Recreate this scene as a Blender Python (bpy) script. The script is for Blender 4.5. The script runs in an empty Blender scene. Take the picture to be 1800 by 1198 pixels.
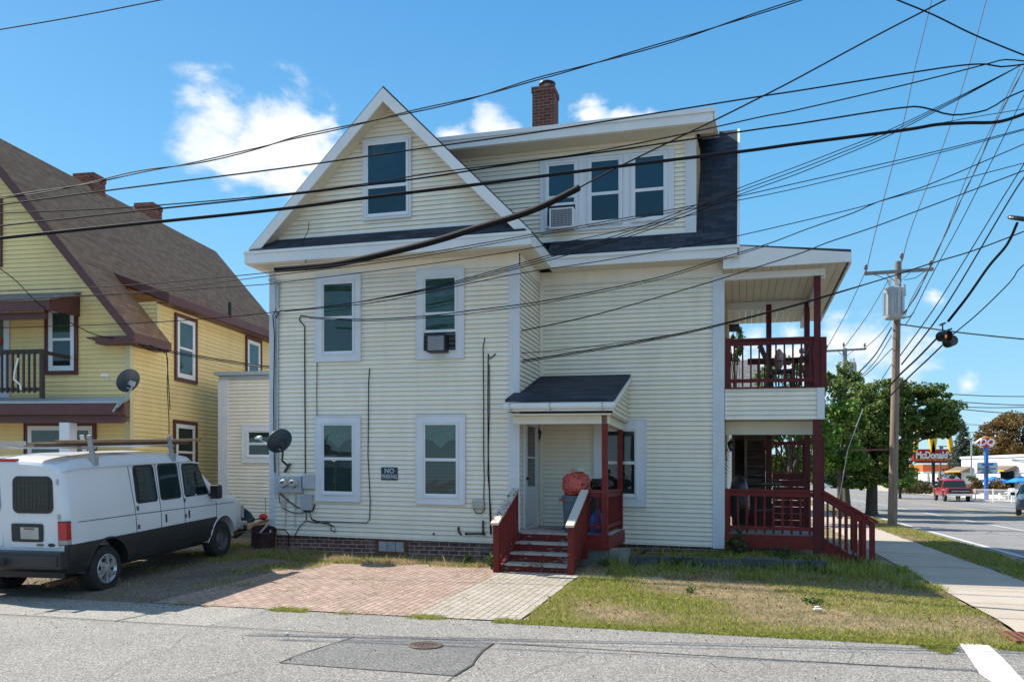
import bpy, bmesh, math, random
import numpy as np
from mathutils import Vector, Matrix, noise
random.seed(7); RNG = np.random.default_rng(11)
C = bpy.context.scene.collection
sc = bpy.context.scene
# ---------------------------------------------------------------- camera, world, sun, exposure
F, CX, CY, CH = 1386.0, 900.0, 842.0, 1.7          # focal length and horizon in photo pixels, eye height
cam = bpy.data.objects.new('camera', bpy.data.cameras.new('camera')); C.objects.link(cam)
cam.location = (0, 0, CH); cam.rotation_euler = (math.radians(90), 0, 0)
cam.data.sensor_width = 36; cam.data.lens = 36*F/1800
cam.data.shift_y = (CY-599)/1800; cam.data.clip_end = 3000; cam.data.clip_start = .05
sc.camera = cam
SUN_AZ = math.radians(152.5)          # direction towards the sun, counted from +X
SUN_EL = math.radians(44)
sd = Vector((math.cos(SUN_AZ)*math.cos(SUN_EL), math.sin(SUN_AZ)*math.cos(SUN_EL), math.sin(SUN_EL)))
sun = bpy.data.objects.new('sun', bpy.data.lights.new('sun', 'SUN')); C.objects.link(sun)
sun.data.energy = 4.4; sun.data.angle = math.radians(.5); sun.data.color = (1, .93, .82)
sun.rotation_euler = sd.to_track_quat('Z', 'Y').to_euler(); sun.location = (-20, 10, 30)
sc.view_settings.view_transform = 'Standard'; sc.view_settings.look = 'None'
sc.view_settings.exposure = 1.05; sc.view_settings.gamma = 1
world = bpy.data.worlds.new('World'); sc.world = world; world.use_nodes = True
wn, wl = world.node_tree.nodes, world.node_tree.links
for n_ in list(wn): wn.remove(n_)
def nd(tree, t, **k):
    n = tree.nodes.new(t)
    for a, b in k.items():
        if a == 'inp':
            for i, v in b.items(): n.inputs[i].default_value = v
        else: setattr(n, a, b)
    return n
WT = world.node_tree
sky = nd(WT, 'ShaderNodeTexSky', sky_type='NISHITA', sun_disc=False, sun_elevation=SUN_EL,
         sun_rotation=math.atan2(sd.x, sd.y), altitude=100, air_density=1.0, dust_density=.3, ozone_density=1.2)
bg = nd(WT, 'ShaderNodeBackground', inp={1: .13}); wo = nd(WT, 'ShaderNodeOutputWorld')
geo = nd(WT, 'ShaderNodeTexCoord')
nz = nd(WT, 'ShaderNodeTexNoise', inp={'Scale': 9.0, 'Detail': 10.0, 'Roughness': .62, 'Distortion': .25})
mpn = nd(WT, 'ShaderNodeMapping'); mpn.inputs['Scale'].default_value = (1, 1, 1.7)
wl.new(geo.outputs['Generated'], mpn.inputs[0]); wl.new(mpn.outputs[0], nz.inputs['Vector'])
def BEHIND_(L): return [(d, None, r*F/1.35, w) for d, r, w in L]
# clouds: soft blobs fixed in the sky by direction  (azimuth from +Y, elevation, radius; degrees)
def adir(px, py):
    return Vector(((px-CX)/F, 1, (CY-py)/F)).normalized()
CLOUDS = [(395, 215, 85, 1), (455, 250, 95, 1), (520, 240, 90, 1), (375, 195, 40, .6), (420, 300, 50, .8), (500, 310, 65, .9), (575, 215, 45, .8), (590, 300, 60, .9), (430, 350, 35, .62), (480, 345, 40, .6),
          (800, 245, 45, .75), (860, 225, 45, .95), (890, 240, 35, .8), (1040, 200, 45, .85), (1090, 215, 40, .7), (1130, 215, 30, .55),
          (1330, 590, 40, .7), (1470, 600, 60, .85), (1530, 610, 65, 1), (1590, 640, 60, .8), (1395, 582, 30, .6), (1500, 660, 70, .9), (1700, 675, 26, .75), (1640, 515, 24, .5), (1360, 640, 60, .6), (1420, 650, 60, .8),
          (1750, 755, 40, .5), (1260, 610, 60, .8), (1530, 570, 40, .6)]
CLOUDS += [(-1400, 300, 260, 1), (-1900, 420, 300, 1), (3800, 300, 400, 1), (-700, 560, 120, .8)]
prev = None
# unseen cloud banks overhead and behind the viewer, added as neutral fill light
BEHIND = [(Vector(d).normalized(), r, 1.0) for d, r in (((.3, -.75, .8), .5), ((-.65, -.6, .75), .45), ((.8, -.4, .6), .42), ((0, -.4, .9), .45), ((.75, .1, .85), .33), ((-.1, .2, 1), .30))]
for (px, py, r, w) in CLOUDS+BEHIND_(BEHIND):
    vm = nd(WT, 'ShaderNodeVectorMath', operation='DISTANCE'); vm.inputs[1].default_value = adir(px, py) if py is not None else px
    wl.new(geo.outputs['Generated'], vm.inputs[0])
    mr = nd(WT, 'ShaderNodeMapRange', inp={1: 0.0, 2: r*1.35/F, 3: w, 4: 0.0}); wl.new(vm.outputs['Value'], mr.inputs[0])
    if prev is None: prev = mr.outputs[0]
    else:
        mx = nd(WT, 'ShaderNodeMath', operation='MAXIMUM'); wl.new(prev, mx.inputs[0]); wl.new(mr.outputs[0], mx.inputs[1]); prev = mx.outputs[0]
# mask*1.0 + (noise-.5)*1.6 -> smooth
s1 = nd(WT, 'ShaderNodeMath', operation='MULTIPLY_ADD', inp={1: 2.3, 2: -1.15}); wl.new(nz.outputs['Fac'], s1.inputs[0])
s2 = nd(WT, 'ShaderNodeMath', operation='ADD'); wl.new(prev, s2.inputs[0]); wl.new(s1.outputs[0], s2.inputs[1])
s3 = nd(WT, 'ShaderNodeMapRange', interpolation_type='SMOOTHSTEP', inp={1: .28, 2: .80, 3: 0.0, 4: 1.0}); wl.new(s2.outputs[0], s3.inputs[0])
gate = nd(WT, 'ShaderNodeMapRange', inp={1: .02, 2: .3, 3: 0.0, 4: .96}); wl.new(prev, gate.inputs[0])
s4 = nd(WT, 'ShaderNodeMath', operation='MULTIPLY'); wl.new(s3.outputs[0], s4.inputs[0]); wl.new(gate.outputs[0], s4.inputs[1])
nz2 = nd(WT, 'ShaderNodeTexNoise', inp={'Scale': 16.0, 'Detail': 6.0}); wl.new(mpn.outputs[0], nz2.inputs['Vector'])
cr = nd(WT, 'ShaderNodeValToRGB'); cr.color_ramp.elements[0].position = .35; cr.color_ramp.elements[1].position = .6
cr.color_ramp.elements[0].color = (3.4, 3.7, 4.1, 1); cr.color_ramp.elements[1].color = (4.2, 4.2, 4.2, 1)
wl.new(nz2.outputs['Fac'], cr.inputs[0])
# clear polarised autumn blue laid over the physical sky, by height above the horizon
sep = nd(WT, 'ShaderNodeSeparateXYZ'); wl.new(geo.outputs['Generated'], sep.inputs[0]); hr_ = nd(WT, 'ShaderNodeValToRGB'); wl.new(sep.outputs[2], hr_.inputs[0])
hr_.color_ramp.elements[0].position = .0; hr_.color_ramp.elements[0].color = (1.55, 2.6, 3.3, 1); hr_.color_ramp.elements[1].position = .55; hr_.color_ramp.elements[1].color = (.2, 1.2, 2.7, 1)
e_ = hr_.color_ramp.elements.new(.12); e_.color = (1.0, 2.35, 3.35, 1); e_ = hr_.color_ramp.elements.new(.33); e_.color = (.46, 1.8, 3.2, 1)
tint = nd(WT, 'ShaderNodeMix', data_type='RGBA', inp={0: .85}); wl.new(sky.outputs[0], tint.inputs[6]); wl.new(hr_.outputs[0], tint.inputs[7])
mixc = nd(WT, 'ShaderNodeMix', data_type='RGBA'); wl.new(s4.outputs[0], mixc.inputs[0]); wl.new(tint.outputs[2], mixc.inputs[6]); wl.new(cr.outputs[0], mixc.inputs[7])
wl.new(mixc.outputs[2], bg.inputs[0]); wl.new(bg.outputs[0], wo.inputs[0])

# ---------------------------------------------------------------- frames
class Frame:
    """u to the right along a front, n away into the lot, z up; shear lets the old house run a little out of level"""
    def __init__(s, O, cc, ss, shear=0): s.O = O; s.c = cc; s.s = ss; s.k = shear
    def __call__(s, u, n, z): return Vector((s.O[0]+s.c*u+s.s*n, s.O[1]-s.s*u+s.c*n, z+s.k*u))
    def N(s, px, py, n):
        k = (px-CX)/F; u = (k*(s.O[1]+s.c*n)-s.O[0]-s.s*n)/(s.c+k*s.s)
        Y = s.O[1]-s.s*u+s.c*n
        return u, CH-(py-CY)/F*Y-s.k*u
    def U(s, px, py, u):
        k = (px-CX)/F; n = (k*(s.O[1]-s.s*u)-s.O[0]-s.c*u)/(s.s-k*s.c)
        Y = s.O[1]-s.s*u+s.c*n
        return n, CH-(py-CY)/F*Y-s.k*u
_a = math.atan2(400, 1386)
H = Frame((.14, 15.0), math.cos(_a), math.sin(_a), -.016)
G = Frame((.14, 15.0), math.cos(_a), math.sin(_a))
YF = Frame((-8.87, 18.3), math.cos(math.radians(10)), math.sin(math.radians(10)), -.012)
def W(x, y, z): return Vector((x, y, z))
def at(px, py, Y): return Vector(((px-CX)/F*Y, Y, CH-(py-CY)/F*Y))
def gpt(px, py, z=0.0):
    Y = (CH-z)*F/(py-CY); return Vector(((px-CX)/F*Y, Y, z))
def ss(x): x = max(0., min(1., x)); return x*x*(3-2*x)
def gz(u, n):
    t = max(0., min(1., (n+5.45)/4.3)); z = .13*t + max(0, min(6, n))*.012 + .08*t*ss((-3.6-u)/1.2)
    return z*(1-.72*ss((u-4.6)/2.3))

# ---------------------------------------------------------------- mesh builder
class MB:
    def __init__(s, T=W): s.v = []; s.f = []; s.mi = []; s.T = T; s.cur = 0
    def p(s, *q): s.v.append(s.T(*q)); return len(s.v)-1
    def face(s, idx): s.f.append(tuple(idx)); s.mi.append(s.cur)
    def poly(s, pts): s.face([s.p(*q) for q in pts])
    def box(s, a0, a1, b0, b1, c0, c1):
        i = [s.p(a, b, c) for a in (a0, a1) for b in (b0, b1) for c in (c0, c1)]
        for q in ((0, 1, 3, 2), (4, 6, 7, 5), (0, 4, 5, 1), (2, 3, 7, 6), (0, 2, 6, 4), (1, 5, 7, 3)): s.face([i[k] for k in q])
        return s
    def hexa(s, P):   # 8 points, same order as box
        i = [s.p(*q) for q in P]
        for q in ((0, 1, 3, 2), (4, 6, 7, 5), (0, 4, 5, 1), (2, 3, 7, 6), (0, 2, 6, 4), (1, 5, 7, 3)): s.face([i[k] for k in q])
        return s
    def slab(s, pts, off):
        """polygon in frame coordinates with thickness vector off"""
        a = [s.p(*q) for q in pts]; b = [s.p(q[0]+off[0], q[1]+off[1], q[2]+off[2]) for q in pts]
        s.face(a); s.face(b[::-1]); n = len(a)
        for i in range(n): s.face((a[i], b[i], b[(i+1) % n], a[(i+1) % n]))
        return s
    def bar(s, p, q, w, h=None, up=(0, 0, 1)):
        """rectangular bar between two world points"""
        h = h or w; p = Vector(p); q = Vector(q); d = (q-p).normalized(); x = d.cross(Vector(up))
        if x.length < 1e-4: x = d.cross(Vector((0, 1, 0)))
        x.normalize(); y = x.cross(d)
        idx = []
        for e in (p, q):
            for sx, sy in ((-1, -1), (1, -1), (1, 1), (-1, 1)):
                s.v.append(e+x*sx*w/2+y*sy*h/2); idx.append(len(s.v)-1)
        a = idx
        for f in ((0, 1, 2, 3), (7, 6, 5, 4), (0, 4, 5, 1), (1, 5, 6, 2), (2, 6, 7, 3), (3, 7, 4, 0)): s.face([a[k] for k in f])
        return s
    def tube(s, pts, r, seg=8, cap=True):
        P = [Vector(q) for q in pts]; rs = r if isinstance(r, (list, tuple)) else [r]*len(P)
        rings = []; ref = None
        for i, q in enumerate(P):
            d = (P[min(i+1, len(P)-1)]-P[max(i-1, 0)])
            if d.length < 1e-9: d = Vector((0, 0, 1))
            d.normalize()
            if ref is None:
                ref = d.cross(Vector((0, 0, 1)))
                if ref.length < .05: ref = d.cross(Vector((1, 0, 0)))
            x = (ref-d*ref.dot(d)); x.normalize(); ref = x; y = d.cross(x)
            ring = []
            for k in range(seg):
                a = 2*math.pi*k/seg; s.v.append(q+x*math.cos(a)*rs[i]+y*math.sin(a)*rs[i]); ring.append(len(s.v)-1)
            rings.append(ring)
        for a, b in zip(rings, rings[1:]):
            for k in range(seg): s.face((a[k], a[(k+1) % seg], b[(k+1) % seg], b[k]))
        if cap: s.face(rings[0][::-1]); s.face(rings[-1])
        return s
    def lathe(s, prof, c, ax='z', seg=24):
        """profile of (radius, height) around an axis through c; ax 'z' or a Vector"""
        c = Vector(c); A = Vector((0, 0, 1)) if ax == 'z' else Vector(ax).normalized()
        x = A.cross(Vector((0, 1, 0)))
        if x.length < .1: x = A.cross(Vector((1, 0, 0)))
        x.normalize(); y = A.cross(x); rings = []
        for r, h in prof:
            ring = []
            for k in range(seg):
                a = 2*math.pi*k/seg; s.v.append(c+A*h+(x*math.cos(a)+y*math.sin(a))*max(r, 1e-4)); ring.append(len(s.v)-1)
            rings.append(ring)
        for a, b in zip(rings, rings[1:]):
            for k in range(seg): s.face((a[k], a[(k+1) % seg], b[(k+1) % seg], b[k]))
        return s
def mesh_uv(me, T=None):
    """metre-scaled texture coordinates: along the level line of each face, and up it"""
    n = len(me.loops)
    if n == 0: return
    P = np.empty(len(me.vertices)*3); me.vertices.foreach_get('co', P); P = P.reshape(-1, 3)
    N = np.empty(len(me.polygons)*3); me.polygons.foreach_get('normal', N); N = N.reshape(-1, 3)
    vi = np.empty(n, int); me.loops.foreach_get('vertex_index', vi)
    tot = np.empty(len(me.polygons), int); me.polygons.foreach_get('loop_total', tot)
    Nl = np.repeat(N, tot, axis=0); fl = np.abs(Nl[:, 2]) > .97
    X = np.stack([-Nl[:, 1], Nl[:, 0], np.zeros(n)], 1); L = np.linalg.norm(X, axis=1, keepdims=True); L[L < 1e-6] = 1; X = X/L
    X[fl] = (G.c, -G.s, 0); Yv = np.cross(Nl, X); Yv[fl] = (G.s, G.c, 0)
    Q = P[vi]; uv = np.stack([(Q*X).sum(1), (Q*Yv).sum(1)], 1)
    lay = me.uv_layers.new(name='UVMap'); lay.data.foreach_set('uv', uv.astype(np.float32).ravel())
def obj(name, mb, m, parent=None, smooth=False, origin=None):
    me = bpy.data.meshes.new(name)
    me.from_pydata([tuple(v) for v in mb.v], [], mb.f)
    ms = m if isinstance(m, (list, tuple)) else [m]
    for q in ms: me.materials.append(q)
    if len(ms) > 1: me.polygons.foreach_set('material_index', mb.mi)
    bm = bmesh.new(); bm.from_mesh(me); bmesh.ops.recalc_face_normals(bm, faces=bm.faces); bm.to_mesh(me); bm.free()
    me.update(); mesh_uv(me)
    if smooth:
        me.polygons.foreach_set('use_smooth', [True]*len(me.polygons))
        try: me.set_sharp_from_angle(angle=math.radians(smooth if smooth is not True else 40))
        except Exception: pass
    o = bpy.data.objects.new(name, me); C.objects.link(o)
    if parent is not None:
        root = parent
        while root.parent is not None: root = root.parent
        off = Vector(root.location); me.transform(Matrix.Translation(-off)); o.parent = parent
    else:
        if origin is None:
            P = np.array([tuple(v) for v in mb.v]); lo = P.min(0); hi = P.max(0); origin = ((lo[0]+hi[0])/2, (lo[1]+hi[1])/2, lo[2])
        me.transform(Matrix.Translation(-Vector(origin))); o.location = origin
    return o
def tag(o, label, cat, group=None):
    o['label'] = label; o['category'] = cat
    if group: o['group'] = group
    return o
def thing(name, label, cat, loc, group=None):
    o = bpy.data.objects.new(name, None); C.objects.link(o); o.location = loc; o.empty_display_size = .2
    bpy.context.view_layer.update(); return tag(o, label, cat, group)
def struct(name, mb, m):
    o = obj(name, mb, m, origin=(0, 0, 0)); o['kind'] = 'structure'; return o

# ---------------------------------------------------------------- materials
def newmat(name):
    m = bpy.data.materials.new(name); m.use_nodes = True; t = m.node_tree
    return m, t, t.nodes['Principled BSDF'], t.links
def rgb(c): return (c[0], c[1], c[2], 1)
def mat(name, col, rough=.6, nscale=8, namt=.15, bump=0, bscale=None, metal=0, spec=.5, col2=None, stretch=None, coat=0):
    m, t, b, l = newmat(name)
    b.inputs['Roughness'].default_value = rough; b.inputs['Metallic'].default_value = metal; b.inputs['Specular IOR Level'].default_value = spec
    if coat: b.inputs['Coat Weight'].default_value = coat; b.inputs['Coat Roughness'].default_value = .08
    tc = nd(t, 'ShaderNodeTexCoord'); src = tc.outputs['Object']
    if stretch:
        mp = nd(t, 'ShaderNodeMapping'); mp.inputs['Scale'].default_value = stretch; l.new(src, mp.inputs[0]); src = mp.outputs[0]
    n1 = nd(t, 'ShaderNodeTexNoise', inp={'Scale': nscale, 'Detail': 6.0, 'Roughness': .6}); l.new(src, n1.inputs['Vector'])
    mx = nd(t, 'ShaderNodeMix', data_type='RGBA'); cr_ = nd(t, 'ShaderNodeMapRange', inp={1: .3, 2: .7, 3: 0., 4: 1.}); l.new(n1.outputs['Fac'], cr_.inputs[0]); l.new(cr_.outputs[0], mx.inputs[0])
    c2 = col2 or tuple(min(1, c*(1+namt)) for c in col); c1 = col if col2 else tuple(c*(1-namt) for c in col)
    mx.inputs[6].default_value = rgb(c1); mx.inputs[7].default_value = rgb(c2); l.new(mx.outputs[2], b.inputs['Base Color'])
    if bump:
        n2 = nd(t, 'ShaderNodeTexNoise', inp={'Scale': bscale or nscale*6, 'Detail': 5.0}); l.new(src, n2.inputs['Vector'])
        bp = nd(t, 'ShaderNodeBump', inp={'Strength': bump, 'Distance': .02}); l.new(n2.outputs['Fac'], bp.inputs['Height']); l.new(bp.outputs[0], b.inputs['Normal'])
    return m
def brickmat(name, c1, c2, mortar, bw, bh, ms=.012, rough=.85, offset=.5, bump=.5, nmix=.25, rot=0, squash=1, bias=0, warp=0, stain=None):
    m, t, b, l = newmat(name); b.inputs['Roughness'].default_value = rough; b.inputs['Specular IOR Level'].default_value = .3
    uv = nd(t, 'ShaderNodeUVMap'); mp = nd(t, 'ShaderNodeMapping'); mp.inputs['Rotation'].default_value = (0, 0, math.radians(rot)); l.new(uv.outputs[0], mp.inputs[0]); src = mp.outputs[0]
    if warp:
        nw = nd(t, 'ShaderNodeTexNoise', inp={'Scale': 1.5, 'Detail': 3.0}); l.new(src, nw.inputs['Vector'])
        va = nd(t, 'ShaderNodeVectorMath', operation='MULTIPLY_ADD'); l.new(nw.outputs['Color'], va.inputs[0]); va.inputs[1].default_value = (warp, warp, 0); l.new(src, va.inputs[2]); src = va.outputs[0]
    br = nd(t, 'ShaderNodeTexBrick', offset=offset, inp={'Color1': rgb(c1), 'Color2': rgb(c2), 'Mortar': rgb(mortar), 'Scale': 1.0, 'Mortar Size': ms, 'Mortar Smooth': .2, 'Bias': bias, 'Brick Width': bw, 'Row Height': bh})
    l.new(src, br.inputs['Vector'])
    n1 = nd(t, 'ShaderNodeTexNoise', inp={'Scale': 5.0, 'Detail': 8.0, 'Roughness': .7}); l.new(src, n1.inputs['Vector'])
    mr = nd(t, 'ShaderNodeMapRange', inp={1: .3, 2: .7, 3: 1-nmix, 4: 1+nmix}); l.new(n1.outputs['Fac'], mr.inputs[0])
    mx = nd(t, 'ShaderNodeMix', data_type='RGBA', blend_type='MULTIPLY', inp={0: 1.0}); l.new(br.outputs['Color'], mx.inputs[6]); l.new(mr.outputs[0], mx.inputs[7])
    out = mx.outputs[2]
    if stain:
        n3 = nd(t, 'ShaderNodeTexNoise', inp={'Scale': 1.3, 'Detail': 8.0, 'Roughness': .75}); l.new(src, n3.inputs['Vector'])
        m3 = nd(t, 'ShaderNodeMapRange', inp={1: .55, 2: .7, 3: 0., 4: stain[1]}); l.new(n3.outputs['Fac'], m3.inputs[0])
        m4 = nd(t, 'ShaderNodeMix', data_type='RGBA'); l.new(m3.outputs[0], m4.inputs[0]); l.new(out, m4.inputs[6]); m4.inputs[7].default_value = rgb(stain[0]); out = m4.outputs[2]
    l.new(out, b.inputs['Base Color'])
    bp = nd(t, 'ShaderNodeBump', invert=True, inp={'Strength': bump, 'Distance': .01}); l.new(br.outputs['Fac'], bp.inputs['Height']); l.new(bp.outputs[0], b.inputs['Normal'])
    return m
def peelmat(name, paint, wood, amt=.5, scale=14, stretch=(1, 1, 1)):
    m, t, b, l = newmat(name); b.inputs['Roughness'].default_value = .75; b.inputs['Specular IOR Level'].default_value = .3
    tc = nd(t, 'ShaderNodeTexCoord'); mp = nd(t, 'ShaderNodeMapping'); mp.inputs['Scale'].default_value = stretch; l.new(tc.outputs['Object'], mp.inputs[0])
    n1 = nd(t, 'ShaderNodeTexNoise', inp={'Scale': scale, 'Detail': 9.0, 'Roughness': .75}); l.new(mp.outputs[0], n1.inputs['Vector'])
    n0 = nd(t, 'ShaderNodeTexNoise', inp={'Scale': 1.7, 'Detail': 2.0}); l.new(tc.outputs['Object'], n0.inputs['Vector'])
    ad = nd(t, 'ShaderNodeMath', operation='MULTIPLY_ADD', inp={1: .5}); l.new(n0.outputs['Fac'], ad.inputs[0]); l.new(n1.outputs['Fac'], ad.inputs[2])
    mr = nd(t, 'ShaderNodeMapRange', inp={1: 1.02-amt*.5, 2: 1.06-amt*.5, 3: 0., 4: 1.}); l.new(ad.outputs[0], mr.inputs[0])
    n2 = nd(t, 'ShaderNodeTexNoise', inp={'Scale': 40.0, 'Detail': 3.0}); l.new(mp.outputs[0], n2.inputs['Vector'])
    w = nd(t, 'ShaderNodeMix', data_type='RGBA'); w.inputs[6].default_value = rgb([c*.75 for c in wood]); w.inputs[7].default_value = rgb([min(1, c*1.2) for c in wood]); l.new(n2.outputs['Fac'], w.inputs[0])
    q = nd(t, 'ShaderNodeMix', data_type='RGBA'); q.inputs[6].default_value = rgb([c*.8 for c in paint]); q.inputs[7].default_value = rgb([c*1.25 for c in paint]); l.new(n1.outputs['Fac'], q.inputs[0])
    mx = nd(t, 'ShaderNodeMix', data_type='RGBA'); l.new(mr.outputs[0], mx.inputs[0]); l.new(q.outputs[2], mx.inputs[6]); l.new(w.outputs[2], mx.inputs[7]); l.new(mx.outputs[2], b.inputs['Base Color'])
    bp = nd(t, 'ShaderNodeBump', inp={'Strength': .4, 'Distance': .004}); l.new(mr.outputs[0], bp.inputs['Height']); l.new(bp.outputs[0], b.inputs['Normal'])
    return m
def glassmat(name, tintc=(.6, .75, .7), rough=.01):
    m = bpy.data.materials.new(name); m.use_nodes = True; t = m.node_tree; t.nodes.clear(); l = t.links
    o = nd(t, 'ShaderNodeOutputMaterial'); tr = nd(t, 'ShaderNodeBsdfTransparent'); tr.inputs[0].default_value = rgb(tintc)
    g = nd(t, 'ShaderNodeBsdfGlossy', inp={'Roughness': rough}); g.inputs[0].default_value = (.9, .95, 1, 1)
    lw = nd(t, 'ShaderNodeLayerWeight', inp={0: .5}); pw = nd(t, 'ShaderNodeMath', operation='POWER', inp={1: 4.0}); l.new(lw.outputs['Facing'], pw.inputs[0])
    fr = nd(t, 'ShaderNodeMath', operation='MULTIPLY_ADD', inp={1: .9, 2: .06}); l.new(pw.outputs[0], fr.inputs[0]); mx = nd(t, 'ShaderNodeMixShader')
    tc = nd(t, 'ShaderNodeTexCoord'); nn = nd(t, 'ShaderNodeTexNoise', inp={'Scale': 1.7, 'Detail': 2.0}); l.new(tc.outputs['Object'], nn.inputs['Vector'])
    bp = nd(t, 'ShaderNodeBump', inp={'Strength': .12, 'Distance': .05}); l.new(nn.outputs['Fac'], bp.inputs['Height']); l.new(bp.outputs[0], g.inputs['Normal'])
    l.new(fr.outputs[0], mx.inputs[0]); l.new(tr.outputs[0], mx.inputs[1]); l.new(g.outputs[0], mx.inputs[2]); l.new(mx.outputs[0], o.inputs[0])
    return m
def slatmat(name, c1, c2, period=.03, rough=.7):
    """horizontal blind slats / lap lines by height"""
    m, t, b, l = newmat(name); b.inputs['Roughness'].default_value = rough
    uv = nd(t, 'ShaderNodeUVMap'); w = nd(t, 'ShaderNodeTexWave', wave_type='BANDS', bands_direction='Y', wave_profile='SAW', inp={'Scale': 1/period/3.1416/2*1.0, 'Distortion': .3, 'Detail': 2.0, 'Detail Scale': .5})
    l.new(uv.outputs[0], w.inputs['Vector'])
    n1 = nd(t, 'ShaderNodeTexNoise', inp={'Scale': 4.0, 'Detail': 5.0}); l.new(uv.outputs[0], n1.inputs['Vector'])
    mx = nd(t, 'ShaderNodeMix', data_type='RGBA'); l.new(w.outputs['Fac'], mx.inputs[0]); mx.inputs[6].default_value = rgb(c1); mx.inputs[7].default_value = rgb(c2)
    m2 = nd(t, 'ShaderNodeMix', data_type='RGBA', blend_type='MULTIPLY', inp={0: .6}); l.new(mx.outputs[2], m2.inputs[6]); l.new(n1.outputs['Fac'], m2.inputs[7]); l.new(m2.outputs[2], b.inputs['Base Color'])
    return m
def leafmat(name, cols, rough=.55, trans=.25):
    m, t, b, l = newmat(name); b.inputs['Roughness'].default_value = rough; b.inputs['Specular IOR Level'].default_value = .25
    g = nd(t, 'ShaderNodeNewGeometry'); r = nd(t, 'ShaderNodeValToRGB'); l.new(g.outputs['Random Per Island'], r.inputs[0])
    r.color_ramp.elements[0].color = rgb(cols[0]); r.color_ramp.elements[1].color = rgb(cols[-1])
    for i, c in enumerate(cols[1:-1]): e = r.color_ramp.elements.new((i+1)/(len(cols)-1)); e.color = rgb(c)
    l.new(r.outputs[0], b.inputs['Base Color'])
    tl = nd(t, 'ShaderNodeBsdfTranslucent'); l.new(r.outputs[0], tl.inputs[0]); mx = nd(t, 'ShaderNodeMixShader', inp={0: trans})
    l.new(b.outputs[0], mx.inputs[1]); l.new(tl.outputs[0], mx.inputs[2]); l.new(mx.outputs[0], t.nodes['Material Output'].inputs[0])
    return m
def groundmat(name, c1, c2, speck=None, sscale=90, bump=.4, big=.25, rough=.9, patch=None, cracks=None):
    m, t, b, l = newmat(name); b.inputs['Roughness'].default_value = rough; b.inputs['Specular IOR Level'].default_value = .3
    tc = nd(t, 'ShaderNodeTexCoord'); src = tc.outputs['Object']
    n1 = nd(t, 'ShaderNodeTexNoise', inp={'Scale': sscale, 'Detail': 3.0, 'Roughness': .7}); l.new(src, n1.inputs['Vector'])
    r1 = nd(t, 'ShaderNodeMapRange', inp={1: .36, 2: .64, 3: 0., 4: 1.}); l.new(n1.outputs['Fac'], r1.inputs[0])
    mx = nd(t, 'ShaderNodeMix', data_type='RGBA'); l.new(r1.outputs[0], mx.inputs[0]); mx.inputs[6].default_value = rgb(c1); mx.inputs[7].default_value = rgb(c2)
    n2 = nd(t, 'ShaderNodeTexNoise', inp={'Scale': .7, 'Detail': 7.0, 'Roughness': .65}); l.new(src, n2.inputs['Vector'])
    r2 = nd(t, 'ShaderNodeMapRange', inp={1: .3, 2: .7, 3: 1-big, 4: 1+big}); l.new(n2.outputs['Fac'], r2.inputs[0])
    m2 = nd(t, 'ShaderNodeMix', data_type='RGBA', blend_type='MULTIPLY', inp={0: 1.0}); l.new(mx.outputs[2], m2.inputs[6]); l.new(r2.outputs[0], m2.inputs[7]); out = m2.outputs[2]
    if speck:
        v = nd(t, 'ShaderNodeTexVoronoi', inp={'Scale': sscale*1.1}); l.new(src, v.inputs['Vector'])
        rr = nd(t, 'ShaderNodeValToRGB'); rr.color_ramp.interpolation = 'LINEAR'; sepc = nd(t, 'ShaderNodeSeparateColor'); l.new(v.outputs['Color'], sepc.inputs[0])
        rr.color_ramp.elements[0].position = .15; rr.color_ramp.elements[0].color = (.38, .38, .38, 1); rr.color_ramp.elements[1].position = .75; rr.color_ramp.elements[1].color = (1, 1, 1, 1)
        e = rr.color_ramp.elements.new(.97); e.color = (1.6, 1.55, 1.5, 1)
        l.new(sepc.outputs[0], rr.inputs[0]); m3 = nd(t, 'ShaderNodeMix', data_type='RGBA', blend_type='MULTIPLY', inp={0: speck}); l.new(out, m3.inputs[6]); l.new(rr.outputs[0], m3.inputs[7]); out = m3.outputs[2]
    if patch:
        n4 = nd(t, 'ShaderNodeTexNoise', inp={'Scale': patch[1], 'Detail': 8.0, 'Roughness': .7}); l.new(src, n4.inputs['Vector'])
        r4 = nd(t, 'ShaderNodeMapRange', inp={1: patch[2], 2: patch[2]+.08, 3: 0., 4: patch[3]}); l.new(n4.outputs['Fac'], r4.inputs[0])
        m5 = nd(t, 'ShaderNodeMix', data_type='RGBA'); l.new(r4.outputs[0], m5.inputs[0]); l.new(out, m5.inputs[6]); m5.inputs[7].default_value = rgb(patch[0]); out = m5.outputs[2]
    if cracks:
        v2 = nd(t, 'ShaderNodeTexVoronoi', feature='DISTANCE_TO_EDGE', inp={'Scale': cracks}); nw = nd(t, 'ShaderNodeTexNoise', inp={'Scale': 2.5, 'Detail': 6.0})
        va = nd(t, 'ShaderNodeVectorMath', operation='MULTIPLY_ADD'); l.new(src, nw.inputs['Vector']); l.new(nw.outputs['Color'], va.inputs[0]); va.inputs[1].default_value = (.35, .35, 0); l.new(src, va.inputs[2]); l.new(va.outputs[0], v2.inputs['Vector'])
        r5 = nd(t, 'ShaderNodeMapRange', inp={1: .002, 2: .007, 3: .75, 4: 0.}); l.new(v2.outputs['Distance'], r5.inputs[0])
        m6 = nd(t, 'ShaderNodeMix', data_type='RGBA'); l.new(r5.outputs[0], m6.inputs[0]); l.new(out, m6.inputs[6]); m6.inputs[7].default_value = (.035, .033, .03, 1); out = m6.outputs[2]
    l.new(out, b.inputs['Base Color'])
    bp = nd(t, 'ShaderNodeBump', inp={'Strength': bump, 'Distance': .01}); l.new(n1.outputs['Fac'], bp.inputs['Height']); l.new(bp.outputs[0], b.inputs['Normal'])
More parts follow.
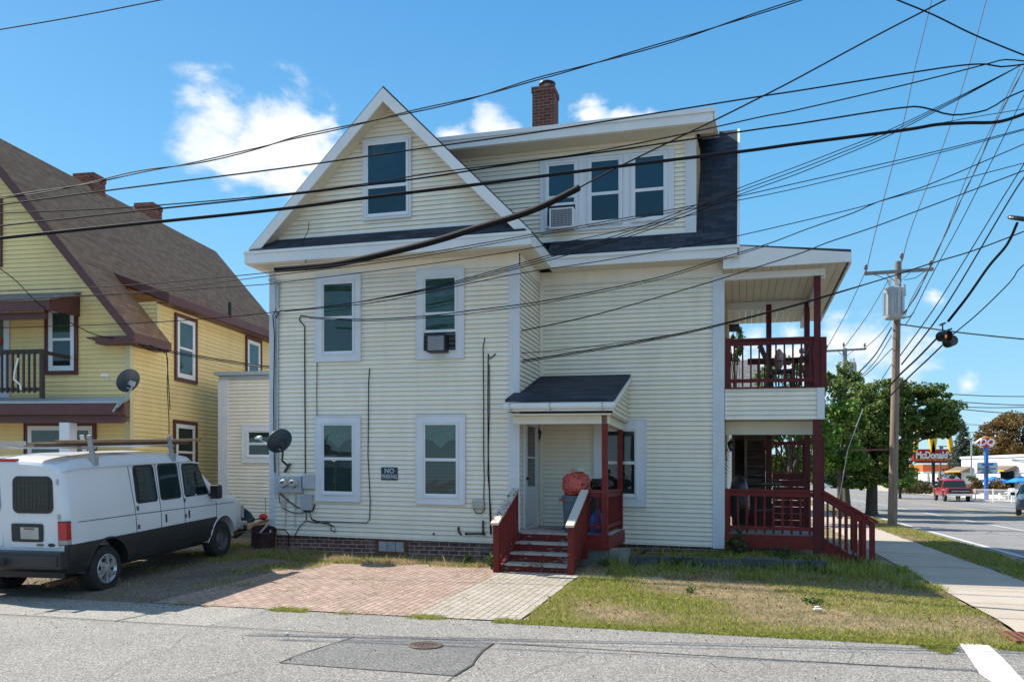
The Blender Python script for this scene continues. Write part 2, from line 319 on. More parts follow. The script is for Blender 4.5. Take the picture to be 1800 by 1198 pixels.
    return m
def vinyl(name, col):
    # plain vinyl, chalked and streaked by age: long vertical rain streaks, panel to panel tone, random overlap seams
    m, t, b, l = newmat(name); b.inputs['Roughness'].default_value = .5; b.inputs['Specular IOR Level'].default_value = .35
    uv = nd(t, 'ShaderNodeUVMap'); tc = nd(t, 'ShaderNodeTexCoord')
    br = nd(t, 'ShaderNodeTexBrick', offset=.37, offset_frequency=2, inp={'Color1': (.955, .955, .96, 1), 'Color2': (1.03, 1.02, 1.0, 1), 'Mortar': (.78, .76, .70, 1), 'Scale': 1.0, 'Mortar Size': .0012, 'Mortar Smooth': .1, 'Brick Width': 3.66, 'Row Height': .182})
    l.new(uv.outputs[0], br.inputs['Vector'])
    mp = nd(t, 'ShaderNodeMapping'); mp.inputs['Scale'].default_value = (2.3, 2.3, .28); l.new(tc.outputs['Object'], mp.inputs[0]); n1 = nd(t, 'ShaderNodeTexNoise', inp={'Scale': 1.6, 'Detail': 7.0, 'Roughness': .65}); l.new(mp.outputs[0], n1.inputs['Vector'])
    r1 = nd(t, 'ShaderNodeMapRange', inp={1: .35, 2: .72, 3: 1.02, 4: .92}); l.new(n1.outputs['Fac'], r1.inputs[0])
    n2 = nd(t, 'ShaderNodeTexNoise', inp={'Scale': .9, 'Detail': 8.0, 'Roughness': .75}); l.new(tc.outputs['Object'], n2.inputs['Vector']); r2 = nd(t, 'ShaderNodeMapRange', inp={1: .35, 2: .7, 3: 1.03, 4: .93}); l.new(n2.outputs['Fac'], r2.inputs[0])
    a = nd(t, 'ShaderNodeMix', data_type='RGBA', blend_type='MULTIPLY', inp={0: 1.0}); a.inputs[6].default_value = rgb(col); l.new(br.outputs['Color'], a.inputs[7])
    c = nd(t, 'ShaderNodeMix', data_type='RGBA', blend_type='MULTIPLY', inp={0: 1.0}); l.new(a.outputs[2], c.inputs[6]); l.new(r1.outputs[0], c.inputs[7])
    d = nd(t, 'ShaderNodeMix', data_type='RGBA', blend_type='MULTIPLY', inp={0: 1.0}); l.new(c.outputs[2], d.inputs[6]); l.new(r2.outputs[0], d.inputs[7]); l.new(d.outputs[2], b.inputs['Base Color'])
    bp = nd(t, 'ShaderNodeBump', inp={'Strength': .25, 'Distance': .02}); l.new(n2.outputs['Fac'], bp.inputs['Height']); l.new(bp.outputs[0], b.inputs['Normal'])
    return m
M = {}
M['siding'] = vinyl('cream_vinyl', (.835, .775, .665))
M['ysiding'] = vinyl('yellow_vinyl', (.88, .68, .31))
M['trim'] = mat('white_trim', (.66, .68, .72), .5, 3, .05, spec=.4)
M['sash'] = mat('white_sash', (.72, .74, .77), .4, 3, .04)
M['fascia'] = mat('white_aluminium_fascia', (.70, .70, .70), .45, 2, .06)
M['soffit'] = mat('cream_soffit', (.66, .60, .47), .6, 2, .05)
M['navy'] = brickmat('dark_navy_shingles', (.018, .024, .036), (.045, .055, .075), (.012, .014, .02), .30, .14, .006, .8, bump=.3, bias=.0)
M['brown'] = brickmat('brown_shingles', (.24, .13, .072), (.34, .20, .12), (.12, .07, .045), .28, .125, .006, .85, bump=.4)
M['grey_sh'] = brickmat('grey_shingles', (.17, .17, .17), (.26, .25, .24), (.08, .08, .08), .3, .14, .01, .85, bump=.3)
M['brick'] = brickmat('red_brick', (.13, .035, .028), (.20, .06, .042), (.24, .20, .17), .21, .078, .008, .9, warp=.01)
M['fbrick'] = brickmat('foundation_brick', (.13, .058, .055), (.20, .09, .075), (.36, .33, .31), .21, .078, .008, .9, nmix=.35, warp=.01, stain=((.42, .40, .38), .5))
M['maroon'] = mat('maroon_paint', (.095, .014, .016), .5, 4, .2, spec=.25)
M['red'] = mat('barn_red_paint', (.165, .018, .015), .55, 6, .25, bump=.1, spec=.25)
M['redpeel'] = peelmat('worn_barn_red_paint', (.14, .017, .014), (.36, .31, .27), .22, 12)
M['redpeel2'] = peelmat('badly_worn_red_paint', (.13, .016, .014), (.34, .29, .26), .34, 16, (.5, .5, 2))
M['tread'] = peelmat('worn_tread', (.17, .085, .075), (.40, .37, .34), .74, 9, (.6, 3, 1))
M['glass'] = glassmat('window_glass')
M['glassb'] = glassmat('blue_window_glass', (.45, .62, .70))
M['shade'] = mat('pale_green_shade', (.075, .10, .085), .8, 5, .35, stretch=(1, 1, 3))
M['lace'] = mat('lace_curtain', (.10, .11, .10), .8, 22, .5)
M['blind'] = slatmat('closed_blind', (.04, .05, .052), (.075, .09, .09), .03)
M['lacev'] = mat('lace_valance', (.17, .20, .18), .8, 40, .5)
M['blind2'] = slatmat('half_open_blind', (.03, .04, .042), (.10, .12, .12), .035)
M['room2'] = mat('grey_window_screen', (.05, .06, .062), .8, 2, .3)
M['teal'] = mat('painted_sky_reflection', (.025, .075, .10), .8, 2, .2, stretch=(1, 1, 2))  # blue of reflected sky painted on the sheets behind the glass
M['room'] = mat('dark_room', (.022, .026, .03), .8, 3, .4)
M['door'] = mat('white_door', (.60, .62, .66), .45, 2, .05)
M['black'] = mat('black_plastic', (.014, .014, .016), .45, 8, .3)
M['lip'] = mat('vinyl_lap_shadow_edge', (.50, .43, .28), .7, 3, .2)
M['wire'] = mat('black_cable', (.010, .010, .012), .7, 20, .3, spec=.15)
M['wirebrown'] = mat('bare_cable', (.09, .07, .065), .5, 20, .3)  # brownish cable, paler than the black one
M['pink'] = mat('copper_wire', (.20, .13, .12), .5, 20, .3)
M['galv'] = mat('galvanised_steel', (.42, .44, .46), .4, 14, .15, metal=.6)
M['grille'] = mat('dark_wire_grille', (.06, .07, .07), .5, 8, .2)
M['meter'] = mat('grey_meter_enamel', (.34, .39, .43), .5, 10, .12)
M['gbox'] = mat('grey_utility_plastic', (.42, .44, .47), .6, 5, .08)
M['beige'] = mat('beige_plastic', (.42, .41, .36), .6, 5, .1)
M['white'] = mat('white_plastic', (.75, .75, .74), .5, 5, .05)
M['dish'] = mat('dark_dish_paint', (.028, .052, .075), .45, 3, .15)
M['sign'] = mat('navy_sign_enamel', (.022, .035, .06), .45, 5, .2)
M['silver'] = mat('faded_silver_lettering', (.42, .47, .5), .5, 30, .3)
M['pole'] = mat('weathered_pole_wood', (.20, .155, .12), .9, 3, .35, bump=.5, bscale=30, stretch=(6, 6, .5))
M['greywood'] = mat('grey_weathered_wood', (.20, .20, .195), .9, 3, .3, stretch=(6, 6, .5), bump=.4)
M['lumber'] = mat('sawn_lumber', (.32, .20, .12), .85, 3, .3, stretch=(1, 1, 8), bump=.2)
M['ldark'] = mat('dark_stained_lumber', (.13, .085, .065), .85, 4, .4, bump=.2)
M['stone'] = mat('granite_edging', (.062, .066, .07), .9, 4, .35, bump=.6, bscale=20)
M['cstone'] = mat('concrete_block', (.22, .21, .19), .9, 5, .3, bump=.5)
M['orange'] = mat('orange_bag_film', (.20, .022, .03), .25, 6, .35, bump=.8, bscale=10, spec=.7, col2=(.66, .085, .03))
M['blackbag'] = mat('black_bag_film', (.012, .012, .014), .25, 5, .3, bump=.8, bscale=10, spec=.6)
M['can'] = mat('grey_bin_plastic', (.085, .115, .15), .55, 4, .15)
M['blue'] = mat('blue_enamel', (.03, .10, .30), .4, 4, .2)
M['van'] = mat('white_van_paint', (.66, .67, .70), .3, 1.2, .05, spec=.5, coat=.5)
M['vandark'] = mat('dark_van_cladding', (.022, .024, .028), .4, 4, .3)
M['tyre'] = mat('tyre_rubber', (.02, .02, .021), .75, 10, .3)
M['rim'] = mat('silver_hubcap', (.55, .56, .58), .3, 8, .1, metal=.7)
M['steelrim'] = mat('brown_steel_wheel', (.14, .135, .135), .5, 8, .2, metal=.5)
M['vglass'] = mat('tinted_vehicle_glass', (.008, .018, .02), .03, 1.2, .6, spec=.6)
M['redlens'] = mat('red_lens', (.42, .01, .012), .2, 6, .15, coat=.5)
M['clearlens'] = mat('clear_lens', (.35, .33, .32), .2, 6, .15)
M['chrome'] = mat('chrome', (.75, .75, .76), .15, 4, .05, metal=1)
M['rust'] = mat('rusty_iron', (.17, .06, .035), .85, 14, .35, bump=.4)
M['truckred'] = mat('red_truck_paint', (.30, .018, .028), .25, 3, .1, coat=.6)
M['carslate'] = mat('slate_car_paint', (.055, .075, .095), .25, 3, .1, coat=.6)
M['whitewall'] = mat('white_painted_block', (.78, .77, .74), .7, 1.5, .04)
M['canopy'] = mat('orange_canopy_panel', (.75, .13, .02), .5, 2, .05)
M['mcred'] = mat('dark_red_sign_face', (.36, .010, .03), .4, 2, .1)
M['yellow'] = mat('yellow_sign_paint', (.75, .42, .01), .4, 2, .08)
M['letter'] = mat('white_sign_letter', (.82, .83, .82), .5, 3, .03)
M['navyblue'] = mat('navy_badge', (.01, .02, .07), .3, 3, .1)
M['signblue'] = mat('blue_sign_paint', (.02, .12, .42), .45, 3, .1)
M['dqred'] = mat('red_sign_face', (.50, .012, .025), .4, 2, .05)
M['sorange'] = mat('orange_sign_stripe', (.80, .25, .03), .4, 2, .05)
M['paleblue'] = mat('pale_blue_sign_board', (.34, .48, .56), .5, 4, .08)
M['umb'] = mat('blue_umbrella_cloth', (.015, .22, .62), .7, 4, .1)
M['leaf'] = leafmat('maple_leaves', [(.028, .065, .014), (.06, .115, .022), (.10, .16, .035), (.17, .23, .055), (.26, .28, .09)], trans=.35)
M['leafd'] = leafmat('dark_leaves', [(.02, .045, .012), (.045, .085, .02), (.075, .12, .03)])
M['leafb'] = leafmat('bright_leaves', [(.04, .10, .012), (.08, .17, .02), (.13, .22, .03)])
M['leafo'] = leafmat('autumn_leaves', [(.09, .075, .02), (.16, .10, .03), (.22, .11, .03), (.12, .11, .03)])
M['needle'] = leafmat('spruce_needles', [(.035, .065, .04), (.06, .09, .06), (.10, .13, .09)])
M['shrub'] = leafmat('shrub_leaves', [(.06, .07, .02), (.12, .13, .04), (.20, .10, .08)])
M['bark'] = mat('bark', (.075, .06, .045), .95, 6, .4, bump=.8, stretch=(4, 4, 1))
M['grassg'] = leafmat('lawn_grass', [(.13, .19, .025), (.25, .30, .04), (.38, .38, .08), (.50, .43, .19)], trans=.4)
M['grassd'] = leafmat('dry_grass', [(.44, .33, .19), (.55, .42, .26), (.32, .27, .12), (.60, .49, .34)], trans=.35)
M['asphalt'] = groundmat('old_pale_asphalt', (.17, .162, .15), (.36, .345, .32), speck=.8, sscale=75, bump=.6, big=.13, patch=((.15, .145, .135), .55, .57, .35))
M['patch'] = groundmat('newer_grey_asphalt', (.10, .10, .10), (.24, .235, .23), speck=.7, sscale=75, bump=.5, big=.12)
M['mainroad'] = groundmat('main_road_asphalt', (.16, .155, .155), (.27, .265, .26), speck=.4, sscale=40, bump=.3, big=.14, cracks=.22)
M['gravel'] = groundmat('broken_gravel_drive', (.095, .078, .062), (.29, .24, .19), speck=.8, sscale=45, bump=1., big=.28, patch=((.16, .13, .075), .9, .56, .8))
M['apron'] = groundmat('cracked_apron', (.22, .21, .19), (.38, .36, .33), speck=.7, sscale=80, bump=.5, big=.12)
M['conc'] = groundmat('concrete_pavement', (.35, .30, .245), (.44, .385, .32), sscale=60, bump=.15, big=.12)
M['dirt'] = groundmat('lawn_soil', (.16, .125, .07), (.34, .27, .175), sscale=30, bump=.8, big=.3, patch=((.07, .085, .02), 2.2, .47, .75))
M['strip'] = groundmat('verge_soil', (.12, .10, .05), (.24, .20, .11), sscale=30, bump=.8, big=.3, patch=((.07, .09, .02), 2.2, .45, .8))
M['far'] = groundmat('far_ground', (.13, .13, .10), (.24, .23, .19), sscale=3, bump=.2, big=.25)
M['paver'] = brickmat('pink_brick_pavers', (.285, .205, .168), (.375, .275, .225), (.10, .075, .055), .20, .10, .007, .9, rot=90, nmix=.26, bump=.6, warp=.02, stain=((.20, .16, .10), .3))
M['paverg'] = brickmat('grey_brick_pavers', (.33, .295, .255), (.39, .35, .31), (.15, .13, .08), .21, .105, .008, .9, rot=90, nmix=.14, bump=.6, warp=.02, stain=((.25, .21, .11), .35))
M['paint'] = mat('road_paint', (.80, .80, .80), .6, 8, .08)
M['paintw'] = groundmat('worn_white_line', (.40, .40, .40), (.62, .62, .61), sscale=12, big=.2)
M['painty'] = groundmat('worn_yellow_line', (.38, .27, .08), (.52, .38, .12), sscale=12, big=.2)
# ---------------------------------------------------------------- ground, roads, paths
def sheet(name, u0, u1, n0, n1, mt, dz=0, du=.4, dn=.4, zf=gz, edge=0, holes=None):
    mb = MB(G); nu = max(1, int((u1-u0)/du)); nn = max(1, int((n1-n0)/dn)); ix = {}
    for i in range(nu+1):
        for j in range(nn+1):
            u = u0+(u1-u0)*i/nu; n = n0+(n1-n0)*j/nn
            eu = edge*noise.noise(Vector((n*1.7, u*.3, 3.1))) if i in (0, nu) else 0
            en = edge*.5*noise.noise(Vector((u*1.7, n*.3, 7.7))) if j in (0, nn) else 0
            ix[i, j] = mb.p(u+eu, n+en, zf(u, n)+dz)
    for i in range(nu):
        for j in range(nn): mb.face((ix[i, j], ix[i+1, j], ix[i+1, j+1], ix[i, j+1]))
    return struct(name, mb, mt)
flat = lambda u, n: 0.0
g = MB(W); g.poly([(-900, -300, -.06), (900, -300, -.06), (900, 1500, -.06), (-900, 1500, -.06)]); struct('ground', g, M['far'])
sheet('side_street', -45, 9.4, -17, -5.45, M['asphalt'], 0, 2, 2, flat)
sheet('yard', -30, 6.95, -5.45, 34, M['dirt'], .0, .4, .4)
sheet('gravel_drive', -18, -3.7, -5.45, 3.2, M['gravel'], .006, .4, .3, edge=.12)
sheet('drive_apron', -6.2, -1.9, -6.66, -5.3, M['apron'], .004, .4, .4, flat, edge=.04)
sheet('drive_apron_margin', -1.9, 6.1, -6.62, -5.44, M['asphalt'], .003, .4, .4, flat, edge=.02)
sheet('pink_paver_drive', -3.7, .12, -5.43, -1.05, M['paver'], .012, .3, .3, edge=.05)
sheet('grey_paver_path', .12, 1.5, -5.43, -1.55, M['paverg'], .013, .3, .3, edge=.05)
sheet('front_path', 1.5, 2.9, -1.85, -1.55, M['conc'], .008, .3, .3, edge=.12)
zs = lambda u, n: .055*ss((n+5.2)/.9)
sheet('sidewalk', 6.93, 8.43, -5.42, 90, M['conc'], .006, .5, .5, zs, edge=.03)
sheet('sidewalk_ramp', 8.43, 9.4, -5.42, -3.4, M['conc'], .006, .3, .3, zs)
sheet('verge', 8.43, 9.42, -3.4, 90, M['strip'], .01, .3, .5, zs, edge=.12)
sheet('main_road', 9.4, 23.4, -17, 420, M['mainroad'], .002, 7, 10, flat)
sheet('far_verge', 23.4, 60, -17, 420, M['conc'], .03, 7, 10, flat)
# expansion joints of the sidewalk, recessed dark seams
j = MB(G)
for k in range(9): j.box(6.95, 8.42, -3.9+k*2.9, -3.893+k*2.9, zs(7, -3.9+k*2.9)+.004, zs(7, -3.9+k*2.9)+.0085)
struct('sidewalk_joint', j, M['black'])
# street joint lines / cracks
def crack(name, pts, w, z=.0075, mt='crackm'):
    mb = MB(W); P = []
    for a, b in zip(pts, pts[1:]):
        A = gpt(*a); B = gpt(*b); k = max(2, int((B-A).length/.12))
        for i in range(k): P.append(A.lerp(B, i/k))
    P.append(gpt(*pts[-1])); prevp = None
    for i, q in enumerate(P):
        d = (P[min(i+1, len(P)-1)]-P[max(i-1, 0)]).normalized(); s_ = Vector((-d.y, d.x, 0))
        ww = w*(.55+.8*abs(noise.noise(q*3.1))); q = q+s_*.018*noise.noise(q*2.3+Vector((9, 0, 0)))
        a = len(mb.v); mb.v += [Vector((q.x, q.y, z))+s_*ww/2, Vector((q.x, q.y, z))-s_*ww/2]
        if prevp is not None: mb.face((prevp, prevp+1, a+1, a))
        prevp = a
    return struct(name, mb, M[mt])
M['crackm'] = mat('crack_filler', (.05, .047, .043), .9, 20, .3)
crack('street_joint', [(0, 1080), (292, 1097.5), (420, 1104.5), (612, 1115)], .012)
crack('street_joint', [(880, 1130.7), (1140, 1146), (1400, 1161), (1800, 1184)], .018)
crack('street_crack', [(340, 1198), (390, 1187), (425, 1178)], .010)
crack('street_crack', [(0, 1183), (25, 1177)], .01)
crack('street_crack', [(60, 1080), (95, 1073), (125, 1066)], .02)
crack('street_crack', [(785, 1198), (800, 1187)], .012)
pp = [(622, 1120), (700, 1122), (868, 1130.5), (849, 1146), (829, 1168), (799, 1187.5), (640, 1176), (490, 1165), (545, 1144)]
mb = MB(W); mb.poly([tuple(gpt(*q)+Vector((0, 0, .005))) for q in pp]); struct('street_patch', mb, M['patch'])
crack('patch_seam', [(622, 1120), (545, 1144), (490, 1165)], .03, .009)
crack('patch_seam', [(868, 1130.5), (849, 1143), (829, 1168), (799, 1187.5)], .03, .009)
crack('patch_seam', [(490, 1165), (640, 1176), (799, 1187.5)], .007, .009)
crack('street_crack', [(905, 1198), (960, 1172), (1010, 1160), (1035, 1148)], .006)
crack('street_crack', [(180, 1198), (230, 1160), (300, 1140), (330, 1112)], .005)
crack('street_crack', [(1240, 1160), (1270, 1180), (1330, 1198)], .006)
crack('street_crack', [(1480, 1122), (1500, 1150), (1490, 1166)], .005)
crack('drive_crack', [(200, 1092), (260, 1080), (300, 1078)], .03)
# markings
def quadpx(name, pts, z, mt):
    mb = MB(W); mb.poly([tuple(gpt(*q)+Vector((0, 0, z))) for q in pts]); return struct(name, mb, M[mt])
quadpx('crosswalk_line', [(1686, 1131.4), (1738, 1135), (1762, 1157), (1800, 1198), (1840, 1240), (1782, 1240), (1741, 1198), (1723, 1186), (1702, 1154)], .011, 'paint')
def roadline(name, u, w, n0, n1, mt, z=.007):
    mb = MB(G); mb.box(u-w/2, u+w/2, n0, n1, z-.001, z); struct(name, mb, M[mt])
roadline('white_edge_line', 10.0, .12, -3.5, 200, 'paintw')
roadline('white_lane_line', 13.05, .10, 4, 70, 'paintw')
roadline('yellow_centre_line', 16.35, .10, 6, 300, 'painty'); roadline('yellow_centre_line', 16.6, .10, 6, 300, 'painty')
roadline('white_lane_line', 20.1, .10, 20, 200, 'paintw')
# rusty tactile plate
o = MB(G); o.box(6.75, 8.3, -5.22, -4.68, .03, .045)
for i in range(22):
    for k in range(8): o.box(6.79+i*.07, 6.82+i*.07, -5.19+k*.065, -5.165+k*.065, .045, .053)
tag(obj('tactile_plate', o, M['rust']), 'rusty brown studded metal plate at the foot of the sidewalk', 'tactile plate')
# manhole
c = gpt(748, 1134.4, .004); m_ = MB(W)
m_.lathe([(.0, .012), (.13, .012), (.135, .009), (.15, .009), (.152, .013), (.175, .013), (.176, .002)], c, seg=28)
for i in range(-3, 4):
    for k in range(-3, 4):
        if i*i+k*k < 11: m_.box(c.x+i*.034-.011, c.x+i*.034+.011, c.y+k*.034-.011, c.y+k*.034+.011, .015, .021)
tag(obj('manhole_cover', m_, mat('dull_cast_iron', (.11, .075, .06), .8, 12, .4)), 'small round iron cover set in the dark asphalt patch', 'manhole cover')

# ---------------------------------------------------------------- siding, windows and trim
def clip(poly, z, keep_above):
    out = []
    for i, p in enumerate(poly):
        q = poly[(i+1) % len(poly)]; a = (p[1] >= z) if keep_above else (p[1] <= z); b = (q[1] >= z) if keep_above else (q[1] <= z)
        if a: out.append(p)
        if a != b:
            t = (z-p[1])/(q[1]-p[1]); out.append((p[0]+(q[0]-p[0])*t, z))
    return out
def siding(mb, poly, face, h=.091, dep=.021, z0=None):
    """lapped boards over a convex outline (a, z); face(a, z, c) places a point c metres proud of the wall"""
    zs_ = [p[1] for p in poly]; zb = z0 if z0 is not None else min(zs_); zt = max(zs_)
    k = math.floor((min(zs_)-zb)/h)
    while zb+k*h < zt:
        lo = zb+k*h; hi = lo+h; k += 1
        q = clip(clip(poly, lo, True), hi, False)
        if len(q) < 3: continue
        prof = lambda z: dep*(1-(z-lo)/h)
        # split each board into the flat and the lip with painted lap shadow
        mb.poly([face(a, z, prof(z)) for a, z in q])
        low = [a for a, z in q if abs(z-lo) < 1e-6]
        if len(low) >= 2:
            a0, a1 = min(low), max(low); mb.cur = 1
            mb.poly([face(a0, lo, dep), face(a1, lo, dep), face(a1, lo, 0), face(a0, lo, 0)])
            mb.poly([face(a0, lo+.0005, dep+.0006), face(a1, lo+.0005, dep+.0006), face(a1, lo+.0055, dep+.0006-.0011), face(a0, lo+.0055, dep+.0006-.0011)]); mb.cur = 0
def fN(n): return lambda a, z, c: (a, n-c, z)          # wall facing the street at depth n
def fU(u): return lambda a, z, c: (u+c, a, z)          # wall facing right at u
def lbox(mb, face, a0, a1, z0, z1, c0, c1):
    P = [face(a, z, c) for a in (a0, a1) for z in (z0, z1) for c in (c0, c1)]; mb.hexa(P)
def frame4(mb, face, a0, a1, z0, z1, w, c0, c1, wt=None, wb=None):
    wt = wt or w; wb = wb or w
    lbox(mb, face, a0, a0+w, z0, z1, c0, c1); lbox(mb, face, a1-w, a1, z0, z1, c0, c1)
    lbox(mb, face, a0+w, a1-w, z1-wt, z1, c0, c1); lbox(mb, face, a0+w, a1-w, z0, z0+wb, c0, c1)
def window(T, face, a0, a1, z0, z1, parent, up='shade', low='blind', tw=.15, trim='trim', glass='glass', inner=None, mid=.5, open_=0, label=None, outer=True, val=False):
    fr = MB(T); b = .018
    if outer:
        frame4(fr, face, a0, a1, z0, z1, tw, b, .050)
        frame4(fr, face, a0-.012, a1+.012, z0-.012, z1+.012, .022, b-.004, .062)
        if inner is None: frame4(fr, face, a0+tw-.025, a1-tw+.025, z0+tw-.03, z1-tw+.03, .028, .051, .068)
    w = obj('window', fr, M[trim], parent)
    if label: w['label'] = label
    t2 = tw-.002 if outer else 0
    A0, A1, Z0, Z1 = a0+t2, a1-t2, z0+t2, z1-t2
    if inner: # brown outside casing, white frame within
        f2 = MB(T); frame4(f2, face, A0, A1, Z0, Z1, .07, .022, .047); obj('frame', f2, M['sash'], w); A0 += .07; A1 -= .07; Z0 += .07; Z1 -= .07
    zm = Z0+(Z1-Z0)*mid; s = MB(T); sw = .035
    frame4(s, face, A0, A1, zm, Z1, sw, .030, .046, wb=.03); obj('sash', s, M['sash'], w)
    s = MB(T); z00 = Z0+open_; frame4(s, face, A0, A1, z00, zm, sw, .026, .038, wt=.028, wb=.05); obj('sash', s, M['sash'], w)
    for (za, zb_, cc, mm) in ((zm+.03, Z1-sw, .0365, up), (z00+.05, zm-.028, .0300, low)):
        gp = MB(T); gp.poly([face(A0+sw, za, cc), face(A1-sw, za, cc), face(A1-sw, zb_, cc), face(A0+sw, zb_, cc)]); obj('pane', gp, M[glass], w)
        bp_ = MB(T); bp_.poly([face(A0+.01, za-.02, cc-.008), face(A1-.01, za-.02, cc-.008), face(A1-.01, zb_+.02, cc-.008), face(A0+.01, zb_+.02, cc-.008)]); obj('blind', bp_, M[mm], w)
    if val:      # scalloped lace valance hanging in the top of the window
        vp = MB(T); A, B = A0+sw+.005, A1-sw-.005; mid_a = (A+B)/2; zt_ = Z1-sw; dd_ = (zt_-zm)
        vp.poly([face(A, zt_, .0335), face(B, zt_, .0335), face(B, zt_-dd_*.42, .0335), face((B+mid_a)/2, zt_-dd_*.46, .0335), face(mid_a+.05, zt_-dd_*.62, .0335), face(mid_a, zt_-dd_*.66, .0335), face(mid_a-.05, zt_-dd_*.62, .0335), face((A+mid_a)/2, zt_-dd_*.46, .0335), face(A, zt_-dd_*.42, .0335)]); obj('valance', vp, M['lacev'], w)
    if open_:
        bp_ = MB(T); bp_.poly([face(A0, Z0, .02), face(A1, Z0, .02), face(A1, z00, .02), face(A0, z00, .02)]); obj('opening', bp_, M['room'], w)
    return w
def pwin(T, px0, py0, px1, py1, n, parent, **k):
    """window from its photo corners, measured on the wall plane"""
    a0, zt = T.N(px0, py0, n); a1, _ = T.N(px1, py0, n); _, zb = T.N(px0, py1, n)
    return window(T, fN(n), a0, a1, zb, zt, parent, **k)
def cornerboard(T, face, a0, a1, z0, z1, parent):
    mb = MB(T); lbox(mb, face, a0, a1, z0, z1, .0, .030); n = 5; w = (a1-a0)/(2*n+1)
    for i in range(n+1): lbox(mb, face, a0+w*(2*i), a0+w*(2*i+1), z0, z1, .0302, .040)
    return obj('corner_board', mb, M['trim'], parent)

# ================================================================ the cream house
house = thing('cream_house', 'cream sided gabled house with dark shingles and red porches in the centre', 'house', H(-2.6, 0, .2))
UL, UR = -5.39, 3.72            # bump left, main right
zB = .50                        # bottom of the siding
ZE = 6.02                       # wall top under the eaves
# walls
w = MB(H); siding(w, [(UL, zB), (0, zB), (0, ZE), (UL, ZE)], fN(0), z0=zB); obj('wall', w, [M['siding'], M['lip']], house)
w = MB(H); siding(w, [(UL, 6.3), (0, 6.3), (0, 6.60), (-2.66, 9.24), (UL, 6.60)], fN(0), z0=zB); obj('gable_wall', w, [M['siding'], M['lip']], house)
w = MB(H); siding(w, [(0, zB-.02), (1.6, zB-.02), (1.6, ZE), (0, ZE)], fU(0), z0=zB); obj('return_wall', w, [M['siding'], M['lip']], house)
w = MB(H); siding(w, [(0, zB-.05), (UR, zB-.05), (UR, ZE), (0, ZE)], fN(1.6), z0=zB-.05); obj('wall', w, [M['siding'], M['lip']], house)
w = MB(H); siding(w, [(1.6, zB-.05), (9.4, zB-.05), (9.4, ZE), (1.6, ZE)], fU(UR), z0=zB-.05)
siding(w, [(1.25, ZE+.1), (8.7, ZE+.1), (5.0, 9.95)], fU(UR-.02), z0=zB-.05); obj('side_wall', w, [M['siding'], M['lip']], house)
w = MB(H); w.box(UL, UL+.05, .02, 9.4, zB, ZE); w.box(UL+.05, UR-.05, 9.35, 9.4, zB, ZE); obj('back_wall', w, [M['siding'], M['lip']], house)
# foundation with its cellar window
w = MB(H); w.box(UL+.1, -.02, .04, .3, -.2, zB); w.box(-.3, -.04, .3, 1.6, -.2, zB); w.box(-.04, UR-.02, 1.64, 1.8, -.2, zB-.04); w.box(UR-.2, UR-.04, 1.8, 9.3, -.2, zB)
obj('foundation', w, M['fbrick'], house)
a0, zt = H.N(660, 944, .03); a1, zb = H.N(716, 976, .03)
w = MB(H); frame4(w, fN(.04), a0, a1, zb, zt, .07, 0, .02); cw = obj('cellar_window', w, M['rust'], house)
w = MB(H)
for i in range(3):
    d = (a1-a0-.14)/3; w.box(a0+.07+i*d+.006, a0+.07+(i+1)*d-.006, .022, .039, zb+.07, zt-.07)
obj('pane', w, mat('frosted_block', (.33, .35, .36), .5, 8, .25), cw)
# skirt strip along the siding bottom
w = MB(H); lbox(w, fN(0), UL+.13, -.02, zB-.035, zB-.002, .0, .022); lbox(w, fN(1.6), 1.75, UR-.2, zB-.08, zB-.052, .0, .022); obj('skirt', w, [M['siding'], M['lip']], house)
# frieze boards
w = MB(H); lbox(w, fN(0), UL, 0.0, ZE-.26, ZE, .018, .028); lbox(w, fU(0), 0.0, 1.57, ZE-.26, ZE, .018, .028); lbox(w, fN(1.6), .03, UR, ZE-.26, ZE, .018, .028); obj('frieze', w, [M['siding'], M['lip']], house)
# corner boards
cornerboard(H, fN(0), UL-.02, UL+.12, zB-.03, ZE-.05, house)
cornerboard(H, fN(0), -.20, .012, zB-.03, ZE-.25, house)
cornerboard(H, fN(1.6), UR-.20, UR+.02, zB-.1, ZE-.25, house)
w = MB(H); lbox(w, fU(0), 1.5, 1.56, zB, ZE-.26, .018, .035); lbox(w, fN(1.6), .036, .08, zB, ZE-.26, .018, .035); obj('inside_corner', w, [M['siding'], M['lip']], house)
# main roof: one 45 degree slope to the street and one behind, open under the dormer
def slope(u0, u1, n0, z0, n1, z1, mt='navy', th=.12, name='roof', T=H, par=house):
    mb = MB(T); mb.slab([(u0, n0, z0), (u1, n0, z0), (u1, n1, z1), (u0, n1, z1)], (0, 0, -th)); return obj(name, mb, M[mt], par)
RN, RZ = 5.0, 10.05
slope(.25, UR+.30, 1.18, 6.26, RN, RZ)
slope(-5.5, .25, 3.0, 8.06, RN, RZ)
slope(UL-.25, UR+.30, 9.0, 6.1, RN+.002, RZ+.002)
# bump gable roof
mb = MB(H); e = .30; zr = 9.33; zeL = 6.36; pk = -2.66
mb.slab([(UL-e, -.36, zeL-.02), (pk, -.36, zr), (pk, 4.4, zr), (UL-e, 4.4, zeL-.02)], (0, 0, -.06)); obj('roof', mb, M['navy'], house)
mb = MB(H); mb.slab([(pk+.002, -.36, zr), (e, -.36, zeL-.02), (e, 4.4, zeL-.02), (pk+.002, 4.4, zr)], (0, 0, -.06)); obj('roof', mb, M['navy'], house)
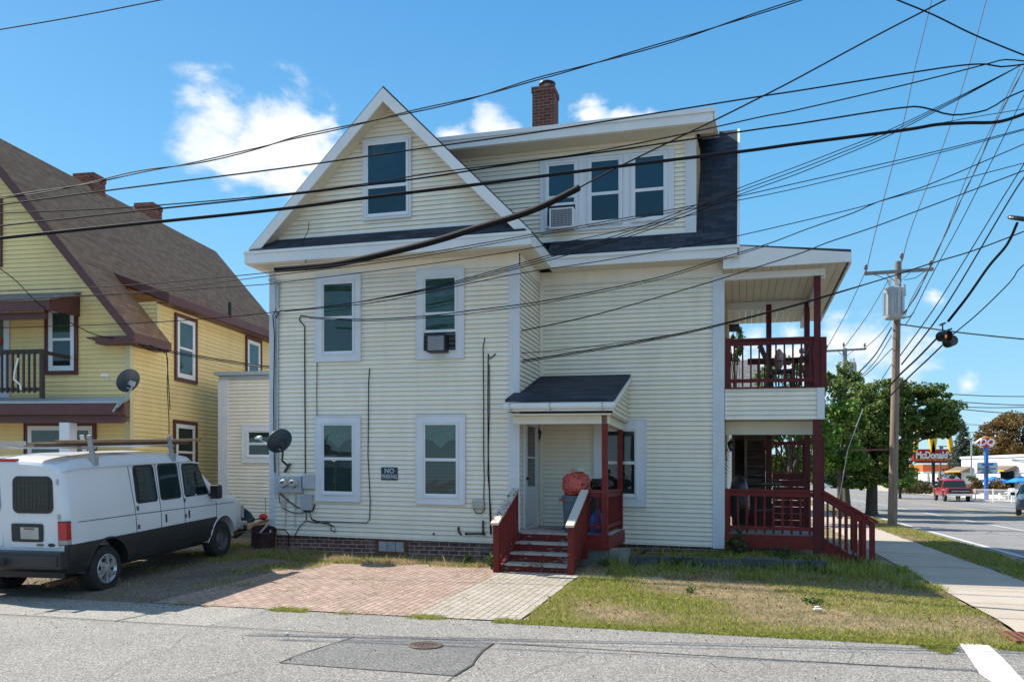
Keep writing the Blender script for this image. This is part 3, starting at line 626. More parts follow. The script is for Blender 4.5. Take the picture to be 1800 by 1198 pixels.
# rake boards (white, broad) and their soffits
def rake(uA, zA, uB, zB_, n0, n1, drop, par, mt, T=H, name='rake_board'):
    mb = MB(T); mb.hexa([(uA, n0, zA-drop), (uA, n0, zA), (uA, n1, zA-drop), (uA, n1, zA), (uB, n0, zB_-drop), (uB, n0, zB_), (uB, n1, zB_-drop), (uB, n1, zB_)]); return obj(name, mb, M[mt], par)
rake(UL-e-.01, zeL-.06, pk, zr-.04, -.38, -.35, .27, house, 'fascia'); rake(pk+.001, zr-.04, e+.01, zeL-.06, -.38, -.35, .27, house, 'fascia')
rake(UL-e+.22, zeL+.02, pk, zr-.22, -.349, -.01, .03, house, 'soffit', name='soffit'); rake(pk+.001, zr-.22, e-.22, zeL+.02, -.349, -.01, .03, house, 'soffit', name='soffit')
# little pent roof at the foot of the gable, its fascia and soffit
mb = MB(H); mb.slab([(UL-e+.06, -.42, 6.31), (e-.06, -.42, 6.31), (-.12, .0, 6.62), (UL+.12, .0, 6.62)], (0, 0, -.05)); obj('pent_roof', mb, M['navy'], house)
mb = MB(H); lbox(mb, fN(0), UL+.2, -.2, 6.575, 6.62, .018, .04); obj('flashing', mb, M['fascia'], house)
mb = MB(H); mb.hexa([(UL-e-.04, -.44, 6.02), (UL-e-.04, -.44, 6.27), (UL-e-.04, -.405, 6.02), (UL-e-.04, -.405, 6.27), (e+.04, -.44, 6.02), (e+.04, -.44, 6.27), (e+.04, -.405, 6.02), (e+.04, -.405, 6.27)])
lbox(mb, fN(-.40), UL-e-.05, e+.05, 6.215, 6.268, .041, .06)
mb.box(UL-e-.04, UL-e, -.405, 4.0, 6.02, 6.25); mb.box(e, e+.04, -.405, 1.22, 6.02, 6.25); obj('fascia', mb, M['fascia'], house)
mb = MB(H); mb.box(UL-e, e, -.404, -.001, 5.995, 6.02); mb.box(.02, e, .0, 1.25, 5.995, 6.02); mb.box(UL-e, UL-.02, 0, 4, 5.995, 6.02); mb.box(.3, UR+.28, 1.21, 1.58, 5.995, 6.02)
obj('soffit', mb, M['soffit'], house)
mb = MB(H); mb.box(.26, UR+.30, 1.223, 1.235, 5.996, 6.3); mb.box(.341, UR+.30, 1.15, 1.19, 6.0, 6.22); mb.box(.34, UR+.31, 1.12, 1.149, 6.165, 6.225)
mb.hexa([(UR+.26, 1.15, 6.02), (UR+.26, 1.15, 6.30), (UR+.26, RN, RZ-.26), (UR+.26, RN, RZ+.02), (UR+.31, 1.15, 6.02), (UR+.31, 1.15, 6.30), (UR+.31, RN, RZ-.26), (UR+.31, RN, RZ+.02)]); obj('fascia', mb, M['fascia'], house)
# dormer
DL, DR = -2.3, 3.18; DZ0, DZ1 = 6.66, 8.62
w = MB(H); siding(w, [(-1.9, DZ0), (DR, DZ0), (DR, DZ1), (-2.3, DZ1)], fN(1.6), z0=zB); obj('dormer_wall', w, [M['siding'], M['lip']], house)
w = MB(H); siding(w, [(1.6, DZ0), (3.45, DZ1-.05), (3.2, DZ1+.3), (1.6, DZ1)], fU(DR), z0=zB); obj('dormer_cheek', w, [M['siding'], M['lip']], house)
cornerboard(H, fN(1.6), DR-.19, DR+.02, DZ0-.02, DZ1-.14, house)
w = MB(H); lbox(w, fN(1.6), -1.9, DR-.19, DZ0-.02, DZ0+.03, .018, .03); obj('flashing', w, M['fascia'], house)
mb = MB(H); mb.slab([(-2.6, 1.12, 8.86), (DR+.38, 1.12, 8.86), (DR+.38, RN, RZ+.05), (-2.6, RN, RZ+.05)], (0, 0, -.06)); obj('dormer_roof', mb, M['navy'], house)
mb = MB(H); mb.box(-2.5, DR+.38, 1.10, 1.135, 8.60, 8.80); mb.box(-2.5, DR+.40, 1.07, 1.099, 8.775, 8.86)
mb.hexa([(DR+.36, 1.10, 8.60), (DR+.36, 1.10, 8.84), (DR+.36, RN-.9, RZ-.52), (DR+.36, RN-.9, RZ-.26), (DR+.40, 1.10, 8.60), (DR+.40, 1.10, 8.84), (DR+.40, RN-.9, RZ-.52), (DR+.40, RN-.9, RZ-.26)]); obj('fascia', mb, M['fascia'], house)
mb = MB(H); mb.box(-2.4, DR+.36, 1.136, 1.58, 8.585, 8.61); mb.slab([(DR+.02, 1.14, 8.60), (DR+.36, 1.14, 8.60), (DR+.36, 4.0, 9.48), (DR+.02, 4.0, 9.48)], (0, 0, .02)); obj('soffit', mb, M['soffit'], house)
# windows
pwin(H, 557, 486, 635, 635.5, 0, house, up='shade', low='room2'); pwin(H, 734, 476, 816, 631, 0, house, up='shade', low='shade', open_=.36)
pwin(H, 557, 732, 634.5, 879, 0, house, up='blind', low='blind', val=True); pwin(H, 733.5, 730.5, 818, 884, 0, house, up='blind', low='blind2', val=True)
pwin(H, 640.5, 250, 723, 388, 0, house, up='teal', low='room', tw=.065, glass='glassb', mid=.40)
pwin(H, 1045, 738, 1136, 887, 1.6, house, up='blind', low='room', tw=.2)
# triple dormer window: one broad board holding three
a0, zt = H.N(951, 284, 1.6); a1, _ = H.N(1184, 284, 1.6); _, zb = H.N(951, 410, 1.6)
pb = MB(H); lbox(pb, fN(1.6), a0, a1, zb, zt, .016, .030); frame4(pb, fN(1.6), a0-.01, a1+.01, zb-.01, zt+.01, .03, .0302, .045); board = obj('window_surround', pb, M['trim'], house)
for (x0, x1, up, low, op) in ((962, 1014, 'teal', 'room', .42), (1036.5, 1092, 'teal', 'room', 0), (1113, 1171, 'teal', 'room', 0)):
    b0, _ = H.N(x0, 300, 1.6); b1, _ = H.N(x1, 300, 1.6)
    ff = lambda a, z, c: (a, 1.6-.018-c, z)
    window(H, ff, b0-.02, b1+.02, zb+.08, zt-.07, house, up=up, low=low, tw=.035, glass='glassb', open_=op, inner=None, mid=.46)
# door in the return wall
ff = fU(0)
w = MB(H); frame4(w, ff, .22, 1.24, .72, 2.95, .07, .018, .05); d = obj('door_frame', w, M['trim'], house)
w = MB(H); lbox(w, ff, .29, 1.17, .79, 2.88, .018, .035); frame4(w, ff, .31, 1.15, .81, 2.86, .11, .0352, .05, wb=.75); dd = obj('door', w, M['door'], house)
w = MB(H); w.poly([ff(.42, 1.56, .038), ff(1.04, 1.56, .038), ff(1.04, 2.75, .038), ff(.42, 2.75, .038)]); obj('pane', w, M['vglass'], dd)
w = MB(H); lbox(w, ff, .42, 1.04, 2.12, 2.15, .0382, .047); obj('glazing_bar', w, M['door'], dd)
w = MB(W); w.lathe([(0, .0), (.03, .0), (.035, .02), (.02, .05), (0, .055)], H(.05, .36, 1.72), ax=(G.c, -G.s, 0), seg=12); obj('handle', w, M['black'], dd)
# chimney with metal cap
chm = MB(H); a0, zt = H.N(940, 162, RN); a1, _ = H.N(977, 162, RN)
chm.box(a0, a1, RN-.25, RN+.3, 8.9, zt-.14); chm.box(a0-.02, a1+.02, RN-.27, RN+.32, zt-.14, zt); ch = obj('chimney', chm, M['brick'], house)
ct = H((a0+a1)/2+.05, RN, zt); fl = MB(W); fl.lathe([(.13, 0), (.13, .08), (.10, .08), (.10, .17)], ct, seg=20); obj('flue', fl, M['galv'], ch)
fl = MB(W); fl.lathe([(.0, .24), (.10, .22), (.21, .17), (.215, .15), (.0, .16)], ct, seg=20); obj('flue_cap', fl, M['black'], ch)
# left extension behind
EN = 3.0
w = MB(H); siding(w, [(-8.86, .3), (UL, .3), (UL, 4.20), (-8.86, 4.20)], fN(EN), z0=.3); ex = obj('annex_wall', w, [M['siding'], M['lip']], house)
w = MB(H); w.box(-8.86, -8.8, EN+.02, 7.5, .3, 4.2); obj('annex_side', w, [M['siding'], M['lip']], ex)
cornerboard(H, fN(EN), -8.88, -8.60, .3, 4.14, ex)
w = MB(H); lbox(w, fN(EN), -8.86, UL, 4.10, 4.21, .018, .03); w.box(-8.95, UL, EN-.12, 7.6, 4.22, 4.31); obj('annex_roof', w, M['meter'], ex)
pwin(H, 428, 747, 508, 812, EN, ex, up='blind', low='room', tw=.15)
w = MB(H); w.box(-8.8, UL, EN+.05, EN+.3, -.1, .3); obj('annex_foundation', w, M['cstone'], ex)

# ---- entry porch
P0, P1 = -.02, 1.75; FZ = .74; NF = -.45
fl = MB(H)
for k in range(14):
    n0 = NF+k*.145; n1 = min(n0+.14, 1.59)
    if n0 < 1.55: fl.box(P0+.05, P1, n0, n1, FZ-.035, FZ)
pf = obj('entry_porch', fl, M['tread'], house)
sk = MB(H); sk.box(1.25, P1+.03, NF-.04, NF-.001, FZ-.27, FZ-.037); sk.box(P1+.001, P1+.035, NF, 1.58, FZ-.27, FZ-.037); sk.box(1.25, P1+.05, NF-.05, NF+.0, FZ-.035, FZ+.0); obj('skirt_board', sk, M['red'], pf)
def post(T, u, n, z0, z1, par, s=.1, mt='red'):
    mb = MB(T); mb.box(u-s/2, u+s/2, n-s/2, n+s/2, z0, z1); return obj('post', mb, M[mt], par)
post(H, P1-.04, NF+.02, FZ, 3.0, pf); post(H, P1-.04, 1.45, FZ, 2.95, pf)
def railing(T, A, B, z0A, z0B, h, par, mt='red', step=.13, bal=.035, top=.09, low=True, ext=0, both=True):
    """rail run from A to B (u, n) with floor heights z0A, z0B"""
    A = Vector(A); B = Vector(B); L = (B-A).length; r = MB(W)
    q = lambda t, z: T(A.x+(B.x-A.x)*t, A.y+(B.y-A.y)*t, z0A+(z0B-z0A)*t+z)
    r.bar(q(0, h), q(1, h), top, .04); r.bar(q(0, h-.07), q(1, h-.07), .035, .09)
    rr = obj('railing', r, M[mt], par)
    if low: lr = MB(W); lr.bar(q(0, .13), q(1, .13), .035, .07); obj('lower_rail', lr, M[mt], rr)
    k = max(1, int(L/step))
    for i in range(k):
        t = (i+.5)/k; b = MB(W); o2 = (T(A.x, A.y, 0)-T(B.x, B.y, 0)).normalized(); pr = o2.cross(Vector((0, 0, 1)))*.033
        p0 = q(t, .02 if low else -.02)+pr; p1 = q(t, h-.03)+pr; b.bar(p0, p1, bal, bal, up=(o2.x, o2.y, 0)); obj('baluster', b, M[mt], rr)
    return rr
railing(H, (1.33, NF+.02), (P1-.09, NF+.02), FZ, FZ, .78, pf, step=.12); railing(H, (P1-.04, NF+.08), (P1-.04, 1.40), FZ, FZ, .78, pf, step=.13)
# stair
st = MB(H); TZ = [.58, .425, .27]; TN = [-.82, -1.18, -1.54]; s0, s1 = .16, 1.27
for i, (z, n) in enumerate(zip(TZ, TN)): st.box(s0-.03*i*.5, s1, n, n+.37, z-.035, z)
stp = obj('stair', st, M['tread'], pf)
rs = MB(H); zz = [FZ-.036]+[z-.036 for z in TZ]; nn_ = [NF+.0]+[n+.02 for n in TN]; bot = TZ+[.02]
for i in range(4): rs.box(s0-.015*i+.001, s1-.001, nn_[i]-.0, nn_[i]+.025, bot[i]+.001, zz[i])
obj('riser', rs, M['redpeel2'], stp)
for u in (s0-.05, s1+.0):
    sg = MB(H); sg.slab([(u, NF, FZ-.02), (u, NF, FZ-.32), (u, -1.55, .02), (u, -1.62, .02), (u, -1.62, .25)], (.05, 0, 0)); obj('stringer', sg, M['redpeel'], stp)
for (u, mt, l) in ((s0-.10, 'redpeel', 'left'), (s1+.08, 'redpeel', 'right')):
    mb = MB(H); mb.box(u-.05, u+.05, -1.70, -1.60, -.02, .97); obj('post', mb, M['redpeel'], stp)
    mb = MB(H); mb.box(u-.05, u+.05, NF-.1, NF, .3, FZ+.76); obj('post', mb, M['redpeel'], stp)
    r = MB(W); r.bar(H(u, -1.78, .95), H(u, NF-.02, FZ+.78), .14, .04); hr = obj('handrail', r, peelmat('bare_grey_handrail', (.20, .05, .04), (.55, .50, .44), 1.0 if l == 'right' else .72, 16), stp)
    for i in range(6):
        t = (i+.7)/6.6; n = -1.62+(NF-.1+1.62)*t; zt_ = .94+(FZ-.18)*t; zb_ = .12+(FZ-.25)*t
        b = MB(H); b.box(u-.02, u+.02, n-.018, n+.018, zb_, zt_); obj('baluster', b, M['redpeel'], hr)
# porch roof: a lean-to sloping to the street
mb = MB(H); RU0, RU1 = -.10, 1.90; rz0, rz1 = 3.16, 3.86
mb.slab([(RU0, -.62, rz0), (RU1, -.62, rz0), (RU1, 1.58, rz1), (.02, 1.58, rz1), (.02, .0, rz0+.195), (RU0, .0, rz0+.195)], (0, 0, -.05)); pr = obj('porch_roof', mb, M['navy'], pf)
mb = MB(H); mb.box(RU0, RU1, -.61, -.585, 2.94, 3.10); mb.box(RU0, RU0+.03, -.584, -.04, 2.94, 3.10)
mb.hexa([(RU1-.03, -.585, 3.0), (RU1-.03, -.585, rz0-.05), (RU1-.03, 1.57, rz1-.14), (RU1-.03, 1.57, rz1-.05), (RU1+.01, -.585, 3.0), (RU1+.01, -.585, rz0-.05), (RU1+.01, 1.57, rz1-.14), (RU1+.01, 1.57, rz1-.05)]); obj('fascia', mb, M['fascia'], pr)
mb = MB(H); siding(mb, [(-.55, 2.9), (1.57, 2.9), (1.57, rz1-.16), (-.55, rz0-.14)], fU(RU1-.05), z0=2.9); mb.box(.02, RU1-.05, -.58, 1.57, 2.87, 2.90); mb.box(.02, 1.80, NF-.03, NF+.07, 2.72, 2.869); mb.box(P1-.1, P1+.02, NF+.07, 1.57, 2.72, 2.869); obj('ceiling', mb, M['soffit'], pr)
gt = MB(W); prof = [(-.06, 0), (-.07, -.04), (-.05, -.085), (0, -.09), (.0, 0)]
for i in range(len(prof)-1):
    (a, b), (c_, d_) = prof[i], prof[i+1]
    idx = [len(gt.v)+k for k in range(4)]; gt.v += [H(RU0-.02, -.615+a, 3.07+b), H(RU1+.03, -.615+a, 3.07+b), H(RU1+.03, -.615+c_, 3.07+d_), H(RU0-.02, -.615+c_, 3.07+d_)]; gt.face(idx)
obj('gutter', gt, M['fascia'], pr)
for u in (RU0+.1, .75, RU1-.2):
    b = MB(H); b.box(u-.012, u+.012, -.69, -.61, 2.95, 3.09); obj('gutter_bracket', b, M['galv'], pr)
# stone pier and edging below
mb = MB(H); mb.box(1.2, 1.75, NF+.1, NF+.5, 0, .47); mb.box(1.76, 2.1, NF+.15, NF+.5, 0, .47)
tag(obj('stone_pier', mb, M['cstone'], origin=tuple(H(1.6, NF+.3, 0))), 'squared stone blocks under the corner of the entry porch', 'stone pier')

# ---- side porches on the right
Q0, Q1 = UR+.03, 5.50; QN0, QN1 = 1.62, 4.3; LF = .70; UF = 3.56
mb = MB(H)
for k in range(18): mb.box(Q0, Q1, QN0+k*.15, QN0+k*.15+.144, LF-.035, LF)
sp = obj('side_porch', mb, M['greywood'], house)
mb = MB(H); mb.box(Q0, Q1+.02, QN0-.05, QN0-.012, LF-.26, LF-.0); mb.box(Q1-.02, Q1+.02, QN0, QN1, LF-.26, LF-.037); obj('skirt_board', mb, M['red'], sp)
for (u, n) in ((Q1-.05, QN0+.02), (Q1-.03, QN1), (4.66, QN1)):
    post(H, u, n, .1, 2.92, sp, .15 if n < 2 else .13, 'maroon'); post(H, u, n, UF, 5.72, sp, .115, 'maroon')
post(H, Q1+.05, QN0-.0, .1, LF+1.9, sp, .05, 'maroon')
post(H, Q0+.04, QN0+.0, LF-.25, LF+.88, sp, .08, 'red'); post(H, Q0+.06, QN0+.0, UF, UF+.96, sp, .1, 'maroon'); post(H, Q1+.06, QN0-.02, UF, UF+.93, sp, .1, 'maroon')
railing(H, (Q0, QN0+.0), (Q1-.1, QN0+.0), LF, LF, .86, sp, step=.155, bal=.04, mt='red')
railing(H, (Q0+.1, QN0+.0), (Q1-.1, QN0+.0), UF, UF, .93, sp, step=.15, bal=.032, mt='maroon')
railing(H, (Q1-.05, QN0+.1), (Q1-.05, QN1-.1), UF, UF, .93, sp, step=.15, bal=.032, mt='maroon')
railing(H, (4.2, QN1), (Q1-.1, QN1), UF, UF, .93, sp, step=.15, bal=.032, mt='maroon')
# clad floor band of the upper porch
mb = MB(H); siding(mb, [(Q0, 2.93), (Q1+.02, 2.93), (Q1+.02, UF-.03), (Q0, UF-.03)], fN(QN0-.04), z0=2.93)
siding(mb, [(QN0-.04, 2.93), (QN1+.1, 2.93), (QN1+.1, UF-.03), (QN0-.04, UF-.03)], fU(Q1+.05), z0=2.93)
mb.box(Q0, Q1+.05, QN1+.08, QN1+.1, 2.93, UF-.03); band = obj('porch_band', mb, [M['siding'], M['lip']], sp)
mb = MB(H); lbox(mb, fN(QN0-.04), Q1-.06, Q1+.075, 2.93, UF-.03, .018, .03); obj('corner_board', mb, M['trim'], band)
mb = MB(H); mb.box(Q0, Q1+.09, QN0-.08, QN1+.12, UF-.028, UF); obj('upper_floor', mb, M['maroon'], sp)
mb = MB(H)
for k in range(20): mb.box(Q0+.01, Q1+.03, QN0+k*.133, QN0+k*.133+.125, 2.93, 2.95)
mb.box(Q0, Q1-.02, QN0+.35, QN0+.45, 2.66, 2.92); obj('ceiling', mb, M['soffit'], sp)
# porch roof
mb = MB(H); rr0 = [(UR, 1.24, 6.28), (6.0, 1.24, 6.03), (6.0, 6.9, 6.03), (UR, 6.9, 6.28)]; mb.slab(rr0, (0, 0, -.05)); rf = obj('porch_roof', mb, M['navy'], sp)
mb = MB(H); mb.hexa([(UR+.3, 1.22, 5.80), (UR+.3, 1.22, 6.22), (UR+.3, 1.26, 5.80), (UR+.3, 1.26, 6.22), (6.0, 1.22, 5.80), (6.0, 1.22, 5.975), (6.0, 1.26, 5.80), (6.0, 1.26, 5.975)])
mb.hexa([(UR, 1.23, 5.80), (UR, 1.23, 6.15), (UR, 1.26, 5.80), (UR, 1.26, 6.15), (UR+.3, 1.23, 5.80), (UR+.3, 1.23, 6.0), (UR+.3, 1.26, 5.80), (UR+.3, 1.26, 6.0)])
mb.box(5.97, 6.01, 1.261, 6.9, 5.78, 5.99); mb.box(Q0-.02, 5.58, 1.55, 1.66, 5.66, 5.79); mb.box(5.5, 5.6, 1.66, 6.8, 5.62, 5.79); mb.box(Q0, 5.5, QN1-.05, QN1+.1, 5.62, 5.79); obj('fascia', mb, M['fascia'], rf)
mb = MB(H)
for k in range(15): mb.box(Q0-.02+k*.147, Q0-.02+k*.147+.14, 1.262, 6.85, 5.795, 5.81)
obj('ceiling', mb, M['soffit'], rf)
# right-hand stair down to the walk
mb = MB(H); rt = [(5.56, .54), (5.86, .38), (6.14, .22)]
for (u, z) in rt: mb.box(u, u+.31, QN0+.03, QN0+1.05, z-.035, z)
ss_ = obj('stair', mb, M['greywood'], sp)
for n in (QN0-.01, QN0+1.06): mb = MB(H); mb.slab([(5.52, n, LF-.02), (5.52, n, LF-.36), (6.36, n, .02), (6.44, n, .02), (6.44, n, .14)], (0, .035, 0)); obj('stringer', mb, M['red'], ss_)
for n in (QN0-.04, QN0+1.1):
    mb = MB(H); mb.box(6.36, 6.45, n-.045, n+.045, 0, .98); obj('post', mb, M['red'], ss_); mb = MB(H); mb.box(6.22, 6.30, n-.04, n+.04, .05, 1.05); obj('post', mb, M['red'], ss_)
    r = MB(W); r.bar(H(5.55, n, LF+.86), H(6.50, n, 1.0), .10, .05); r.bar(H(5.55, n, LF+.79), H(6.42, n, .95), .035, .1); hr = obj('handrail', r, M['red'], ss_)
    for i in range(6):
        u = 5.63+i*.112; b = MB(H); b.box(u-.018, u+.018, n-.02, n+.02, LF-.02-(u-5.5)*.64, LF+.86-(u-5.5)*.59); obj('baluster', b, M['red'], hr)
# back of the lower porch: boarded half wall, balusters above, underside of the flight upstairs
mb = MB(H)
for k in range(8): mb.box(4.74, Q1-.1, QN1-.02+.0*k, QN1+.015, LF+.02+k*.15, LF+.02+k*.15+.143)
hw = obj('half_wall', mb, M['maroon'], sp)
mb = MB(H); mb.box(4.74, Q1-.1, QN1-.05, QN1+.05, LF+1.22, LF+1.25); mb.box(4.74, Q1-.1, QN1-.03, QN1+.03, 2.55, 2.63); obj('rail', mb, M['red'], hw)
for k in range(6):
    mb = MB(H); mb.box(4.80+k*.115, 4.83+k*.115, QN1-.02, QN1+.02, LF+1.25, 2.56); obj('baluster', mb, M['maroon'], hw)
mb = MB(H)
for k in range(7):
    z = 1.45+k*.2; mb.box(Q0+.15, 4.58, QN1-.30+k*.1, QN1-.04+k*.1, z, z+.03); mb.box(Q0+.15, 4.58, QN1-.04+k*.1, QN1-.02+k*.1, z+.04, z+.15)
mb.box(4.13, 4.19, QN1-.34, QN1+.4, 1.4, 2.85); mb.box(Q0+.12, Q0+.17, QN1-.34, QN1+.4, 1.4, 2.85); mb.box(Q0+.1, 4.6, QN1+.45, QN1+.5, LF, 2.9)
obj('flight_of_steps', mb, M['ldark'], sp)
mb = MB(H); mb.box(Q0+.12, 4.6, QN1-.1, QN1-.05, 1.25, 1.5); mb.box(Q0+.12, 4.6, QN1-.08, QN1-.05, LF, 1.25); obj('back_board', mb, M['maroon'], sp)
# stone edging in front of the rear wall
random.seed(3); u = 2.15; k = 0
while u < 5.4:
    L = random.uniform(.45, .75); b = MB(G); h = random.uniform(.19, .23)
    jx = [random.uniform(-.02, .02) for _ in range(8)]; z0 = gz(u, -.2)-.02
    b.hexa([(u+jx[0], -.30+jx[1], z0), (u+.02+jx[2], -.28, z0+h), (u, .02, z0), (u+.02, .0, z0+h), (u+L-.02, -.30+jx[3], z0), (u+L-.03+jx[4], -.28, z0+h+jx[5]), (u+L-.02, .02, z0), (u+L-.03, .0, z0+h)])
    lab = ['long dark granite edging block next to the entry porch pier', 'second dark granite edging block from the entry porch pier', 'third dark granite edging block, below the rear ground floor window', 'fourth dark granite edging block, in front of the blank cream wall', 'fifth dark granite edging block, near the right corner board', 'last but one granite edging block, hung with weeds by the side porch', 'last granite edging block, ending below the red side porch railing', 'end granite block'][k]
    tag(obj('edging_stone', b, M['stone']), lab, 'edging stone', 'granite blocks edging the bed before the cream house'); u += L; k += 1
# ================================================================ the yellow house on the left
yel = thing('yellow_house', 'yellow clapboard house with brown shingle roof and maroon trim on the left', 'house', YF(-3, 0, 0))
w = MB(YF); siding(w, [(-8.4, .2), (0, .2), (0, 5.35), (-4.1, 9.95), (-8.4, 5.35)], fN(0), h=.105, dep=.018, z0=.2); obj('front_wall', w, [M['ysiding'], M['lip']], yel)
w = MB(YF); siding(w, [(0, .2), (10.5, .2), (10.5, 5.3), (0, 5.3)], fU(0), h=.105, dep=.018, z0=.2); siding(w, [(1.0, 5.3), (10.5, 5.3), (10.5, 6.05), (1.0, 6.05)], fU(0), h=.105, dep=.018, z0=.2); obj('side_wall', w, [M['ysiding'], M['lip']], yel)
w = MB(YF); siding(w, [(-1.0, 6.02), (.0, 5.0), (0, 6.05)], fN(1.02), h=.105, z0=.2); obj('cheek_wall', w, [M['ysiding'], M['lip']], yel)
w = MB(YF); w.box(-.1, -.0, -.025, -.001, .2, 5.2); w.box(.0, .025, -.025, .10, .2, 5.2); w.box(.0, .025, 1.0, 1.08, 5.3, 6.0); obj('corner_board', w, mat('yellow_corner', (.62, .55, .32), .55, 3, .05), yel)
w = MB(YF); w.box(-8.3, -.05, .03, .3, -.2, .2); w.box(-.25, -.05, .3, 10.4, -.2, .2); obj('foundation', w, M['cstone'], yel)
mb = MB(YF); sl = 1.17; ze = 5.06; ue = .34
mb.slab([(ue, -.35, ze), (ue, 1.02, ze), (-.95, 1.02, ze+1.5), (-.95, 10.6, ze+1.5), (-4.1, 10.6, 10.16), (-4.1, -.35, 10.16)], (0, 0, -.10)); yr = obj('roof', mb, M['brown'], yel)
mb = MB(YF); mb.slab([(-8.7, -.35, ze-.2), (-4.102, -.35, 10.16), (-4.102, 10.6, 10.16), (-8.7, 10.6, ze-.2)], (0, 0, -.10)); obj('roof', mb, M['brown'], yel)
mb = MB(YF); mb.slab([(.36, .96, 6.22), (.36, 10.6, 6.32), (-1.15, 10.6, 6.78), (-1.15, .96, 6.76)], (0, 0, -.07)); obj('dormer_roof', mb, M['brown'], yel)
mb = MB(YF); mb.hexa([(ue-.02, -.35, ze-.24), (ue-.02, -.35, ze-.02), (ue-.02, 1.05, ze-.24), (ue-.02, 1.05, ze-.02), (ue+.03, -.35, ze-.24), (ue+.03, -.35, ze-.02), (ue+.03, 1.05, ze-.24), (ue+.03, 1.05, ze-.02)])
mb.hexa([(.34, .94, 6.0), (.34, .94, 6.2), (.34, 10.62, 6.1), (.34, 10.62, 6.3), (.38, .94, 6.0), (.38, .94, 6.2), (.38, 10.62, 6.1), (.38, 10.62, 6.3)])
mb.hexa([(-1.15, .93, 6.60), (-1.15, .93, 6.78), (-1.15, .96, 6.60), (-1.15, .96, 6.78), (.38, .93, 6.0), (.38, .93, 6.22), (.38, .96, 6.0), (.38, .96, 6.22)])
mb.box(0, .34, 1.0, 10.5, 6.0, 6.02); mb.box(0, .33, -.3, 1.0, ze-.26, ze-.24); mb.box(-.62, .34, -.36, -.03, ze-.26, ze-.1); mb.box(-.9, -.2, -.30, .0, ze-.13, ze-.1)
obj('fascia', mb, M['maroon2'] if 'maroon2' in M else M.setdefault('maroon2', mat('brown_red_trim', (.10, .032, .028), .5, 4, .15)), yel)
rake(-8.7, ze-.3, -4.1, 10.12, -.38, -.34, .26, yel, 'maroon2', YF); rake(-4.099, 10.12, ue+.02, ze-.02, -.38, -.34, .26, yel, 'maroon2', YF)
for i, (cu, cn, x0, x1, yt, yb) in enumerate(((-4.2, 4, 132, 173, 310, 350), (-4.4, 7, 238, 275, 361, 395))):
    a0, zt = YF.N(x0, yt, cn); a1, _ = YF.N(x1, yt, cn); c_ = MB(YF); c_.box(a0+.12, a1, cn-.2, cn+.3, 9.2, zt-.16); c_.box(a0+.10, a1+.02, cn-.22, cn+.32, zt-.16, zt); obj('chimney', c_, M['brick'], yel)
c_ = MB(W); n_, z_ = YF.U(457, 555, .1); c_.tube([YF(-.9, n_, 6.5), YF(-.9, n_, 7.15)], .05, 10); obj('vent_pipe', c_, M['black'], yel)
def ywin(face, a0, a1, z0, z1, up, low, lab=None): return window(YF, face, a0, a1, z0, z1, yel, up=up, low=low, tw=.085, trim='maroon2', inner=True, label=lab)
f0 = fN(0); s0_ = fU(0)
ywin(f0, -2.19, -1.34, 4.15, 5.79, 'lace', 'room'); ywin(f0, -2.75, -.86, 1.5, 3.02, 'lace', 'lace'); ywin(f0, -4.6, -3.38, 6.75, 8.4, 'room', 'room')
ywin(s0_, 1.72, 2.68, 4.22, 5.92, 'lace', 'lace'); ywin(s0_, 5.27, 6.21, 4.35, 5.97, 'shade', 'lace'); ywin(s0_, 1.66, 2.68, 1.6, 3.2, 'room', 'room')
w = MB(YF); lbox(w, f0, -4.2, -3.17, 3.6, 5.75, .018, .045); yd = obj('balcony_door', w, M['door'], yel)
w = MB(YF); lbox(w, f0, -4.05, -3.32, 4.6, 5.6, .046, .05); obj('pane', w, M['lace'], yd)
# small roof over the balcony
mb = MB(YF); mb.slab([(-5.5, -1.02, 5.72), (-1.25, -1.02, 5.72), (-1.25, -.03, 6.08), (-5.5, -.03, 6.08)], (0, 0, -.05)); br_ = obj('balcony_roof', mb, M['grey_sh'], yel)
mb = MB(YF); mb.box(-5.5, -1.28, -1.0, -.95, 5.45, 5.66); mb.hexa([(-1.32, -.94, 5.45), (-1.32, -.94, 5.68), (-1.32, -.03, 5.50), (-1.32, -.03, 6.02), (-1.28, -.94, 5.45), (-1.28, -.94, 5.68), (-1.28, -.03, 5.50), (-1.28, -.03, 6.02)]); mb.box(-5.5, -1.5, -.85, -.75, 5.3, 5.448); obj('fascia', mb, M['maroon2'], br_)
# main porch roof, serving as the balcony floor
mb = MB(YF); mb.slab([(-6, -1.02, 3.42), (.62, -1.02, 3.42), (.02, -.02, 3.62), (-6, -.02, 3.62)], (0, 0, -.05)); pr_ = obj('porch_roof', mb, M['meter'], yel)
mb = MB(YF); mb.box(-6, .58, -1.01, -.96, 3.12, 3.36); mb.hexa([(.54, -.958, 3.12), (.54, -.958, 3.36), (-.03, -.03, 3.12), (-.03, -.03, 3.5), (.58, -.958, 3.12), (.58, -.958, 3.36), (.01, -.03, 3.12), (.01, -.03, 3.5)]); mb.box(-6, .45, -.90, -.78, 2.95, 3.118); obj('fascia', mb, M['maroon2'], pr_)
mb = MB(YF); mb.box(-6, -.03, -.77, -.03, 3.0, 3.02); obj('ceiling', mb, M['soffit'], pr_)
mb = MB(YF); mb.box(-1.05, -.80, -.96, -.72, .3, 2.95); obj('post', mb, M['sash'], pr_); mb = MB(YF); mb.box(-4.7, -4.45, -.96, -.72, .3, 2.95); obj('post', mb, M['sash'], pr_)
mb = MB(YF); mb.box(-6, .3, -1.0, -.03, .1, .35); obj('porch_floor', mb, M['greywood'], yel)
mk = M.setdefault('darkrail', mat('dark_stained_railing', (.035, .022, .02), .6, 6, .3))
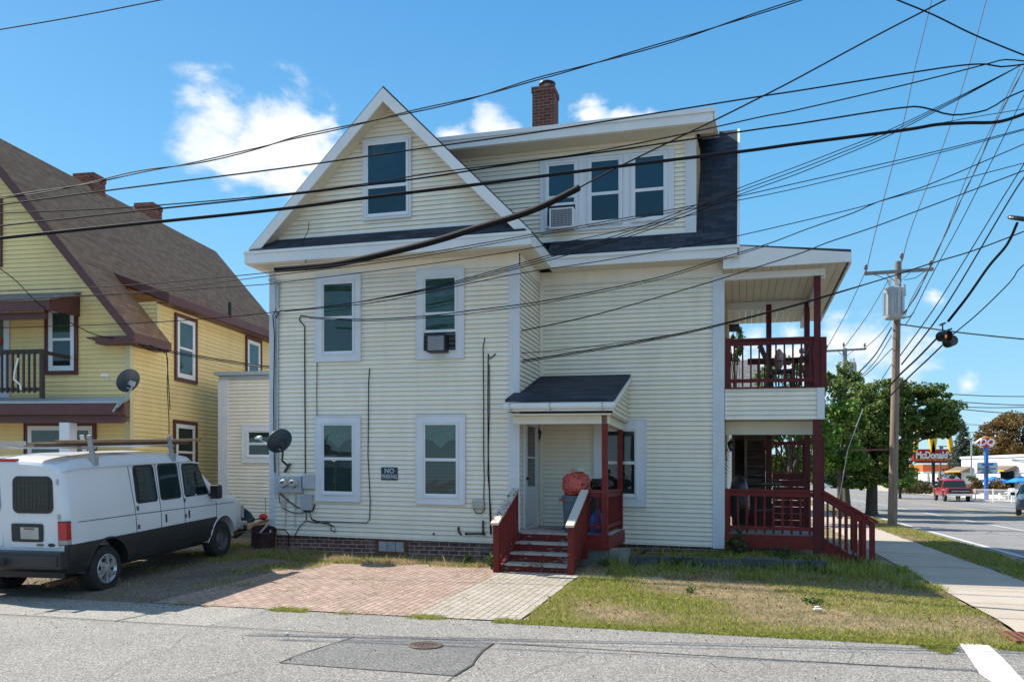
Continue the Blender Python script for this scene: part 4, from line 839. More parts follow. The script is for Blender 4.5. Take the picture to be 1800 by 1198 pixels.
A_ = MB(YF); A_.box(-5, -1.53, -.92, -.86, 4.50, 4.60); A_.box(-5, -1.55, -.91, -.87, 3.66, 3.74); A_.box(-1.58, -1.50, -.93, -.85, 3.5, 4.6); A_.box(-1.57, -1.52, -.85, -.05, 4.5, 4.58); rl = obj('balcony_railing', A_, M['darkrail'], yel)
for i in range(24):
    b = MB(YF); b.box(-1.73-i*.14, -1.69-i*.14, -.935, -.90, 3.62, 4.55); obj('baluster', b, M['darkrail'], rl)
# ---- things standing on the yellow house
def parabola(c, axis, r, depth, up=None, squash=1.0):
    mb = MB(W); prof = [(r*t, depth*t*t) for t in (0, .25, .5, .75, .9, 1)]+[(r*1.0, depth+.012), (r*.97, depth+.012)]+[(r*t*.97, depth*t*t+.01) for t in (.9, .75, .5, .25, 0)]
    mb.lathe(prof, c, ax=axis, seg=32); return mb
def dish(name, label, c, axis, r, foot, lnbdir, wallpts):
    """satellite dish: bowl centred at c opening along axis, arm to the receiver, mast to the foot"""
    root = thing(name, label, 'satellite dish', foot); ax = Vector(axis).normalized()
    obj('reflector', parabola(c-ax*.06, ax, r, .07), M['dish'], root, smooth=60)
    a = MB(W); tip = Vector(lnbdir); low = c-ax*.05+Vector((0, 0, -r*.55)); a.tube([low, low.lerp(tip, .5)+Vector((0, 0, -.03)), tip], .014, 8); obj('arm', a, M['galv'], root)
    l_ = MB(W); l_.lathe([(0, -.04), (.025, -.04), (.03, .0), (.04, .05), (.038, .07), (0, .07)], tip+Vector((0, 0, .03)), ax=(c-tip).normalized(), seg=12); l_.bar(tip+Vector((-.07, 0, .02)), tip+Vector((.05, 0, .02)), .05, .045); obj('receiver', l_, M['white'], root)
    m_ = MB(W); m_.tube([c-ax*.07, c-ax*.14+Vector((0, 0, -.06))]+[Vector(q) for q in wallpts], .022, 8); m_.bar(c-ax*.03+Vector((-.06, 0, 0)), c-ax*.12+Vector((.06, 0, -.02)), .06, .1); obj('mast', m_, M['galv'] if 'yellow' in label else M['black'], root)
    p_ = MB(W); f = Vector(foot); p_.bar(f+Vector((-.07, -.01, -.09)), f+Vector((.05, -.01, .09)), .09, .03); obj('foot_plate', p_, M['galv'] if 'yellow' in label else M['black'], root)
    return root
dc = at(226, 669, 17.1)
dish('satellite_dish', 'dark oval satellite dish on the corner of the yellow house porch roof', dc, (-.78, .42, .45), .27, at(206, 716, 17.2), at(184, 661, 17.2), [at(222, 700, 17.1), at(206, 716, 17.18)])
dc2 = at(492, 775, 15.45)
dish('satellite_dish', 'dark satellite dish mounted low on the corner of the cream house', dc2, (-.62, .60, .46), .26, tuple(H(UL+.42, -.03, 1.86)), at(455, 771, 15.85), [H(UL+.42, -.25, 2.0), H(UL+.42, -.04, 1.9)])
w = MB(W); w.lathe([(.0, -.03), (.07, -.03), (.1, 0), (.07, .03), (0, .03)], YF(-3.42, -.09, 4.95), ax=(0, 1, 0), seg=16)
tag(obj('wreath', w, mat('red_wreath', (.5, .05, .03), .8, 18, .5, bump=.8)), 'red flower wreath hanging on the balcony door of the yellow house', 'wreath')
w = MB(W); w.tube([YF(-2.1, -.95, 4.4), YF(-2.17, -.97, 4.1), YF(-2.2, -.96, 3.92), YF(-2.04, -.96, 3.80), YF(-2.02, -.96, 3.68)], .022, 8); tag(obj('hose', w, M['white']), 'white hose hanging in a hook on the dark balcony railing', 'hose')

# ================================================================ the van
def rounded(face, a0, a1, z0, z1, r, n=4, skew=0):
    """rounded rectangle outline; skew leans the front edge"""
    P = []
    for (cx_, cz, s) in ((a1-r, z0+r, -90), (a1-r, z1-r, 0), (a0+r, z1-r, 90), (a0+r, z0+r, 180)):
        for k in range(n+1):
            a = math.radians(s+90*k/n); x = cx_+r*math.cos(a); z = cz+r*math.sin(a); P.append((x+skew*(z-z0)/(z1-z0)*(1 if x > (a0+a1)/2 else 0), z))
    return P
class Local:
    """vehicle frame: x forward, y to the left, z up"""
    def __init__(s, o, d, up=(0, 0, 1), k=1.0):
        s.o = Vector(o); s.x = Vector(d).normalized(); s.y = Vector(up).cross(s.x).normalized(); s.z = s.x.cross(s.y); s.k = k
    def __call__(s, x, y, z): return s.o+(s.x*x+s.y*y+s.z*z)*s.k
def loft(T, stations, sect, closed_ends=True):
    mb = MB(T); rings = []
    for st in stations: rings.append([mb.p(st[0]+q[2] if len(q) > 2 else st[0], q[0], q[1]) for q in sect(st)])
    for a, b in zip(rings, rings[1:]):
        for k in range(len(a)-1): mb.face((a[k], a[k+1], b[k+1], b[k]))
        mb.face((a[-1], a[0], b[0], b[-1]))
    if closed_ends: mb.face(rings[0][::-1]); mb.face(rings[-1])
    return mb
def cut_arches(o, T, wheels, r, width):
    dg = None
    for (x, y, z) in wheels:
        c = MB(W); c.lathe([(r, -width/2), (r, width/2)], T(x, y, z), ax=T(0, 1, 0)-T(0, 0, 0), seg=28); n0 = len(c.v)//2; c.face(list(range(n0))[::-1]); c.face(list(range(n0, 2*n0)))
        co = obj('cutter', c, M['black'], origin=(0, 0, 0)); bpy.context.view_layer.update()
        md = o.modifiers.new('b', 'BOOLEAN'); md.operation = 'DIFFERENCE'; md.object = co; md.solver = 'EXACT'
        dg = bpy.context.evaluated_depsgraph_get(); me = bpy.data.meshes.new_from_object(o.evaluated_get(dg)); o.modifiers.clear(); o.data = me
        bpy.data.objects.remove(co)
    o.data.polygons.foreach_set('use_smooth', [True]*len(o.data.polygons))
    try: o.data.set_sharp_from_angle(angle=math.radians(32))
    except Exception: pass
def wheel(T, x, y, z, r, wd, side, par, style='cap', name='wheel'):
    """side -1: outer face towards -y"""
    ax = (T(0, 1, 0)-T(0, 0, 0)).normalized()*side; c = T(x, y, z); k = T.k
    t = MB(W); t.lathe([(r*.62*k, -wd*.5*k), (r*.9*k, -wd*.5*k), (r*.97*k, -wd*.42*k), (r*k, -wd*.3*k), (r*k, wd*.3*k), (r*.97*k, wd*.42*k), (r*.9*k, wd*.5*k), (r*.64*k, wd*.5*k), (r*.6*k, wd*.36*k)], c, ax=ax, seg=36)
    wh = obj(name, t, M['tyre'], par, smooth=35)
    q = MB(W); R_ = r*k
    if style == 'cap': q.lathe([(R_*.63, wd*.5*k), (R_*.60, wd*.52*k), (R_*.52, wd*.36*k), (R_*.2, wd*.42*k), (R_*.19, wd*.52*k), (R_*.15, wd*.54*k), (0, wd*.54*k)], c, ax=ax, seg=36)
    else: q.lathe([(R_*.60, wd*.46*k), (R_*.57, wd*.46*k), (R_*.53, wd*.25*k), (R_*.40, wd*.20*k), (R_*.30, wd*.34*k), (R_*.16, wd*.30*k), (R_*.14, wd*.36*k), (0, wd*.36*k)], c, ax=ax, seg=36)
    rm = obj('rim', q, M['rim'] if style == 'cap' else M['steelrim'], wh, smooth=30)
    if style == 'cap':
        u = ax.cross(Vector((0, 0, 1))).normalized(); v = ax.cross(u)
        for i in range(6):
            a = 2*math.pi*i/6+.3; d1 = u*math.cos(a)+v*math.sin(a); d2 = u*math.cos(a+.35)+v*math.sin(a+.35); b = MB(W)
            b.bar(c+ax*wd*.50*k+d1*R_*.2, c+ax*wd*.50*k+d2*R_*.57, R_*.13, R_*.07, up=ax); obj('spoke', b, M['rim'], rm)
        for i in range(6):
            a = 2*math.pi*(i+.5)/6+.45; d1 = u*math.cos(a)+v*math.sin(a); hl = MB(W); hl.lathe([(R_*.085, 0), (R_*.085, .006), (0, .006)], c+ax*wd*.40*k+d1*R_*.40, ax=ax, seg=10); obj('wheel_opening', hl, M['black'], rm)
    return wh
VR = Vector((-6.13, 11.95, .0)); VF = Vector((-5.60, 15.25, .19)); vd = (VF-VR)
V = Local(VR, vd, up=(.0, -.06, 1), k=.985); V.o = V.o-V.y*(-.0)
# local frame origin: contact of the right rear tyre; the body lies to the left (+y)
WB = vd.length/.985; WID = 1.93; yc = WID/2-.06
van = thing('white_van', 'white work van with roof rack, parked nose-in beside the yellow house', 'van', VR)
def vsec(st):
    x, zb, zt, hw, tuck = st   # floor z, roof z, half width at belt, roof inset
    zb_ = zb
    belt = min(1.12, zt-.12); rz = min(zt-.17, 1.9) if zt > 1.6 else zt-.06
    P = [(-hw*.93, zb_), (-hw*.985, zb_+.08), (-hw, min(.84, belt-.05)), (-hw*.995, belt), (-hw*(1-tuck), rz), (-hw*(1-tuck)*.965, rz+.07 if zt > 1.6 else rz+.03), (-hw*(1-tuck)*.86, zt-.035), (-hw*.45, zt), (0, zt+.012)]
    P = P+[(-a, b) for a, b in P[-2::-1]]
    return [(yc+a, b) for a, b in P]
RO, FO = -.88, WB+.86
sts = [(RO+.0, .50, 1.98, .90, .085), (RO+.03, .46, 2.02, .93, .085), (RO+.12, .42, 2.05, .955, .09), (RO+.5, .40, 2.09, WID/2, .09), (RO+1.2, .40, 2.12, WID/2, .09), (RO+2.6, .40, 2.12, WID/2, .09), (RO+2.95, .40, 2.10, WID/2, .095), (RO+3.35, .40, 2.04, WID/2, .10),
       (RO+3.65, .40, 1.80, .96, .085), (RO+4.02, .40, 1.45, .955, .05), (RO+4.18, .42, 1.30, .95, .03), (RO+4.8, .44, 1.22, .93, .03), (RO+5.02, .46, 1.12, .91, .03), (FO, .48, 1.0, .90, .03)]
sts = sts[:-1]+[(RO+5.14, .50, 1.02, .86, .03)]; FO = RO+5.14
mb = loft(V, sts, vsec)
for k_, f_ in enumerate(mb.f):
    if max(((mb.v[i]-V.o).dot(V.z))/V.k for i in f_) < .86 and min(((mb.v[i]-V.o).dot(V.x))/V.k for i in f_) < WB-.35: mb.mi[k_] = 1
body = obj('body', mb, [M['van'], M['vandark']], van, smooth=32)
cut_arches(body, V, [(0, 0, .36), (WB, 0, .36), (0, 2*yc, .36), (WB, 2*yc, .36)], .47, .62)
def ysurf(x, z):
    """right-hand side surface (y) at height z"""
    hw = np.interp(x, [s[0] for s in sts], [s[3] for s in sts]); tk = np.interp(x, [s[0] for s in sts], [s[4] for s in sts]); zt = np.interp(x, [s[0] for s in sts], [s[2] for s in sts])
    belt = min(1.12, zt-.12); rz = min(zt-.17, 1.9) if zt > 1.6 else zt-.06
    zb = np.interp(x, [s[0] for s in sts], [s[1] for s in sts]); zz = [zb, zb+.08, .84, belt, rz]; yy = [hw*.93, hw*.985, hw, hw*.995, hw*(1-tk)]
    return yc-np.interp(z, zz, yy)
def vside(pts, off, th=.006):
    mb = MB(V); a = [mb.p(x, ysurf(x, z)-off, z) for x, z in pts]; b = [mb.p(x, ysurf(x, z)-off+th+.01, z) for x, z in pts]; mb.face(a); n = len(a)
    for i in range(n): mb.face((a[i], b[i], b[(i+1) % n], a[(i+1) % n]))
    return mb
# rubber-dark lower cladding with arch cuts: strips between the arches
def clad(x0, x1, z0, z1):
    mb = MB(V); n = max(2, int((x1-x0)/.08)); row = []
    for i in range(n+1):
        x = x0+(x1-x0)*i/n; zlo = z0
        for wx in (0, WB):
            if abs(x-wx) < .475: zlo = max(zlo, .36+math.sqrt(max(0, .475**2-(x-wx)**2)))
        zlo = min(zlo, z1-.004); row.append((x, zlo))
    A = [mb.p(x, ysurf(x, z1)-.008, z1) for x, _ in row]; B = [mb.p(x, ysurf(x, (z1+zl)/2)-.010, (z1+zl)/2) for x, zl in row]; Cc = [mb.p(x, ysurf(x, zl)-.008, zl) for x, zl in row]
    for i in range(n): mb.face((A[i], A[i+1], B[i+1], B[i])); mb.face((B[i], B[i+1], Cc[i+1], Cc[i]))
    return mb
obj('side_cladding', clad(RO+.04, WB-.40, .42, .84), M['vandark'], van, smooth=True)
for wx in (0, WB):   # arch lips
    lip = MB(V); prev_ = None
    for i in range(19):
        a = math.pi*i/18; x = wx+math.cos(a)*.47; z = .36+math.sin(a)*.47; x2 = wx+math.cos(a)*.50; z2 = .36+math.sin(a)*.50
        k_ = (lip.p(x, ysurf(x, z)-.012, z), lip.p(x2, ysurf(x2, z2)-.003, z2), lip.p(x, ysurf(x, z)+.25, z))
        if prev_: lip.face((prev_[0], k_[0], k_[1], prev_[1])); lip.face((prev_[2], k_[2], k_[0], prev_[0]))
        prev_ = k_
    obj('wheel_arch', lip, M['vandark'] if wx == 0 else M['van'], van, smooth=True)
u_ = MB(V); u_.box(RO+.3, FO-.3, .25, 2*yc-.25, .30, .52); obj('chassis', u_, M['black'], van)
for (x0, x1, z0, z1, sk, nm) in ((RO+1.62, RO+2.15, 1.32, 1.88, -.04, 'side_window'), (RO+2.28, RO+2.84, 1.32, 1.88, -.03, 'side_window'), (RO+3.0, RO+3.80, 1.32, 1.86, -.34, 'front_window')):
    fr_ = rounded(None, x0-.03, x1+.03, z0-.03, z1+.03, .07, skew=sk); gl = rounded(None, x0, x1, z0, z1, .06, skew=sk)
    sw_ = obj(nm, vside(fr_, .005), M['black'], van); obj('pane', vside(gl, .009), M['vglass'], sw_)
seams = MB(V)
def seam(pts, w=.012):
    for a, b in zip(pts, pts[1:]):
        k = 6
        for i in range(k):
            p = [a[0]+(b[0]-a[0])*i/k, a[1]+(b[1]-a[1])*i/k]; q = [a[0]+(b[0]-a[0])*(i+1)/k, a[1]+(b[1]-a[1])*(i+1)/k]
            seams.bar(V(p[0], ysurf(*p)-.002, p[1]), V(q[0], ysurf(*q)-.002, q[1]), w*.9, .004, up=tuple(V.y))
seam([(RO+1.56, .5), (RO+1.54, 1.2), (RO+1.48, 1.9)]); seam([(RO+2.22, .5), (RO+2.22, 1.2), (RO+2.19, 1.93)]); seam([(RO+2.92, .5), (RO+2.93, 1.2), (RO+2.89, 1.93)]); seam([(RO+4.02, .75), (RO+4.00, 1.15)]); seam([(RO+.08, 1.15), (RO+1.54, 1.13)]); seam([(RO+1.57, 1.13), (RO+4.7, 1.06)]); seam([(RO+1.48, 1.93), (RO+3.4, 1.93)])
obj('door_seam', seams, M['vandark'], van)
gu = MB(V)
for s_ in (-1, 1):
    pts = [V(x, yc+s_*(.905*np.interp(x, [RO, RO+.3, RO+3.85], [.94, 1.0, 1.0])), np.interp(x, [RO+.05, RO+.3, RO+3.0, RO+3.5], [1.885, 1.93, 1.93, 1.88])) for x in np.linspace(RO+.05, RO+3.5, 14)]; gu.tube(pts, .014, 6)
obj('drip_rail', gu, M['van'], van, smooth=True)
for (x, z) in ((RO+2.34, 1.0), (RO+3.04, 1.0)):
    h_ = obj('handle_recess', vside(rounded(None, x, x+.085, z-.12, z+.10, .02), .004), M['van'], van); h2 = vside(rounded(None, x+.0, x+.035, z-.09, z+.05, .012), .012); obj('handle', h2, M['black'], h_)
for (x, z) in ((RO+1.6, 1.22), (RO+1.6, .92), (RO+2.94, 1.24), (RO+2.94, .96)):
    h_ = MB(V); h_.box(x-.02, x+.02, ysurf(x, z)-.018, ysurf(x, z), z-.035, z+.035); obj('hinge', h_, M['steelrim'], van)
# mirror
m_ = MB(V); mx_ = RO+3.80; m_.box(mx_-.06, mx_+.08, -.26, -.07, 1.20, 1.46); mo = obj('mirror', m_, M['black'], van); md_ = mo.modifiers.new('bev', 'BEVEL'); md_.width = .03; md_.segments = 2
m_ = MB(W); m_.bar(V(mx_, -.10, 1.28), V(mx_, .06, 1.26), .05); obj('mirror_arm', m_, M['black'], mo)
# rear end: surface x at height
def xr(z): return np.interp(z, [.5, 1.12, 1.82, 2.0], [RO-.0, RO-.0, RO+.02, RO+.10])
def vrear(pts, off, th=.012):
    mb = MB(V); a = [mb.p(xr(z)-off, y, z) for y, z in pts]; b = [mb.p(xr(z)-off+th+.02, y, z) for y, z in pts]; mb.face(a); n = len(a)
    for i in range(n): mb.face((a[i], b[i], b[(i+1) % n], a[(i+1) % n]))
    return mb
for s_ in (0, 1):
    y0, y1 = (.16, .80) if s_ == 0 else (2*yc-.80, 2*yc-.16)
    d_ = obj('rear_door', vrear(rounded(None, y0-.09 if s_ == 0 else y0-.025, y1+.025 if s_ == 0 else y1+.09, .80, 1.96, .04), .012), M['van'], van)
    fr_ = obj('rear_window', vrear(rounded(None, y0, y1, 1.29, 1.82, .09), .024), M['black'], d_); obj('pane', vrear(rounded(None, y0+.05, y1-.05, 1.33, 1.78, .07), .028), M['vglass'], fr_)
    gr = MB(W)
    for i in range(9): y = y0+.07+i*(y1-y0-.14)/8; gr.bar(V(xr(1.36)-.032, y, 1.35), V(xr(1.78)-.032, y, 1.77), .003)
    for i in range(7): z = 1.36+i*.066; gr.bar(V(xr(z)-.033, y0+.06, z), V(xr(z)-.033, y1-.06, z), .003)
    obj('window_grille', gr, M['grille'], fr_)
    tl_ = MB(V); ys = (-.055, .085) if s_ == 0 else (2*yc-.085, 2*yc+.055)
    tl_.box(RO-.02, RO+.07, ys[0], ys[1], .84, 1.18); t_ = obj('tail_light', tl_, M['black'], van)
    l_ = MB(V); l_.box(RO-.032, RO+.06, ys[0]-.006 if s_ == 0 else ys[0]+.012, ys[1]-.012 if s_ == 0 else ys[1]+.006, .915, 1.168); obj('lens', l_, M['redlens'], t_)
    l_ = MB(V); l_.box(RO-.030, RO+.058, ys[0]-.005 if s_ == 0 else ys[0]+.012, ys[1]-.012 if s_ == 0 else ys[1]+.005, .85, .912); obj('reversing_lens', l_, M['clearlens'], t_)
pl = obj('plate_recess', vrear(rounded(None, .33, .83, .88, 1.14, .03), .020), M['black'], van); p2 = obj('number_plate', vrear(rounded(None, .39, .68, .92, 1.09, .01), .026), M['beige'], pl)
p3 = MB(V); p3.box(RO-.030, RO-.026, .46, .62, 1.06, 1.078); obj('plate_bolt', p3, M['rust'], pl)
bd = MB(W); bd.lathe([(.0, .006), (.055, .004), (.058, 0)], V(RO-.014, .20, .84), ax=V(-1, 0, 0)-V(0, 0, 0), seg=20); 
for i_, v_ in enumerate(bd.v):
    dl = (v_-V(RO-.014, .20, .84)); bd.v[i_] = V(RO-.014, .20, .84)+dl-V.z*dl.dot(V.z)*.55
obj('badge', bd, M['navyblue'], van); bd = MB(V); bd.box(RO-.022, RO-.012, .33, .43, .825, .855); obj('lettering', bd, M['steelrim'], van)
for z in (.86, 1.2, 1.70): hn = MB(V); hn.box(RO-.03, RO-.008, .06, .085, z, z+.08); obj('hinge', hn, M['galv'], van)
bl = MB(V); bl.box(RO+.02, RO+.09, yc-.14, yc+.14, 2.02, 2.065); obj('brake_light', bl, M['redlens'], van)
bm_ = MB(V); bm_.box(RO-.20, RO-.02, -.08, 2*yc+.08, .52, .76); bm_.box(RO-.22, RO-.19, -.04, 2*yc+.04, .55, .72); bp_ = obj('rear_bumper', bm_, M['vandark'], van); md_ = bp_.modifiers.new('bev', 'BEVEL'); md_.width = .03; md_.segments = 2
hb = MB(V); hb.box(RO-.34, RO-.2, .78, .86, .56, .66); obj('hitch', hb, M['steelrim'], bp_)
ex_ = MB(W); ex_.tube([V(RO+.0, .30, .26), V(RO+.7, .28, .27)], .035, 10); obj('exhaust', ex_, M['rust'], van)
fb = MB(V); fb.box(FO-.06, FO+.12, -.02, 2*yc+.02, .42, .62); obj('front_bumper', fb, M['chrome'], van)
hl_ = MB(V); hl_.box(FO-.16, FO+.02, .0, .2, .70, .95); obj('headlight', hl_, M['clearlens'], van)
wheel(V, 0, .11, .36, .36, .24, -1, van, 'cap'); wheel(V, WB, .11, .36, .36, .24, -1, van, 'steel'); wheel(V, 0, 2*yc-.11, .36, .36, .24, 1, van, 'steel'); wheel(V, WB, 2*yc-.11, .36, .36, .24, 1, van, 'steel')
# roof rack
for i, x in enumerate((RO+.72, RO+2.75)):
    r_ = MB(W); r_.bar(V(x, .02, 2.21), V(x, 2*yc-.02, 2.21), .05, .03); rk = obj('rack_bar', r_, M['galv'], van)
    for y, s_ in ((.06, -1), (2*yc-.06, 1)):
        r_ = MB(W); r_.bar(V(x, y, 1.92), V(x-.01, y+s_*.0, 2.16), .07, .03); r_.bar(V(x-.02, y, 2.14), V(x-.07, y, 2.40), .06, .035); r_.bar(V(x+.04, y-.01*s_, 1.90), V(x+.05, y, 2.08), .10, .05); obj('rack_foot', r_, M['galv'], rk)
for k, (x0, x1, y, z, wd, th, lab) in enumerate(((RO-.05, RO+3.55, .30, 2.235, .18, .05, 'dark stained plank lying lowest on the van roof rack'), (RO+.05, RO+3.4, .50, 2.235, .16, .06, 'weathered plank in the middle of the van roof rack'), (RO+.2, RO+3.85, .20, 2.287, .14, .045, 'light brown plank on top of the stack on the van roof rack'))):
    p_ = MB(V); p_.box(x0, x1, y-wd/2, y+wd/2, z, z+th); tag(obj('plank', p_, M['ldark'] if k == 0 else M['lumber']), lab, 'plank', 'planks on the van roof rack')
ld = MB(W)
for s_ in (0, .38): ld.bar(V(RO-.1, 1.35+s_, 2.26), V(RO+.9, 1.35+s_, 2.27), .03, .07)
for i in range(7): ld.tube([V(RO-.05+i*.15, 1.35, 2.265), V(RO-.05+i*.15, 1.73, 2.265)], .014, 6)
tag(obj('ladder', ld, M['galv']), 'end of an aluminium ladder on the left of the van roof', 'ladder')

# ================================================================ things on the cream wall
def wbox(name, px0, py0, px1, py1, c0, c1, mt, n=0, T=H):
    a0, zt = T.N(px0, py0, n); a1, _ = T.N(px1, py0, n); _, zb = T.N(px0, py1, n); mb = MB(T); lbox(mb, fN(n), a0, a1, zb, zt, c0, c1); return mb, (a0, a1, zb, zt)
mb, q = wbox('', 487.5, 836, 534.5, 864, .02, .12, 0)
mt_ = thing('electric_meter', 'twin round electric meters on one grey panel left of the ground floor window', 'electric meter', H(q[0]+.2, -.05, q[2])); obj('panel', mb, M['meter'], mt_)
for cx_ in (500, 517):
    u, z = H.N(cx_, 849, -.12); m2 = MB(W); m2.lathe([(.085, 0), (.09, .02), (.085, .03), (.078, .035)], H(u, -.12, z), ax=-Vector((G.s, G.c, 0)), seg=24); rg = obj('meter_ring', m2, M['galv'], mt_)
    m2 = MB(W); m2.lathe([(.078, .03), (.075, .08), (.06, .10), (0, .105)], H(u, -.12, z), ax=-Vector((G.s, G.c, 0)), seg=24); obj('meter_glass', m2, M['beige'], rg)
    m2 = MB(H); m2.box(u-.045, u+.045, -.235, -.228, z+.005, z+.03); obj('meter_dial', m2, M['black'], rg)
mb, q = wbox('', 536, 833, 557, 859, .02, .12, 0); tg = obj('cable_box', mb, M['gbox']); md_ = tg.modifiers.new('bev', 'BEVEL'); md_.width = .025; md_.segments = 2; tag(tg, 'rounded grey cable box right of the two electric meters', 'utility box')
mb, q = wbox('', 533, 868.5, 552, 895, .02, .12, 0)
for k in range(6): x = q[0]+.02+k*(q[1]-q[0]-.04)/5; lbox(mb, fN(0), x-.006, x+.006, q[2]+.03, q[3]-.02, .1202, .127)
tag(obj('utility_box', mb, M['gbox']), 'ribbed grey utility box under the rounded cable box', 'utility box')
mb, q = wbox('', 832, 878, 853, 893, .02, .10, 0); tg = obj('junction_box', mb, M['beige']); md_ = tg.modifiers.new('bev', 'BEVEL'); md_.width = .02; md_.segments = 2; tag(tg, 'small beige junction box low on the cream wall left of the red stairs', 'junction box')
mb, q = wbox('', 496, 878, 504, 892, .02, .06, 0); tag(obj('outlet_box', mb, M['beige']), 'small pale outlet box under the left end of the meter panel', 'outlet')
# NO PARKING sign
mb, q = wbox('', 671, 820.5, 700, 843, .022, .028, 0)
sg_ = thing('no_parking_sign', 'dark blue NO PARKING sign between the ground floor windows', 'sign', H((q[0]+q[1])/2, -.03, q[2])); obj('board', mb, M['sign'], sg_)
def text(s, T, size, mt, par, ext=.004, name='lettering', align='CENTER', sx=1.0, bold=0.0, shear=0.0):
    """T = (origin, right, up): lettering as real raised mesh"""
    cu = bpy.data.curves.new('t', 'FONT'); cu.body = s; cu.size = size; cu.extrude = ext; cu.align_x = align; cu.align_y = 'CENTER'; cu.offset = bold; cu.shear = shear; cu.resolution_u = 4
    to = bpy.data.objects.new('t', cu); C.objects.link(to); bpy.context.view_layer.update(); dg = bpy.context.evaluated_depsgraph_get(); me = bpy.data.meshes.new_from_object(to.evaluated_get(dg)); bpy.data.objects.remove(to); bpy.data.curves.remove(cu)
    o_, r_, up_ = [Vector(x) for x in T]; r_.normalize(); up_.normalize(); nn = r_.cross(up_)
    mt4 = Matrix(((r_.x*sx, up_.x, nn.x, o_.x), (r_.y*sx, up_.y, nn.y, o_.y), (r_.z*sx, up_.z, nn.z, o_.z), (0, 0, 0, 1))); me.transform(mt4)
    me.materials.clear(); me.materials.append(M[mt]); root = par
    while root.parent is not None: root = root.parent
    me.transform(Matrix.Translation(-Vector(root.location))); o = bpy.data.objects.new(name, me); C.objects.link(o); o.parent = par; return o
uc = (q[0]+q[1])/2; rt_ = H(1, 0, 0)-H(0, 0, 0)
text('NO', (H(uc, -.031, q[3]-.075), rt_, (0, 0, 1)), .135, 'silver', sg_, .002, bold=.003); text('PARKING', (H(uc, -.031, q[2]+.07), rt_, (0, 0, 1)), .115, 'silver', sg_, .002, sx=.68, bold=.003)
# air conditioners
def aircon(label, face, T, a0, a1, z0, z1, mtb, mtg, dep=.25):
    r_ = thing('air_conditioner', label, 'air conditioner', T(*face((a0+a1)/2, z0, dep/2))); mb = MB(T); lbox(mb, face, a0, a1, z0, z1, .04, dep); cs = obj('case', mb, M[mtb], r_)
    mb = MB(T); frame4(mb, face, a0, a1, z0, z1, .025, dep+.0005, dep+.012); obj('bezel', mb, M[mtb], r_)
    mb = MB(T); lbox(mb, face, a0+.025, a1-.025, z0+.025, z1-.025, dep+.0002, dep+.003)
    obj('grille_back', mb, M['black'], r_); mb = MB(T)
    for k in range(16): x = a0+.035+k*(a1-a0-.07)/15; lbox(mb, face, x-.004, x+.004, z0+.03, z1-.03, dep+.0035, dep+.006)
    for k in range(10): z = z0+.035+k*(z1-z0-.07)/9; lbox(mb, face, a0+.03, a1-.03, z-.003, z+.003, dep+.006, dep+.008)
    obj('grille', mb, M[mtg], r_); return r_
a0, zt = H.N(966, 367, 1.35); a1, zb = H.N(1008, 399, 1.35); aircon('white window air conditioner in the leftmost dormer window', fN(1.6), H, a0, a1, zb, zt, 'white', 'gbox')
a0, zt = H.N(751.5, 589, -.2); a1, zb = H.N(784, 618, -.2); aircon('dark window air conditioner in the right upstairs window of the cream wall', fN(0), H, a0, a1, zb, zt, 'black', 'gbox')
# black pipe fittings near the stairs
pipe = MB(W); P = lambda px, py, c=.05: H(*(lambda r: (r[0], -c, r[1]))(H.N(px, py, 0)))
pipe.tube([P(850.5, 914), P(850.5, 934), P(849, 937), P(820, 937)], .018, 8); pipe.tube([P(849, 937), P(854, 938)], .026, 8); pipe.tube([P(823, 937), P(819, 937)], .024, 8); tag(obj('gas_pipe', pipe, M['black']), 'black elbow pipe fixed to the siding left of the red stairs', 'pipe')
pipe = MB(W); pipe.tube([P(807.5, 925), P(808, 934), P(811, 938), P(813, 938)], .018, 8); pipe.tube([P(807, 927), P(807.6, 930)], .026, 8); tag(obj('spigot', pipe, M['black']), 'short black spigot standing left of the elbow pipe', 'spigot')
pipe = MB(W); pipe.tube([P(763, 936), P(765, 939)], .018, 8); tag(obj('spigot', pipe, M['black']), 'tiny black pipe stub under the right ground floor window', 'spigot')
def wallwire(label, pts, w_=1.6, c=.03, n=0, name='cable', mt='wire', cat='cable'):
    mb = MB(W); r = w_/2*15.7/F; PP = [H(*(lambda q: (q[0], n-c-.0, q[1]))(H.N(px, py, n))) for px, py in pts]; mb.tube(PP, r, 6); return tag(obj(name, mb, M[mt]), label, cat)
wallwire('steel conduit running up the left corner of the cream wall to the meters', [(490, 842), (489, 700), (489.5, 600), (491, 498)], 4.5, .05, mt='galv', name='conduit', cat='conduit')
wallwire('black cable looping beside the conduit at the left corner of the cream wall', [(487, 830), (486, 780), (485.5, 700), (487, 590), (484, 556), (490, 545), (494, 553), (488, 560)], 2, .09)
wallwire('black cord hanging left of the upper left window down to the cable box', [(543, 557), (530, 555), (527, 562), (537, 574), (537, 640), (538, 832)], 2)
wallwire('thin cord running from the gable down past the upper left window', [(562, 401), (561, 415), (552, 434), (550, 445), (556, 462), (557.5, 486)], 1.2, .42)
wallwire('thin cord between the two left windows of the cream wall', [(558.5, 636), (558, 700), (558.5, 731)], 1.2, .03)
wallwire('long black cord dropping right of the left windows then along the bottom of the siding', [(651, 647), (649, 672), (648.5, 760), (648, 800), (652, 880), (651, 912), (646, 918), (610, 917), (560, 915), (548, 911)], 1.6, .03)
wallwire('black cord hanging left of the two parallel cords near the red stairs', [(853, 594), (850, 612), (851, 700), (851, 800), (852, 838), (851, 880)], 1.6, .03)
wallwire('doubled black cord coming down near the right corner board', [(872, 622), (862, 631), (859, 622), (858.5, 700), (859, 800), (861, 860), (863, 938)], 2, .03)
